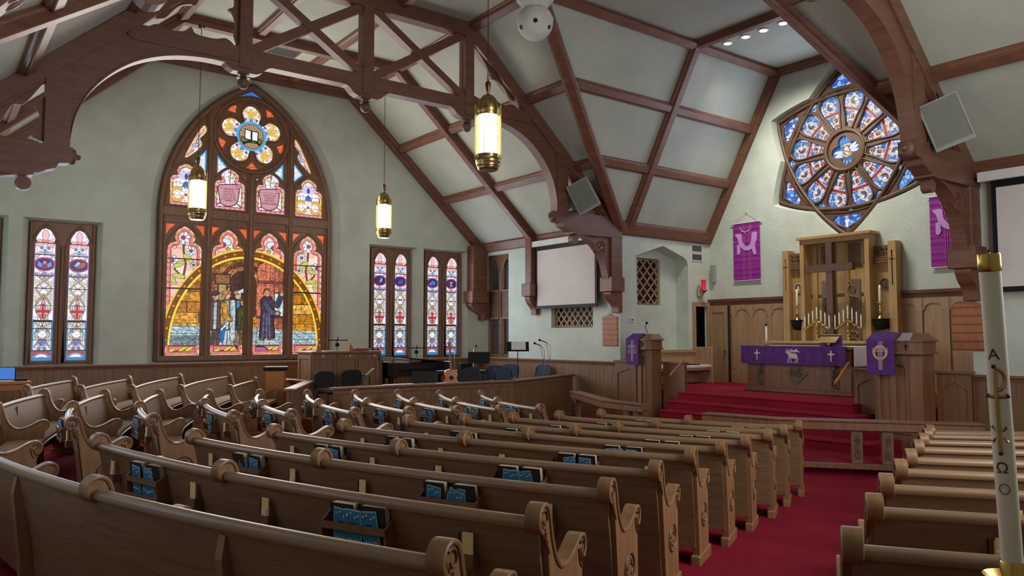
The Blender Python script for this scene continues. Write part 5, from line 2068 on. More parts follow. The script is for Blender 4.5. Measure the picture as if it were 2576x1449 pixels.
# missal stand with book
ms = thing('missal_stand', 'gold slanted book stand on the altar', 'book stand', (15.0, AV - .48, 1.785))
mb = MB()
mb.lathe([(.11, 1.786), (.09, 1.80), (.03, 1.82), (.025, 1.86), (.05, 1.875), (.02, 1.89), (.02, 1.92)], 14, M=Tm(15.0, AV - .48, 0))
mb.build('foot', BRASS, ms, smooth=50)
M = Tm(15.0, AV - .48, 1.95) @ Matrix.Rotation(R(-35), 4, 'Y')
mb = MB()
mb.box(-.14, .14, -.21, .21, -.012, .0, M=M)
mb.box(-.15, -.13, -.21, .21, 0, .03, M=M)
mb.build('sloping_desk', BRASS, ms)
mb = MB()
mb.box(15.06, 15.10, AV - .72, AV - .22, 1.786, 2.02)
o = mb.build('purple_marker', PURPLE)
tag(o, 'purple cloth panel standing behind the gold book stand', 'cloth')
# altar candle at the left end
ac = thing('altar_candle', 'single white candle in a brass holder at the altar left end', 'candle', (15.1, AV + 1.08, 1.785))
mb = MB()
mb.lathe([(.07, 1.786), (.05, 1.80), (.014, 1.82), (.014, 1.87), (.085, 1.885), (.085, 1.892), (.02, 1.90), (.02, 1.93)], 16, M=Tm(15.1, AV + 1.08, 0))
mb.build('holder', BRASS, ac, smooth=50)
mb = MB()
mb.lathe([(.022, 1.90), (.022, 2.22), (.018, 2.23)], 12, M=Tm(15.1, AV + 1.08, 0))
mb.build('candle', CANDLE, ac, smooth=50)
mb = MB()
mb.lathe([(.024, 2.225), (.024, 2.26), (.012, 2.28)], 12, M=Tm(15.1, AV + 1.08, 0))
mb.build('cap', BLACK, ac, smooth=50)

# reredos
RV = 9.56
rd = thing('reredos', 'tall golden oak reredos with carved panels behind the altar', 'reredos', (16.7, RV, .8))
fd = frU(UA - .02, RV)
mb = MB()
mb.prism(rect(-.84, .84, 1.55, 4.27), [rect(-.74, .74, 1.6, 4.14)], .02, .36, fd)
mb.build('frame', GOLDOAK, rd)
mb = MB()
mb.prism(rect(-.90, .90, 4.25, 4.31), [], .0, .42, fd)
mb.build('cornice', GOLDOAK, rd)
mb = MB()
mb.prism(rect(-.76, .76, 1.55, 4.2), [], .0, .06, fd)
mb.build('back_panel', GOLDOAK, rd)
for a in (-.62, -.16, .16, .62):
    mb = MB()
    mb.prism(rect(a - .055, a + .055, 1.6, 4.12), [], .06, .10, fd)
    mb.build('stile', GOLDOAK, rd)
for a0, a1, fl in ((-.47, -.12, 1), (.12, .47, -1)):
    for b0, b1, n_ in ((1.62, 3.28, 4), (3.58, 4.10, 1)):
        mb = MB()
        mb.prism(rect(a0, a1, b0, b1), [], .06, .085, fd)
        s_ = mb.build('carved_panel', mat('carved_grey_oak', s2l(128, 104, 86), .5, var=.12, scale=8), rd)
        mb = MB()
        scroll_carving(mb, fd, a0 + .03, a1 - .03, b0 + .03, b1 - .03, .095, .022, n_, fl)
        mb.build('vine', mat('vine_carving', s2l(150, 122, 86), .5), s_, smooth=60)
for sg in (-1, 1):
    mb = MB()
    mb.prism(rect(sg * 1.10 - .26, sg * 1.10 + .26, 1.5, 3.98), [], .0, .10, fd)
    mb.build('wing', GOLDOAK, rd)
    mb = MB()
    mb.prism(rect(sg * 1.29 - .085, sg * 1.29 + .085, 1.5, 4.05), [], .0, .26, fd)
    py = mb.build('pylon', GOLDOAK, rd)
    mb = MB()
    mb.prism(cross_poly(sg * 1.29, 3.1, .055, .72, .006, .22), [], .262, .272, fd)
    mb.prism(circ(sg * 1.29, 3.83, .018, 10), [], .262, .274, fd)
    mb.build('inlaid_cross', BLACK if sg > 0 else DKCARV, py)
    mb = MB()
    for q in range(4):
        mb.prism(rect(sg * 1.03 - .20 + q * .01, sg * 1.03 + .20 - q * .01, 3.60 + q * .055, 3.64 + q * .055), [], .10, .20 - q * .02, fd)
    mb.prism(rect(sg * 1.03 - .21, sg * 1.03 + .21, 3.80, 3.98), [], .10, .14, fd)
    hd = mb.build('wing_head', PULP, rd)
    mb = MB()
    for q in range(3):
        scroll_carving(mb, fd, sg * 1.03 - .18 + q * .12, sg * 1.03 - .06 + q * .12, 3.81, 3.97, .15, .014, 1)
    mb.build('leaf_frieze', DKCARV, hd, smooth=60)
    mb = MB()
    mb.prism(circ(sg * 1.05, 3.14, .105, 24, ry=.115), [], .10, .118, fd)
    md = mb.build('medallion', DKCARV, rd)
    mb = MB()
    mb.tube([fd(sg * 1.05 + .10 * math.cos(q), 3.14 + .11 * math.sin(q), .122) for q in np.linspace(0, 2 * PI, 24, endpoint=False)], .012, 6, closed=True)
    mb.prism([(sg * 1.05 - .04, 3.07), (sg * 1.05 + .04, 3.07), (sg * 1.05 + .03, 3.16), (sg * 1.05, 3.22), (sg * 1.05 - .03, 3.16)], [], .118, .13, fd)
    mb.build('relief', SILVER if sg < 0 else DKCARV, md, smooth=50)
# altar cross
xr = thing('altar_cross', 'large dark wooden cross standing before the reredos', 'cross', (16.36, RV, 1.90))
fx = frU(16.42, RV)
mb = MB()
mb.prism(rect(-.075, .075, 1.90, 4.12), [], 0, .14, fx)
mb.build('upright', mat('cross_walnut', s2l(98, 66, 52), .4, var=.1, grain=(6, 6, 1)), xr)
mb = MB()
mb.prism(rect(-.56, .56, 3.46, 3.62), [], .02, .16, fx)
mb.build('crossbar', MATS['cross_walnut'], xr)
mb = MB()
mb.prism(rect(-.16, .16, 1.885, 1.95), [], -.05, .2, fx)
mb.build('foot', MATS['cross_walnut'], xr)
# shelf (gradine) behind altar
gr_ = thing('retable_shelf', 'long oak shelf at the foot of the reredos', 'shelf', (16.2, RV, .8))
mb = MB()
mb.box(15.98, 16.46, RV - 1.34, RV + 1.40, 1.82, 1.885, ch=.012)
mb.build('top', GOLDOAK, gr_)
mb = MB()
mb.box(16.06, 16.46, RV - 1.26, RV + 1.32, .80, 1.82)
mb.build('body', GOLDOAK, gr_)
for a in (-.9, -.3, .3, .9):
    mb = MB()
    mb.prism(rect(a - .25, a + .25, 1.05, 1.74), [rect(a - .2, a + .2, 1.1, 1.69)], 0, .02, frU(16.06, RV))
    mb.build('panel_frame', GOLDOAK, gr_)

# seven-light candelabra
def candelabrum(vc, label):
    u = 16.14
    c = thing('candelabrum', label, 'candelabrum', (u, vc, 1.885), group='seven-light candelabra behind the altar')
    mb = MB()
    mb.lathe([(.085, 1.886), (.085, 1.90), (.03, 1.92), (.022, 1.97), (.04, 1.99), (.018, 2.01), (.018, 2.08), (.035, 2.10), (.016, 2.12), (.016, 2.30)], 16, M=Tm(u, vc, 0))
    mb.build('stem', BRASS, c, smooth=50)
    for sg in (-1, 1):
        mb = MB()
        P = [(0, 2.34), (.10, 2.275), (.20, 2.21), (.30, 2.145)]
        mb.tube([(u, vc - sg * p[0], p[1]) for p in P], .019, 8)
        mb.build('arm', BRASS, c, smooth=50)
    for k in range(-3, 4):
        zb = 2.34 - abs(k) * .065
        v_ = vc - k * .1
        mb = MB()
        mb.lathe([(.012, zb), (.03, zb + .02), (.032, zb + .03), (.016, zb + .03), (.016, zb + .05)], 12, M=Tm(u, v_, 0))
        mb.build('cup', BRASS, c, smooth=50)
        mb = MB()
        mb.lathe([(.015, zb + .035), (.015, zb + .31), (.012, zb + .315)], 12, M=Tm(u, v_, 0))
        cd_ = mb.build('candle', CANDLE, c, smooth=50)
        mb = MB()
        mb.lathe([(.0165, zb + .30), (.0165, zb + .325), (.008, zb + .335)], 10, M=Tm(u, v_, 0))
        mb.build('follower', BRASS, cd_, smooth=50)
    return c


candelabrum(9.80, 'brass seven-light candelabrum left of the altar cross')
candelabrum(9.06, 'brass seven-light candelabrum right of the altar cross')


def tall_candle(vc, label, bl):
    u = 16.50
    b = thing('candle_bracket', bl, 'bracket', (u, vc, 2.2), group='black brackets on the reredos')
    mb = MB()
    mb.lathe([(.05, 2.13), (.11, 2.16), (.14, 2.25), (.14, 2.33), (.18, 2.35), (.18, 2.375)], 16, M=Tm(u + .02, vc, 0))
    mb.build('bowl', BLACK, b, smooth=50)
    mb = MB()
    mb.box(u + .06, UA - .125, vc - .06, vc + .06, 2.16, 2.34)
    mb.build('arm', BLACK, b)
    c = thing('tall_candlestick', label, 'candlestick', (u, vc, 2.375), group='tall brass candlesticks on the reredos')
    mb = MB()
    mb.lathe([(.085, 2.376), (.07, 2.40), (.03, 2.43), (.02, 2.47), (.045, 2.49), (.02, 2.51), (.026, 2.56), (.018, 2.62), (.03, 2.66), (.018, 2.68), (.018, 2.71), (.09, 2.715), (.09, 2.722), (.026, 2.73), (.026, 2.76)], 16, M=Tm(u, vc, 0))
    mb.build('stick', BRASS, c, smooth=50)
    mb = MB()
    mb.lathe([(.026, 2.73), (.026, 3.05), (.02, 3.06)], 12, M=Tm(u, vc, 0))
    mb.build('candle', CANDLE, c, smooth=50)
    mb = MB()
    mb.lathe([(.02, 3.055), (.02, 3.08), (.01, 3.10)], 10, M=Tm(u, vc, 0))
    mb.build('tip', BULB, c, smooth=50)


tall_candle(10.52, 'tall brass candlestick on the left reredos bracket', 'black iron bracket on the left reredos wing')
tall_candle(8.52, 'tall brass candlestick on the right reredos bracket', 'black iron bracket on the right reredos wing')

# banners
def banner(vc, label):
    b = thing('banner', label, 'banner', (UA - .04, vc, 3.42), group='magenta banners on the altar wall')
    fb = frU(UA - .03, vc)
    mb = MB()
    n = 40
    mb.sweep([(fb(0, 3.42 + 1.48 * i / n, .012 + .006 * math.sin(i * 1.7) * math.sin(i * .31)), (0, 1, 0), (-1, 0, 0)) for i in range(n + 1)], [(-.40, -.004), (.40, -.004), (.40, .004), (-.40, .004)])
    mb.build('cloth', MAGENTA, b)
    for z, r_ in ((4.91, .014), (3.42, .010)):
        mb = MB()
        mb.tube([fb(-.47 if z > 4 else -.43, z, .02), fb(.47 if z > 4 else .43, z, .02)], r_, 8)
        mb.build('rod', WHITEP, b, smooth=60)
    mb = MB()
    mb.tube([fb(-.46, 4.92, .02), fb(0, 5.20, .012), fb(.46, 4.92, .02)], .004, 5)
    mb.tube([fb(0, 5.18, .012), fb(0, 5.27, .012)], .012, 6)
    mb.build('hanging_cord', SILVER, b)
    dr = cat_rom([(-.32, 4.63), (-.15, 4.63), (-.12, 4.45), (-.03, 4.32), (.08, 4.31), (.15, 4.42), (.18, 4.63), (.32, 4.63), (.31, 4.45), (.22, 4.26), (.06, 4.19), (-.09, 4.22), (-.21, 4.34), (-.27, 4.53), (-.32, 4.58)], 3, True)
    mb = MB()
    mb.prism(dr, [], .026, .030, fb)
    mb.prism([(-.28, 4.36), (-.19, 4.36), (-.17, 4.16), (-.22, 4.09), (-.28, 4.12)], [], .031, .034, fb)
    mb.prism([(.17, 4.36), (.26, 4.36), (.30, 4.08), (.24, 4.06), (.18, 4.16)], [], .031, .034, fb)
    mb.build('drape_motif', LILAC, b)
    mb = MB()
    for o_ in (0, .035):
        P = [(-.14 + .30 * i / 14 if True else 0, 4.80 - .13 * math.sin(PI * i / 14) + o_ * math.sin(i * 1.4)) for i in range(15)]
        P = [(-.17 * math.cos(PI * i / 14) - .02, 4.83 - (.16 + o_ * math.sin(i * 2.0)) * math.sin(PI * i / 14)) for i in range(15)]
        mb.tube([fb(p[0], p[1], .03) for p in P], .011, 6)
    for i in range(8):
        a = PI * (i + .5) / 8
        x, y = -.17 * math.cos(a) - .02, 4.83 - .17 * math.sin(a)
        mb.tube([fb(x, y, .03), fb(x + .035 * math.cos(i * 2.1), y + .035 * math.sin(i * 2.1), .03)], [.008, .003], 5)
    mb.build('thorn_crown_motif', LILAC, b, smooth=50)
    mb = MB()
    for x in (-.10, -.055, .08, .125):
        mb.prism(rect(x - .008, x + .008, 3.44, 4.88), [], .0235, .0242, fb)
    for y in (4.60, 4.42):
        mb.prism(rect(-.39, .39, y, y + .02), [], .0235, .0242, fb)
    mb.build('woven_stripe', mat('banner_stripe', s2l(190, 90, 150), .8, var=.1), b)


banner(12.12, 'magenta banner with a draped cloth, left of the reredos')
banner(7.16, 'magenta banner half hidden by the roof bracket, right of the reredos')

# pulpits
def pulpit(vc, U_, hw, dp, wings, label):
    p = thing('pulpit', label, 'pulpit', (13.05, vc, .32), group='carved oak pulpits')
    fp_ = frU(U_, vc)
    q_ = hw / .46
    def octo(h, d0, d1, ch):
        h = h - .46 + hw
        d1 = d1 - .72 + dp
        ch = ch * q_
        return [(U_ - d0 + ch, vc - h), (U_ - d0, vc - h + ch), (U_ - d0, vc + h - ch), (U_ - d0 + ch, vc + h), (U_ + d1, vc + h), (U_ + d1, vc - h)]
    mb = MB()
    mb.prism(octo(.46, 0, .72, .16), [], .16, 1.72, FZ(0))
    mb.build('body', PULP, p)
    mb = MB()
    mb.prism(octo(.50, .05, .74, .18), [], .16, .40, FZ(0))
    mb.build('base', PULP, p)
    mb = MB()
    mb.prism(octo(.53, .10, .72, .16), [], 1.70, 1.735, FZ(0))
    mb.prism(octo(.505, .07, .70, .16), [], 1.735, 1.90, FZ(0))
    mb.prism(octo(.54, .11, .74, .17), [], 1.90, 1.925, FZ(0))
    ds = mb.build('desk', PULP, p)
    A = octo(.53, .10, .72, .16)
    mb = MB()
    B = [(U_ + .20, vc - .8 * hw), (U_ + .12, vc - .7 * hw), (U_ + .12, vc + .7 * hw), (U_ + .20, vc + .8 * hw), (U_ + dp, vc + .8 * hw), (U_ + dp, vc - .8 * hw)]
    mb.add([(x, y, 1.925) for x, y in A] + [(x, y, 2.045) for x, y in B], [(i, (i + 1) % 6, (i + 1) % 6 + 6, i + 6) for i in range(6)] + [tuple(range(6, 12)), tuple(reversed(range(6)))])
    mb.build('sloping_top', PULP, p)
    for a in (-hw * .62, hw * .62):
        mb = MB()
        mb.prism(cross_poly(a, 1.76, .035, .11, .009), [], .07, .078, fp_)
        mb.build('desk_cross', BLACK, p)
    # front panels with arched tracery
    for a0, a1 in ((-.30 * q_, .0), (.0, .30 * q_)):
        m_ = (a0 + a1) / 2
        mb = MB()
        mb.prism(rect(a0, a1, .42, 1.68), [[(a0 + .05, .52), (a1 - .05, .52), (a1 - .05, 1.42), (m_ + .06, 1.52), (m_, 1.55), (m_ - .06, 1.52), (a0 + .05, 1.42)]], 0, .03, fp_)
        q = mb.build('arched_panel', PULP, p)
        mb = MB()
        scroll_carving(mb, fp_, a0 + .05, a1 - .05, 1.50, 1.66, .035, .012, 1)
        mb.build('tracery', DKCARV, q, smooth=50)
    # parapet wings
    for a0, a1 in wings:
        mb = MB()
        mb.prism(rect(a0, a1, .16, 1.39), [[(a0 + .07, .5), (a1 - .07, .5), (a1 - .07, 1.12), ((a0 + a1) / 2 + .06, 1.22), ((a0 + a1) / 2, 1.24), ((a0 + a1) / 2 - .06, 1.22), (a0 + .07, 1.12)]], U_ - 13.32, U_ - 13.25, fp_)
        q = mb.build('parapet', PULP, p)
        mb = MB()
        mb.prism(rect(a0, a1, .3, 1.36), [], U_ - 13.29, U_ - 13.27, fp_)
        mb.build('panel', PULP, q)
        mb = MB()
        mb.prism(rect(a0 - .02, a1 + .02, 1.39, 1.43), [], U_ - 13.36, U_ - 13.20, fp_)
        mb.build('cap', PULP, q)
    return p


pulpit(12.10, 12.82, .26, .40, ((-1.22, -.28), (.28, .90)), 'carved oak lectern left of the steps with an alpha and omega cloth')
pulpit(6.36, 12.68, .40, .55, ((-1.0, -.42), (.42, .95)), 'carved oak pulpit right of the steps with a crown of thorns cloth')


def stole(vc, aw, U_, label, kind):
    s_ = thing('pulpit_fall', label, 'cloth', (U_, vc, 1.37), group='purple pulpit falls')
    f_ = frU(U_, vc)
    mb = MB()
    mb.sweep([(f_(0, 1.36, .012), (0, 1, 0), (-1, 0, 0)), (f_(0, 1.93, .012), (0, 1, 0), (-1, 0, 0)), (f_(0, 2.056, -.22), (0, 1, 0), (-1, 0, 0)), (f_(0, 2.058, -.42), (0, 1, 0), (-1, 0, 0))], [(-aw, -.004), (aw, -.004), (aw, .004), (-aw, .004)])
    mb.build('cloth', PURPLE, s_)
    mb = MB()
    for q in (-.028, 0, .028):
        mb.tube([f_(q * .8, 1.44, .018), f_(q, 1.7, .018), f_(q + .012, 1.91, .018)], .006, 5)
    for q in (1.74, 1.765, 1.79):
        mb.tube([f_(-.13, q, .018), f_(.13, q, .018)], .005, 5)
    mb.build('embroidered_cross', SILVER, s_)
    if kind == 'crown':
        mb = MB()
        for o_ in (0, PI / 14):
            mb.tube([f_((.105 + .016 * math.sin(14 * (q + o_))) * math.cos(q), 1.72 + (.105 + .016 * math.sin(14 * (q + o_))) * math.sin(q), .02) for q in np.linspace(0, 2 * PI, 60, endpoint=False)], .010, 5, closed=True)
        mb.build('thorn_crown', GOLDT, s_)
    else:
        for ch_, a in (('\u0391', -.085), ('\u03a9', .085)):
            t_ = link('lettering', text_mesh(ch_, .12, GOLDT), s_)
            t_.location = Vector((U_ - .019, vc - a, 1.65)) - s_.location
            t_.rotation_euler = (R(90), 0, R(-90))


stole(12.22, .19, 12.70, 'purple cloth with alpha and omega on the left lectern', 'ao')
stole(6.50, .23, 12.56, 'purple cloth with a golden crown of thorns on the right pulpit', 'crown')

mc = thing('gooseneck_microphone', 'small gooseneck microphone on the left lectern', 'microphone', (12.95, 12.0, 2.05))
mb = MB()
mb.tube([(12.98, 12.0, 2.05), (12.95, 12.03, 2.12), (12.94, 12.05, 2.20), (12.90, 11.98, 2.27)], .008, 6)
mb.build('neck', BLACK, mc)
mb = MB()
mb.sphere((12.89, 11.96, 2.29), .03, 10, 8)
mb.build('head', BLACK, mc, smooth=60)

# hand rails beside the steps
for vc, lab, sg in ((11.16, 'orange wooden handrail on the left lectern parapet', 1), (7.42, 'orange wooden handrail on the right pulpit parapet', -1)):
    h = thing('handrail', lab, 'handrail', (12.9, vc, .8), group='handrails beside the chancel steps')
    mb = MB()
    mb.tube([(12.72, vc, 1.16), (13.22, vc, 1.52)], .024, 10)
    mb.build('grip', WOODO, h, smooth=50)
    mb = MB()
    for f_ in (.2, .8):
        mb.tube([(12.72 + .5 * f_, vc, 1.16 + .36 * f_), (12.76 + .5 * f_, vc + sg * .08, 1.12 + .36 * f_)], .008, 6)
    mb.build('bracket', BRASS, h)

# communion rails
def rail(pts, posts, label, z0=.16, zt=.76):
    r_ = thing('communion_rail', label, 'rail', (*pts[1], z0), group='communion rails')
    path = []
    for i, p in enumerate(pts):
        t = Vector(pts[min(i + 1, len(pts) - 1)]) - Vector(pts[max(i - 1, 0)])
        t.normalize()
        path.append(((p[0], p[1], zt), (t.y, -t.x, 0), (0, 0, 1)))
    mb = MB()
    mb.sweep(path, [(-.11, -.12), (-.11, -.02), (-.13, 0), (-.13, .02), (.13, .02), (.13, 0), (.11, -.02), (.11, -.12)])
    mb.build('hand_rest', PULP, r_)
    mb = MB()
    mb.sweep([((q[0][0], q[0][1], zt - .14), q[1], q[2]) for q in path], [(-.06, 0), (.06, 0), (.06, .05), (-.06, .05)])
    mb.build('sub_rail', PULP, r_)
    for (s_, f_) in posts:
        a, b = Vector(pts[s_]), Vector(pts[s_ + 1])
        c = a + (b - a) * f_
        t = (b - a).normalized()
        ang = math.atan2(t.y, t.x)
        M = Tm(c.x, c.y, 0) @ Matrix.Rotation(ang, 4, 'Z')
        mb = MB()
        mb.box(-.075, .075, -.055, .055, z0, zt - .12, M=M, ch=.006)
        po = mb.build('post', PULP, r_)
        for side in (-1, 1):
            mb = MB()
            fs = lambda x, y, cc: M @ Vector((x, side * (.055 + cc), y))
            mb.prism(rect(-.045, .045, z0 + .06, zt - .18), [], 0, .006, fs)
            scroll_carving(mb, fs, -.04, .04, z0 + .07, zt - .19, .008, .009, 2)
            mb.build('scroll_panel', DKCARV, po)


rail([(9.98, 8.03), (10.2, 6.87), (11.8, 4.70)], [(0, .12), (0, .42), (1, .40), (1, .55)], 'carved oak communion rail in front of the right pulpit')
rail([(10.38, 9.68), (10.48, 10.75), (11.62, 12.95)], [(0, .2), (0, .45), (1, .12), (1, .9)], 'carved oak communion rail in front of the left lectern')

# bench under the alcove
be = thing('clergy_bench', 'pale cushioned bench under the chancel alcove', 'bench', (15.3, 13.2, .8))
mb = MB()
mb.box(13.7, 16.1, 13.27, 13.34, .8, 1.62)
mb.build('backrest', CHOAK, be)
mb = MB()
mb.box(13.7, 16.09, 13.22, 13.34, 1.58, 1.65)
mb.build('back_cap', CHOAK, be)
mb = MB()
mb.box(16.1, 16.18, 12.72, 13.30, .8, 1.72, ch=.01)
mb.build('end_panel', CHOAK, be)
mb = MB()
mb.box(13.8, 16.12, 12.76, 13.28, 1.14, 1.19)
mb.build('seat', CHOAK, be)
mb = MB()
mb.box(13.8, 16.12, 12.74, 13.27, 1.19, 1.27, ch=.02)
mb.build('cushion', mat('pale_cushion', s2l(214, 196, 190), .9), be)
mb = MB()
mb.box(15.3, 15.8, 12.85, 13.1, 1.272, 1.29)
o = mb.build('folder', BLACK)
tag(o, 'thin black folder lying on the clergy bench', 'folder')

# doorway and door
dw = thing('door_1', 'dark narrow doorway in the chancel side wall', 'doorway', (16.46, VC1, .8), kind='structure')
mb = MB()
mb.prism([(16.12, .8), (16.12, 2.90), (16.80, 2.90), (16.80, .8), (16.70, .8), (16.70, 2.78), (16.22, 2.78), (16.22, .8)], [], 0, .05, fcl)
mb.build('frame', CHOAK, dw)
mb = MB()
mb.box(16.0, 17.1, VC1 + .07, VC1 + .9, .7, 2.95)
mb.f = mb.f[:2] + mb.f[3:]
mb.m = mb.m[:-1]
mb.build('dark_room', DARKIN, dw)
mb = MB()
for q in (16.4, 16.52):
    mb.tube([(q, VC1 + .3, .8), (q, VC1 + .3, 2.7)], .03, 6)
mb.build('hanging_robe', mat('robe_brown', s2l(110, 60, 30), .8), dw)
d2 = thing('door_2', 'tall oak door with one long panel in the altar wall', 'door', (UA - .08, 13.0, .8), kind='structure')
fdr = frU(UA - .06, 13.02)
mb = MB()
mb.prism(rect(-.30, .30, .80, 2.80), [rect(-.19, .19, 1.12, 2.62)], 0, .05, fdr)
mb.build('frame', DOORW, d2)
mb = MB()
mb.prism(rect(-.20, .20, 1.1, 2.64), [], 0, .03, fdr)
mb.build('panel', DOORW, d2)
mb = MB()
mb.sphere(fdr(.25, 1.62, .09), .03, 10, 8)
mb.tube([fdr(.25, 1.62, .05), fdr(.25, 1.62, .09)], .012, 6)
mb.build('door_knob', ABRASS, d2, smooth=50)
mb = MB()
mb.prism(rect(.30, .37, .80, 2.80), [], 0, .02, fdr)
mb.build('gap', DARKIN, d2)  # dark strip standing in for the shade of the ajar door's gap

# wall fittings in the chancel
sl = thing('sanctuary_lamp', 'red glass sanctuary lamp on a gilt wall bracket', 'lamp', (16.38, VC1 - .05, 3.1))
mb = MB()
mb.tube(cat_rom([(0, 0), (0, 0)], 1) and [(16.36, VC1, 3.05), (16.36, VC1 - .10, 3.02), (16.38, VC1 - .18, 3.12), (16.38, VC1 - .18, 3.2)], .015, 8)
mb.lathe([(.01, 3.12), (.06, 3.16), (.10, 3.20), (.095, 3.215), (.04, 3.22)], 14, M=Tm(16.38, VC1 - .18, 0))
mb.tube([(16.33, VC1 - .03, 3.0), (16.30, VC1 - .04, 3.2), (16.34, VC1 - .05, 3.35)], .014, 6)
mb.build('bracket', BRASS, sl, smooth=50)
mb = MB()
mb.lathe([(.055, 3.22), (.06, 3.30), (.062, 3.44), (.075, 3.48), (.070, 3.48), (.05, 3.24)], 16, M=Tm(16.38, VC1 - .18, 0), cap=False)
mb.build('ruby_cup', REDG, sl, smooth=50)
vt = thing('wall_vent', 'pair of grey louvred vents high on the chancel wall', 'vent', (16.33, VC1, 3.98))
for z in (3.98, 4.21):
    mb = MB()
    mb.prism(rect(16.10, 16.56, z, z + .21), [rect(16.13, 16.53, z + .025, z + .185)], 0, .02, fcl)
    fr0 = mb.build('frame', WHITEP, vt)
    mb = MB()
    for q in range(6):
        mb.prism(rect(16.13, 16.53, z + .028 + q * .027, z + .046 + q * .027), [], .004, .012, fcl)
    mb.build('louvres', VENT, fr0)
    mb = MB()
    mb.prism(rect(16.12, 16.54, z + .02, z + .19), [], .001, .004, fcl)
    mb.build('backing', LEAD, fr0)
th = thing('thermostat', 'small white thermostat beside the chancel alcove', 'thermostat', (13.84, VC1, 2.35))
mb = MB()
mb.box(13.77, 13.91, VC1 - .035, VC1, 2.33, 2.45, ch=.008)
mb.build('case', WHITEP, th)
mb = MB()
mb.box(13.80, 13.88, VC1 - .038, VC1 - .034, 2.37, 2.42)
mb.build('display', VENT, th)
mb = MB()
mb.box(UA - .10, UA, 13.12, 13.24, 3.42, 3.90, ch=.01)
o = mb.build('wall_sconce', SPKR)
tag(o, 'small pale box sconce in the chancel corner', 'sconce')

# hymn boards 
def hymn_board(v0, v1, z0, z1, label):
    h = thing('hymn_board', label, 'hymn board', (U1, (v0 + v1) / 2, z0), group='wooden hymn boards')
    f_ = frU(U1, (v0 + v1) / 2)
    w_ = (v1 - v0) / 2
    mb = MB()
    mb.prism([(-w_, z0), (w_, z0), (w_, z1 - .08), (w_ * .4, z1 - .05), (0, z1), (-w_ * .4, z1 - .05), (-w_, z1 - .08)], [], 0, .03, f_)
    mb.build('board', BOARD, h)
    for k in range(6):
        z = z0 + .01 + k * (z1 - z0 - .14) / 5
        mb = MB()
        mb.prism(rect(-w_, w_, z, z + .018), [], .03, .048, f_)
        mb.build('slat', PULP, h)


hymn_board(13.42, 13.92, 1.76, 2.55, 'orange oak hymn board under the left corbel')
hymn_board(5.24, 5.74, 1.76, 2.58, 'orange oak hymn board under the right corbel')

# projection screens
def pscreen(va, vb, z0, z1, label):
    p = thing('projection_screen', label, 'screen', (U1, (va + vb) / 2, z0), group='projection screens')
    f_ = lambda a, b, c: Vector((U1 - .20 - c, a, b))
    mb = MB()
    mb.prism(rect(va, vb, z0, z1), [], 0, .006, f_)
    mb.build('black_border', BLACK, p)
    mb = MB()
    mb.prism(rect(va + .07, vb - .07, z0 + .05, z1 - .12), [], .006, .009, f_)
    mb.build('fabric', SCREEN, p)
    mb = MB()
    mb.prism(rect(va - .16, vb + .16, z1 - .01, z1 + .14), [], -.03, .09, f_)
    mb.build('housing', WHITEP, p)
    mb = MB()
    mb.prism(rect(va, vb, z0 - .03, z0 + .02), [], -.015, .025, f_)
    mb.build('bottom_bar', BLACK, p)


pscreen(13.93, 16.32, 2.76, 4.42, 'lowered projection screen to the left of the chancel')
pscreen(2.70, 5.02, 2.70, 4.42, 'lowered projection screen to the right of the chancel')
# ------------------------------------------------------------------ choir corner
CZ = .38


def low_wall(name, pts, z0, zt, label, th=.10, cap=.20):
    r_ = thing(name, label, 'choir screen', (*pts[0], z0))
    for a, b in zip(pts[:-1], pts[1:]):
        a, b = Vector((*a, 0)), Vector((*b, 0))
        t = (b - a).normalized()
        nn = Vector((t.y, -t.x, 0))
        L_ = (b - a).length
        mb = MB()
        mb.sweep([(a, nn, (0, 0, 1)), (b, nn, (0, 0, 1))], [(-th / 2, z0), (th / 2, z0), (th / 2, zt), (-th / 2, zt)])
        mb.build('boarding', WAINS, r_)
        e = t * .06
        mb = MB()
        mb.sweep([(a - e, nn, (0, 0, 1)), (b + e, nn, (0, 0, 1))], [(-cap / 2, zt), (cap / 2, zt), (cap / 2 + .01, zt + .02), (cap / 2, zt + .045), (-cap / 2, zt + .045), (-cap / 2 - .01, zt + .02)])
        mb.build('cap_ledge', TRAC, r_)
        mb = MB()
        mb.sweep([(a, nn, (0, 0, 1)), (b, nn, (0, 0, 1))], [(th / 2, zt - .09), (th / 2 + .015, zt - .08), (th / 2 + .015, zt - .02), (th / 2, zt)])
        mb.build('moulding', TRAC, r_)
    return r_


low_wall('choir_screen', [(6.2, 13.62), (10.38, 13.62), (13.28, 14.96)], .0, .99, 'long low boarded wall in front of the choir')
low_wall('choir_screen', [(5.43, 13.84), (6.75, 16.1), (6.6, 17.3)], .0, .99, 'short low boarded enclosure by the open stand')

mb = MB()
for k in (-1, 1):
    mb.box(7.55 + k * .16 - .155, 7.55 + k * .16 + .155, 13.50, 13.70, 1.036, 1.05)
o = mb.build('open_score', PAPER)
tag(o, 'open white music score lying on the low choir wall', 'score')

# open stand with black top
ls = thing('equipment_stand', 'open-fronted maple stand with a black top by the wainscot', 'stand', (6.25, 16.75, .3))
M = Tm(6.25, 16.75, 0) @ Matrix.Rotation(R(-25), 4, 'Z')
for y in (-.22, .20):
    mb = MB()
    mb.box(-.20, .20, y, y + .02, .2, 1.24, M=M)
    mb.build('side_panel', WOODO, ls)
mb = MB()
mb.box(.18, .20, -.22, .22, .2, 1.24, M=M)
mb.build('back_panel', WOODO, ls)
for z in (.25, .82, 1.22):
    mb = MB()
    mb.box(-.20, .20, -.21, .21, z, z + .025, M=M)
    mb.build('shelf', WOODO, ls)
mb = MB()
mb.box(-.25, .25, -.27, .27, 1.25, 1.33, M=M, ch=.015)
mb.build('top', BLACK, ls)

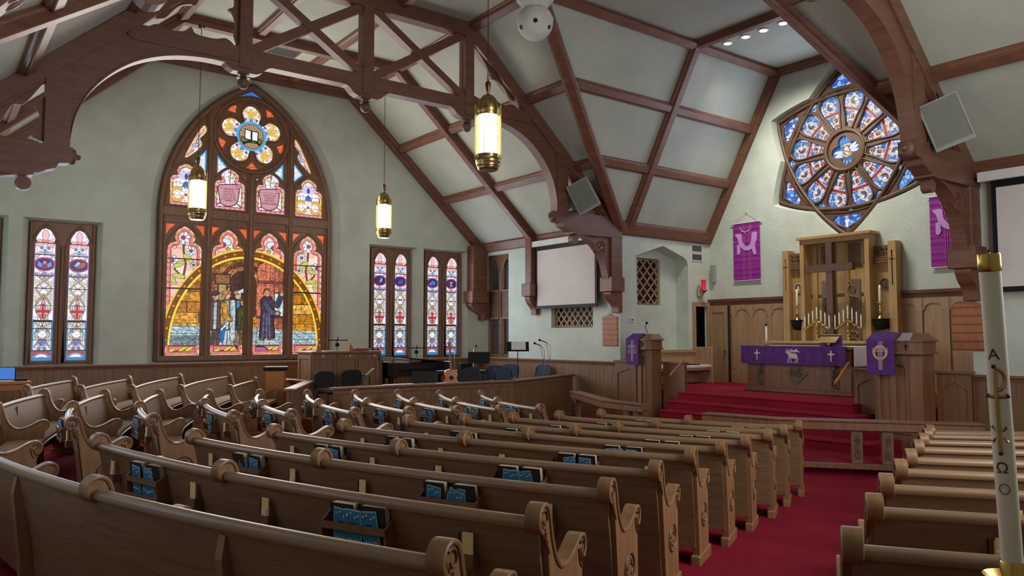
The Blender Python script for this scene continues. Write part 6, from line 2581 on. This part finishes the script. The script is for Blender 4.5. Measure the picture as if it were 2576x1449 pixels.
# organ console seen from its panelled back
og = thing('organ_console', 'panelled oak organ console behind the black chairs', 'organ console', (7.75, 16.9, CZ))
mb = MB()
mb.box(6.98, 8.62, 16.5, 17.35, CZ, 1.60)
mb.build('case', WAINS, og)
mb = MB()
mb.box(6.93, 8.67, 16.44, 17.4, 1.60, 1.655, ch=.012)
mb.build('top', TRAC, og)
for q in range(3):
    u = 7.04 + q * .53
    mb = MB()
    mb.prism(rect(u, u + .50, .50, 1.56), [rect(u + .05, u + .45, .56, 1.48)], 0, .02, FV(16.5))
    mb.build('panel_frame', TRAC, og)
mb = MB()
mb.prism(rect(16.55, 17.3, .5, 1.56), [rect(16.66, 17.2, .6, 1.48)], 0, .02, FU(6.98))
mb.build('side_frame', TRAC, og)
for q in (7.22, 7.88, 8.5):
    mb = MB()
    mb.box(q - .012, q + .012, 16.47, 16.482, 1.52, 1.57)
    mb.build('white_clip', WHITEP, og)
mb = MB()
mb.box(8.06, 8.42, 16.6, 16.85, 1.656, 1.69)
mb.box(8.08, 8.40, 16.62, 16.84, 1.69, 1.71)
o = mb.build('red_book', REDBK)
tag(o, 'flat red book lying on the organ console', 'book')
mb = MB()
mb.prism([(7.95, 1.656), (8.09, 1.656), (7.97, 1.86)], [], 0, .012, FV(16.7))
o = mb.build('metronome', WOODO)
mb = MB()
mb.prism([(7.16, 1.656), (7.30, 1.656), (7.2, 1.86)], [], 0, .08, FV(16.8))
o2 = mb.build('metronome', WOODO)
tag(o, 'small triangular wooden easel beside the flat red book', 'easel', 'small easels on the organ')
tag(o2, 'small wooden wedge at the window end of the organ top', 'easel', 'small easels on the organ')
def music_lamp(u, v, z, label):
    l_ = thing('music_lamp', label, 'lamp', (u, v, z))
    mb = MB()
    mb.tube([(u, v, z), (u, v, z + .24), (u + .02, v, z + .30)], .008, 6)
    mb.tube([(u - .02, v, z + .2), (u, v - .03, z + .33), (u + .03, v, z + .24)], .006, 6)
    mb.build('neck', BLACK, l_)
    mb = MB()
    mb.box(u - .26, u + .26, v - .03, v + .03, z + .235, z + .258)
    mb.build('bar_shade', BLACK, l_)
    mb = MB()
    mb.box(u - .05, u + .05, v - .01, v + .01, z + .10, z + .18)
    mb.build('switch_box', BLACK, l_)
music_lamp(7.75, 16.9, 1.655, 'black bar music lamp standing on the organ console')
cb = thing('side_cabinet', 'low oak cabinet between organ and piano', 'cabinet', (8.9, 17.2, CZ))
mb = MB()
mb.box(8.68, 8.93, 16.9, 17.3, CZ, 1.36)
mb.build('body', WAINS, cb)
mb = MB()
mb.box(8.675, 8.95, 16.87, 17.33, 1.36, 1.40)
mb.build('top', TRAC, cb)
for q, (w_, h_, m_, nm, lb) in enumerate(((.06, .30, BLACK, 'binder', 'black ring binder standing on the low cabinet'), (.045, .26, REDBK, 'binder', 'narrow red folder among the black binders'), (.06, .29, BLACK, 'binder', 'wide black box file beside the red folder'))):
    mb = MB()
    x = 8.69 + q * .075
    mb.box(x, x + w_, 17.0, 17.25, 1.401, 1.401 + h_)
    tag(mb.build(nm, m_), lb, 'folder', 'folders on the low cabinet')
mb = MB()
mb.lathe([(.04, 1.401), (.042, 1.52), (.03, 1.56), (.014, 1.59), (.014, 1.63)], 12, M=Tm(8.90, 16.93, 0))
tag(mb.build('green_bottle', mat('green_plastic', s2l(60, 120, 80), .2), smooth=50), 'green bottle at the end of the low cabinet', 'bottle')

# grand piano
gp = thing('grand_piano', 'black grand piano with its lid slightly raised', 'piano', (10.0, 17.3, CZ))
out = cat_rom([(8.95, 16.45), (10.3, 16.45), (10.75, 16.62), (10.95, 17.0), (10.80, 17.35), (10.45, 17.6), (10.2, 17.9), (9.9, 18.05), (8.95, 18.05)], 4, True)
out = [(9.0, 18.05), (9.0, 16.50), (10.1, 16.50)] + cat_rom([(10.1, 16.50), (10.55, 16.55), (10.85, 16.78), (10.92, 17.1), (10.7, 17.4), (10.35, 17.6), (10.1, 17.9), (9.9, 18.05)], 4)
mb = MB()
mb.prism(out, [], CZ + .64, CZ + .97, FZ(0))
mb.build('case', BLACKG, gp, smooth=35)
cxp, cyp = 9.8, 17.3
lidM = Tm(10.3, 16.5, CZ + .985) @ Matrix.Rotation(R(6), 4, 'Y') @ Tm(-10.3, -16.5, 0)
mb = MB()
o3 = [(cxp + (x - cxp) * 1.02, cyp + (y - cyp) * 1.02) for x, y in out]
mb.prism(o3, [], .0, .022, lambda a, b, c: lidM @ Vector((a, b, c)))
mb.build('lid', BLACKG, gp, smooth=35)
mb = MB()
mb.tube([(9.08, 16.62, CZ + .97), (9.08, 16.62, CZ + 1.13)], .010, 6)
mb.build('lid_prop', BLACKG, gp)
for (u, v) in ((9.06, 16.7), (9.06, 17.85), (10.6, 17.0)):
    mb = MB()
    mb.lathe([(.04, CZ), (.045, CZ + .05), (.05, CZ + .2), (.07, CZ + .64)], 10, M=Tm(u, v, 0))
    mb.build('leg', BLACKG, gp, smooth=50)
mb = MB()
mb.box(9.0, 9.12, 17.1, 17.5, CZ + .06, CZ + .60)
mb.build('pedal_lyre', BLACKG, gp)
mb = MB()
mb.box(9.0, 9.2, 16.6, 17.95, CZ + .60, CZ + .66)
mb.build('key_bed', BLACKG, gp)
mb = MB()
mb.box(9.02, 9.16, 16.68, 17.88, CZ + .972, CZ + .98)
mb.build('keys', WHITEP, gp)
pb = thing('piano_bench', 'black padded bench under the piano', 'bench', (9.5, 16.05, CZ))
mb = MB()
mb.box(9.1, 9.95, 15.9, 16.25, CZ + .40, CZ + .47, ch=.015)
mb.build('seat', BLKFAB, pb)
for du in (9.15, 9.87):
    for dv in (15.95, 16.18):
        mb = MB()
        mb.box(du, du + .04, dv, dv + .04, CZ, CZ + .40)
        mb.build('leg', BLACKG, pb)
music_lamp(10.4, 17.8, CZ + 1.06, 'black bar music lamp behind the piano lid')


# chairs
def chair_proto(fab, name, label):
    c = thing(name, label, 'chair', (0, 0, 0))
    mb = MB()
    mb.box(-.20, .24, -.23, .23, .42, .48, ch=.025)
    lpart('seat', mb, fab, c)
    mb = MB()
    P = cat_rom([(-.21, .52), (-.23, .60), (-.23, .78), (-.18, .85), (0, .865), (.18, .85), (.23, .78), (.23, .60), (.21, .52)], 3)
    M = Matrix.Translation((-.24, 0, 0)) @ Matrix.Rotation(R(-6), 4, 'Y')
    mb.prism(P, [], -.025, .03, lambda a, b, cc: M @ Vector((cc, a, b)))
    lpart('backrest', mb, fab, c)
    for sy in (-.24, .24):
        mb = MB()
        mb.tube([(.21, sy, 0), (.19, sy, .44)], .012, 6)
        lpart('leg', mb, BLACK, c)
        mb = MB()
        mb.tube([(-.28, sy, 0), (-.20, sy, .44), (-.30, sy, .80)], .012, 6)
        lpart('leg', mb, BLACK, c)
    mb = MB()
    mb.tube([(.19, -.24, .415), (.19, .24, .415)], .010, 6)
    mb.tube([(-.20, -.24, .415), (-.20, .24, .415)], .010, 6)
    lpart('frame', mb, BLACK, c)
    return c


def place(proto, first, loc, rz, label, group):
    o = proto if first else dup(proto)
    o.location = loc
    o.rotation_euler = (0, 0, rz)
    tag(o, label, None, group)
    return o


bc = chair_proto(BLKFAB, 'stacking_chair', 'black chair')
place(bc, True, (6.95, 15.35, CZ), R(-80), 'black upholstered chair in the gap between the two low walls', 'black choir chairs')
place(bc, False, (7.75, 15.75, CZ), R(-85), 'black upholstered chair behind a tilted music stand', 'black choir chairs')
uc = chair_proto(BLUEFAB, 'stacking_chair', 'blue chair')
for k, (u, v, rz, lb) in enumerate(((8.72, 14.6, 70, 'blue upholstered chair in front of the piano, behind a black music desk'),
                                    (9.75, 14.55, 80, 'blue upholstered chair half hidden beside the guitar'),
                                    (10.8, 15.5, -100, 'blue upholstered chair behind the keyboard stand'),
                                    (11.75, 16.0, -110, 'blue upholstered chair with papers on its seat'),
                                    (12.45, 16.6, -150, 'slate blue chair in the middle of the three by the screen wall'),
                                    (12.95, 15.95, -170, 'slate blue chair nearest the low wall corner, below the microphones'),
                                    (11.15, 14.75, -95, 'blue upholstered chair with an open score, beside the low wall'))):
    place(uc, k == 0, (u, v, CZ), R(rz), lb, 'blue choir chairs')
mb = MB()
for q, (u, v, r_) in enumerate(((11.0, 14.6, 10), (11.3, 14.7, -25), (11.72, 15.9, 20))):
    m2 = MB()
    M = Tm(u, v, CZ + .49 + .0) @ Matrix.Rotation(R(r_), 4, 'Z')
    m2.box(-.11, .11, -.15, .15, 0, .02, M=M)
    tag(m2.build('sheet_music', PAPER), ('loose stack of scores on the seat beside the low wall', 'second loose score overlapping the first beside the low wall', 'thin white booklet on the chair near the screen wall')[q], 'score')


# music stands
def music_stand(u, v, zt, rz, label, sheet=False, tilt=20, w_=.26):
    s_ = thing('music_stand', label, 'music stand', (u, v, CZ), R(rz), group='black music stands')
    mb = MB()
    mb.tube([(0, 0, .05), (0, 0, zt - CZ - .1)], .011, 8)
    lpart('pole', mb, BLACK, s_)
    for k in range(3):
        a = k * 2 * PI / 3
        mb = MB()
        mb.tube([(0, 0, .22), (.25 * math.cos(a), .25 * math.sin(a), .01)], .009, 6)
        lpart('leg', mb, BLACK, s_)
    M = Tm(0, 0, zt - CZ) @ Matrix.Rotation(R(tilt), 4, 'Y')
    mb = MB()
    mb.box(-.006, .006, -w_, w_, -.13, .13, M=M)
    mb.box(-.06, .0, -w_, w_, -.14, -.125, M=M)
    d = lpart('desk', mb, BLACK, s_)
    if sheet:
        mb = MB()
        mb.box(-.012, -.007, -.20, .16, -.12, .125, M=M)
        f = MB()
        sh = link('sheet_music', mb.mesh('sheet_music', PAPER), None, (u, v, CZ))
        sh.rotation_euler = (0, 0, R(rz))
        tag(sh, 'white music sheets on the tall stand by the microphones', 'score')
    return s_


music_stand(8.45, 14.15, 1.13, 65, 'black music stand in front of the blue chair near the piano', tilt=15, w_=.25)
music_stand(9.55, 14.10, 1.15, 60, 'black music stand directly right of the guitar', tilt=12, w_=.24)
music_stand(10.45, 15.0, 1.50, 45, 'wide black music stand beside the keyboard', tilt=18, w_=.26)
music_stand(11.95, 15.45, 1.74, 55, 'tall black music stand holding white sheets', sheet=True, tilt=28, w_=.28)
music_stand(7.75, 15.25, 1.22, -20, 'grey music stand tipped up beside the second black chair', tilt=50, w_=.2)
music_stand(11.15, 15.9, 1.45, 40, 'small black music stand in front of the dark window', tilt=20, w_=.2)


# microphones
def mic_stand(u, v, zt, dx, dy, label):
    s_ = thing('microphone_stand', label, 'microphone stand', (u, v, CZ), group='microphone stands')
    mb = MB()
    mb.lathe([(.14, CZ), (.14, CZ + .02), (.02, CZ + .035)], 16, M=Tm(u, v, 0))
    mb.build('base', BLACK, s_, smooth=50)
    mb = MB()
    mb.tube([(u, v, CZ + .02), (u, v, zt - .12), (u + dx * .4, v + dy * .4, zt - .02)], .009, 8)
    mb.build('pole', mat('chrome', (.6, .6, .62), .2, metal=1, var=.02), s_, smooth=50)
    mb = MB()
    a, b = Vector((u + dx * .4, v + dy * .4, zt - .02)), Vector((u + dx, v + dy, zt + .04))
    mb.tube([a, b], .012, 8)
    mb.sphere(b, .032, 10, 8)
    mb.build('microphone', BLACK, s_, smooth=50)
    mb = MB()
    mb.tube(cat_rom([(0, 0), (1, 1)], 1) and [a, a + Vector((.06, .02, -.2)), (u + .03, v, zt - .7), (u + .02, v, CZ + .04)], .005, 5)
    mb.build('cable', BLACK, s_)


mic_stand(12.45, 15.0, 1.78, -.22, .12, 'chrome microphone stand, nearer of the pair by the screen wall')
mic_stand(12.85, 15.25, 1.86, -.24, .14, 'chrome microphone stand, farther of the pair by the screen wall')
mic_stand(10.35, 15.9, 1.72, -.2, .1, 'microphone stand rising over the keyboard')
mic_stand(11.6, 16.9, 1.70, .15, .1, 'microphone boom stand in front of the dark window')

# keyboard on a stand
kb = thing('keyboard', 'black electric keyboard on a cross-legged stand', 'keyboard', (10.3, 15.5, CZ))
M = Tm(10.3, 15.5, 0) @ Matrix.Rotation(R(-20), 4, 'Z')
mb = MB()
mb.box(-.6, .6, -.15, .15, CZ + .72, CZ + .80, M=M, ch=.01)
mb.build('body', BLACK, kb)
mb = MB()
mb.box(-.55, .55, -.14, -.03, CZ + .801, CZ + .81, M=M)
mb.build('keys', WHITEP, kb)
for sg in (-1, 1):
    mb = MB()
    mb.tube([M @ Vector((-.35 * sg, 0, CZ)), M @ Vector((.35 * sg, 0, CZ + .72))], .016, 6)
    mb.build('leg', BLACK, kb)
mb = MB()
mb.box(10.62, 10.98, 16.0, 16.2, CZ, CZ + .95, ch=.02)
tag(mb.build('amplifier', BLKFAB), 'black amplifier cabinet behind the keyboard', 'amplifier')

# guitar on a stand
gt = thing('guitar', 'orange acoustic guitar leaning by the low wall', 'guitar', (9.15, 14.15, CZ))
frg = lambda a, b, c: Vector((9.15 + a * .85 + c * .3, 14.15 + a * -.45 + c * .9 + b * .12, CZ + .42 + b))
body = cat_rom([(0, 0), (.16, .03), (.19, .14), (.13, .25), (.12, .30), (.145, .38), (.10, .46), (0, .48), (-.10, .46), (-.145, .38), (-.12, .30), (-.13, .25), (-.19, .14), (-.16, .03)], 3, True)
mb = MB()
mb.prism(body, [], -.045, .045, frg)
mb.build('body', mat('guitar_top', s2l(196, 106, 40), .25, var=.1, coat=.4), gt)
mb = MB()
mb.prism(rect(-.022, .022, .46, .92), [], -.055, -.035, frg)
mb.build('neck', PULP, gt)
mb = MB()
mb.prism([(-.03, .92), (.03, .92), (.04, 1.06), (-.04, 1.06)], [], -.05, -.035, frg)
mb.build('headstock', PULP, gt)
mb = MB()
mb.prism(circ(0, .30, .05, 16), [], -.048, -.046, frg)
mb.build('sound_hole', BLACK, gt)

# laptop table at the far left
lt = thing('sound_table', 'small orange wooden table at the far left holding a laptop', 'table', (1.15, 16.6, .34))
fz0 = floor_z(1.15, 16.6)
mb = MB()
mb.box(.55, 1.62, 16.25, 16.95, 1.14, 1.19, ch=.01)
mb.build('table_top', WOODO, lt)
mb = MB()
mb.box(.60, 1.56, 16.3, 16.9, 1.04, 1.14)
mb.build('apron', WOODO, lt)
for u in (.62, 1.48):
    for v in (16.3, 16.82):
        mb = MB()
        mb.box(u, u + .07, v, v + .07, fz0 - .02, 1.06)
        mb.build('leg', WOODO, lt)
lp = thing('laptop', 'open laptop with a blue screen on the far left table', 'laptop', (1.2, 16.55, 1.19))
M = Tm(1.2, 16.55, 1.19) @ Matrix.Rotation(R(60), 4, 'Z')
mb = MB()
mb.box(-.12, .12, -.16, .16, 0, .018, M=M)
mb.build('keyboard_base', WHITEP, lp)
mb = MB()
mb.box(.10, .112, -.17, .17, .015, .25, M=M)
sc_ = mb.build('lid', BLACK, lp)
mb = MB()
mb.box(.098, .10, -.155, .155, .03, .24, M=M)
mb.build('screen', SCREENB, sc_)
mb = MB()
mb.box(1.40, 1.58, 16.45, 16.62, 1.192, 1.23, ch=.01)
tag(mb.build('equipment_box', BLACK), 'small black device beside the laptop', 'device')
mb = MB()
mb.lathe([(.04, 1.191), (.045, 1.30), (.035, 1.36), (.015, 1.39), (.015, 1.43), (.022, 1.44), (.022, 1.46)], 12, M=Tm(.98, 16.45, 0))
tag(mb.build('sanitizer_bottle', mat('clear_plastic', s2l(190, 200, 200), .2), smooth=50), 'clear sanitizer bottle beside the laptop', 'bottle')
# ------------------------------------------------------------------ hanging lamps
def pendant_proto():
    p = thing('pendant_lamp', 'lamp', 'lamp', (0, 0, 0))
    # local z=0 at the lamp bottom
    mb = MB()
    mb.lathe([(.130, .0), (.150, .02), (.155, .05), (.168, .06), (.172, .10), (.180, .11), (.182, .15), (.175, .17), (.160, .18), (.160, .23), (.14, .235)], 28)
    lpart('bottom_ring', mb, ABRASS, p, smooth=40)
    mb = MB()
    mb.lathe([(.001, .012), (.125, .012)], 24)
    lpart('bottom_glass', mb, mat('amber_lens', s2l(240, 190, 120), .4, var=.1, emit=s2l(250, 196, 120), estr=1.6), p)
    mb = MB()
    mb.lathe([(.138, .20), (.138, .82)], 28, cap=False)
    lpart('glass_cylinder', mb, WHGLOW, p, smooth=60)
    mb = MB()
    mb.lathe([(.150, .80), (.150, .84), (.158, .85), (.158, .90), (.148, .91), (.148, .93), (.140, .99), (.115, 1.05), (.08, 1.09), (.03, 1.115), (.02, 1.12)], 28)
    lpart('dome', mb, ABRASS, p, smooth=40)
    for k in range(4):
        a = k * PI / 2 + R(54)
        M = Matrix.Rotation(a, 4, 'Z')
        mb = MB()
        mb.prism([(.140, .16), (.192, .16), (.192, .985), (.150, .91), (.140, .90)], [], -.004, .004, lambda x, y, c: M @ Vector((x, c, y)))
        lpart('fin', mb, mat('gilt_fin', s2l(206, 190, 120), .35, metal=.7), p)
    for k in range(16):
        if k % 4 == 0:
            continue
        a = k * PI / 8 + R(54)
        mb = MB()
        mb.tube([(.1425 * math.cos(a), .1425 * math.sin(a), .22), (.1425 * math.cos(a), .1425 * math.sin(a), .82)], .0065, 5)
        lpart('rod', mb, ABRASS, p)
    mb = MB()
    mb.lathe([(.012, 1.11), (.02, 1.13), (.035, 1.20), (.042, 1.26), (.04, 1.29), (.03, 1.30), (.012, 1.32), (.008, 1.34)], 16)
    lpart('finial', mb, mat('dark_bronze', s2l(110, 80, 50), .3, metal=1), p, smooth=40)
    mb = MB()
    mb.tube([(0, .026 * math.cos(q), 1.37 + .03 * math.sin(q)) for q in np.linspace(0, 2 * PI, 14, endpoint=False)], .006, 6, closed=True)
    lpart('ring', mb, MATS['dark_bronze'], p, smooth=60)
    mb = MB()
    z, k = 1.40, 0
    while z < ZF - 4.37 - .06:
        for_ = [(.011 * math.cos(q), .026 * math.sin(q)) for q in np.linspace(0, 2 * PI, 8, endpoint=False)]
        if k % 2:
            mb.tube([(0, a, z + .02 + b) for a, b in for_], .0042, 4, closed=True)
        else:
            mb.tube([(a, 0, z + .02 + b) for a, b in for_], .0042, 4, closed=True)
        z += .043
        k += 1
    lpart('chain', mb, MATS['dark_bronze'], p)
    mb = MB()
    mb.lathe([(.01, ZF - 4.37 - .26), (.05, ZF - 4.37 - .24), (.07, ZF - 4.37 - .19), (.07, ZF - 4.37 - .18)], 16)
    lpart('ceiling_canopy', mb, MATS['dark_bronze'], p, smooth=40)
    return p


pp = pendant_proto()
for k, (u, v, lb) in enumerate(((6.42, 9.0, 'largest brass pendant lamp, hanging nearest in the crossing'), (8.85, 16.75, 'brass pendant lamp hanging in front of the lancet windows'),
                                (4.42, 16.45, 'brass pendant lamp hanging in front of the great window'))):
    o = pp if k == 0 else dup(pp)
    o.location = (u, v, 4.37)
    tag(o, lb, 'lamp', 'brass pendant lamps')

# recessed chancel lights
for k, (u, v, lb) in enumerate(((14.28, 10.70, 'recessed ceiling light nearest the left roof slope'), (14.28, 10.22, 'middle recessed ceiling light over the chancel'), (14.28, 9.76, 'recessed ceiling light next to the roof valley'), (14.28, 9.28, 'recessed ceiling light hidden by the roof valley'))):
    r_ = thing('recessed_light', lb, 'light', (u, v, ZF), group='recessed lights over the chancel')
    mb = MB()
    mb.lathe([(.085, ZF - .03), (.115, ZF - .02), (.115, ZF)], 20, M=Tm(u, v, 0), cap=False)
    mb.build('trim_ring', WHITEP, r_, smooth=50)
    mb = MB()
    mb.lathe([(.001, ZF - .012), (.088, ZF - .012)], 20, M=Tm(u, v, 0))
    mb.build('lens', CANGLOW, r_)
    d = bpy.data.lights.new('recessed_beam', 'SPOT')
    d.energy = 230
    d.spot_size = R(100)
    d.spot_blend = .8
    d.color = (1.0, .95, .86)
    d.shadow_soft_size = .08
    lo_ = bpy.data.objects.new('recessed_beam', d)
    lo_.location = Vector((u, v, ZF - .06)) - r_.location
    lo_.rotation_euler = (0, R(-32), 0)
    lo_.parent = r_
    COL.objects.link(lo_)

# ceiling vent
cv_ = thing('ceiling_vent', 'rectangular air vent in the flat ceiling above the great window', 'vent', (6.45, 17.3, ZF))
mb = MB()
mb.prism(rect(6.0, 6.9, 17.0, 17.6), [rect(6.05, 6.85, 17.05, 17.55)], -.02, 0, FZ(ZF))
mb.build('frame', CEIL, cv_)
mb = MB()
for q in range(16):
    mb.box(6.07 + q * .049, 6.09 + q * .049, 17.05, 17.55, ZF - .018, ZF - .004)
mb.build('louvres', VENT, cv_)
mb = MB()
mb.box(6.04, 6.86, 17.04, 17.56, ZF - .003, ZF)
mb.build('backing', LEAD, cv_)

# globe loudspeaker
G = Vector((7.69, 9.48, 7.03))
gs = thing('globe_speaker', 'white plaster globe loudspeaker with round black ports', 'speaker', tuple(G))
mb = MB()
mb.sphere(G, .29, 32, 24)
mb.build('globe', GLOBE, gs, smooth=60)
mb = MB()
mb.tube([G + Vector((.289 * math.cos(q), .289 * math.sin(q), .05)) for q in np.linspace(0, 2 * PI, 40, endpoint=False)], .008, 6, closed=True)
mb.build('seam', GLOBE, gs, smooth=60)
camv = (Vector((0, 0, ZC)) - G).normalized()
side = camv.cross(Vector((0, 0, 1))).normalized()
for a, b in ((0.02, -.28), (1.05, -.5), (-1.05, -.5), (2.4, -.4), (-2.4, -.4)):
    dv = (Matrix.Rotation(a, 3, 'Z') @ Vector((camv.x, camv.y, 0)).normalized() + Vector((0, 0, b))).normalized()
    mb = MB()
    q = dv.to_track_quat('Z', 'Y').to_matrix().to_4x4()
    mb.lathe([(.001, .295), (.036, .293), (.036, .27)], 18, M=Tm(*G) @ q)
    mb.build('port', BLACK, gs)
mb = MB()
mb.lathe([(.30, .48), (.33, .44), (.30, .36), (.24, .30), (.20, .24), (.19, .22)], 28, M=Tm(*G), cap=False)
mb.lathe([(.02, 1.55), (.03, .6), (.22, .5), (.30, .48)], 28, M=Tm(*G), cap=False)
mb.build('hanging_bell', GLOBE, gs, smooth=50)

# box speakers
def box_speaker(loc, rz, roll, label, s=1.0):
    b = thing('wall_speaker', label, 'speaker', loc, group='grey box speakers on the trusses')
    b.rotation_euler = (R(roll), R(14), rz)
    w_, h_, d = .27 * s, .36 * s, .20 * s
    mb = MB()
    F = [(-w_, -h_), (w_, -h_), (w_, h_), (-w_, h_)]
    K = [(-w_ * .7, -h_ * .86), (w_ * .7, -h_ * .86), (w_ * .7, h_ * .86), (-w_ * .7, h_ * .86)]
    mb.add([(d, x, y) for x, y in F] + [(-d, x, y) for x, y in K], [(0, 1, 2, 3), (7, 6, 5, 4)] + [(i, i + 4, (i + 1) % 4 + 4, (i + 1) % 4) for i in range(4)])
    lpart('cabinet', mb, SPKR, b)
    mb = MB()
    mb.prism(rect(-w_, w_, -h_, h_), [rect(-w_ * .9, w_ * .9, -h_ * .84, h_ * .94)], 0, .015, lambda x, y, c: Vector((d + c, x, y)))
    lpart('baffle_frame', mb, SPKR, b)
    mb = MB()
    mb.prism(rect(-w_ * .9, w_ * .9, -h_ * .84, h_ * .94), [], 0, .006, lambda x, y, c: Vector((d + c, x, y)))
    lpart('grille', mb, GRILLE, b)
    mb = MB()
    mb.tube([(0, 0, h_ * .8), (-.05, 0, h_ + .1)], .012, 6)
    mb.tube([(-d * .8, 0, 0), (-d - .15, 0, .03)], .03, 6)
    lpart('mounting_arm', mb, BLACK, b)
    return b


box_speaker((12.02, 13.0, 5.22), R(212), 24, 'grey box speaker on the truss above the left screen')
box_speaker((12.25, 13.75, 5.18), R(165), 20, 'second grey speaker turned away behind the left truss post', .85)
box_speaker((11.92, 5.05, 5.14), R(196), 17, 'grey box speaker on the truss above the right screen')

# paschal candle in the foreground
T0 = Vector((2.729, 1.049, 2.248))
B0 = Vector((2.826, 1.052, 1.274))
ax = (T0 - B0).normalized()
q = ax.to_track_quat('Z', 'Y').to_matrix().to_4x4()
pc = thing('paschal_candle', 'tall white decorated candle on a brass stand in the right foreground', 'candle', tuple(B0))
Lc = (T0 - B0).length
rc = .0315
MM = Tm(*B0) @ q
mb = MB()
mb.lathe([(rc, -.02), (rc, Lc - .05)], 32, M=MM)
mb.build('wax', CANDLE, pc, smooth=60)
mb = MB()
mb.lathe([(rc + .001, Lc - .058), (rc + .003, Lc - .055), (rc + .003, Lc - .004), (rc + .001, Lc), (.006, Lc), (.004, Lc + .004)], 32, M=MM)
mb.build('brass_cap', BRASS, pc, smooth=40)
mb = MB()
mb.lathe([(.004, Lc), (.003, Lc + .012)], 8, M=MM)
mb.build('wick', BLACK, pc)
tocam = (Vector((0, 0, ZC)) - B0)
tocam = (tocam - ax * tocam.dot(ax)).normalized()
sd = ax.cross(tocam).normalized()          # to the right as seen by the camera? (ax up x toward viewer)
def onc(a, h, r_=rc + .0012):
    # a = arc offset in metres across the face, h = height from candle foot
    t = a / rc
    return B0 + ax * h + (tocam * math.cos(t) + sd * math.sin(t)) * r_
rotc = Matrix((sd, ax, tocam)).transposed().to_4x4()
GILT = mat('gilt_wax', s2l(186, 150, 84), .3, metal=.8, var=.06)
DKG = mat('dark_letter', s2l(70, 62, 54), .6)
for ch_, y0, sz, m_ in (('A', .655, .05, DKG), ('\u03a9', .29, .048, DKG)):
    me = text_mesh(ch_, sz, m_)
    for vtx in me.vertices:
        p = onc(vtx.co.x - .008, y0 + vtx.co.y, rc + .0012 + vtx.co.z)
        vtx.co = p - B0
    link('lettering', me, pc)
mb = MB()
mb.tube([onc(-.008, h, rc + .003) for h in np.linspace(.345, .60, 8)], .0055, 6)
mb.tube([onc(-.008 + .026 * math.sin(t), .575 + .035 * math.cos(t) - .0, rc + .003) for t in np.linspace(0, PI, 12)], .005, 6)
for s_ in (-1, 1):
    mb.tube([onc(-.008 - .022 * s_, .40 - .025, rc + .003), onc(-.008 + .022 * s_, .40 + .025, rc + .003)], .0045, 5)
    mb.tube([onc(-.008, .52, rc + .003), onc(-.008 + s_ * .03, .52, rc + .003)], .006, 6)
mb.build('chi_rho', GILT, pc, smooth=50)
for a, h in ((-.010, .618), (.022, .522), (-.036, .522), (-.008, .50 - .16)):
    mb = MB()
    mb.sphere(onc(a, h, rc + .004), .007, 12, 8)
    mb.build('stud', mat('garnet_stud', s2l(110, 16, 40), .25), pc, smooth=60)
mb = MB()
mb.tube([onc(-.006 + .014 * math.cos(t), .225 + .016 * math.sin(t), rc + .002) for t in np.linspace(0, 2 * PI, 20, endpoint=False)], .0012, 5, closed=True)
mb.build('roundel', DKG, pc)
cs = thing('candle_stand', 'brass stand with a drip bowl under the tall candle', 'candle stand', (2.80, .96, .42))
mb = MB()
mb.lathe([(.034, 1.16), (.036, 1.255), (.034, 1.26), (.033, 1.16)], 24, M=Tm(B0.x, B0.y, 0), cap=False)
mb.lathe([(.02, 1.12), (.05, 1.15), (.085, 1.205), (.086, 1.212), (.06, 1.19), (.03, 1.16)], 28, M=Tm(B0.x, B0.y, 0))
mb.build('drip_bowl', BRASS, cs, smooth=50)
fz_ = floor_z(B0.x, B0.y)
mb = MB()
mb.lathe([(.14, fz_), (.14, fz_ + .03), (.04, fz_ + .06), (.022, fz_ + .12), (.018, 1.13)], 20, M=Tm(B0.x, B0.y, 0))
mb.build('column', BRASS, cs, smooth=50)
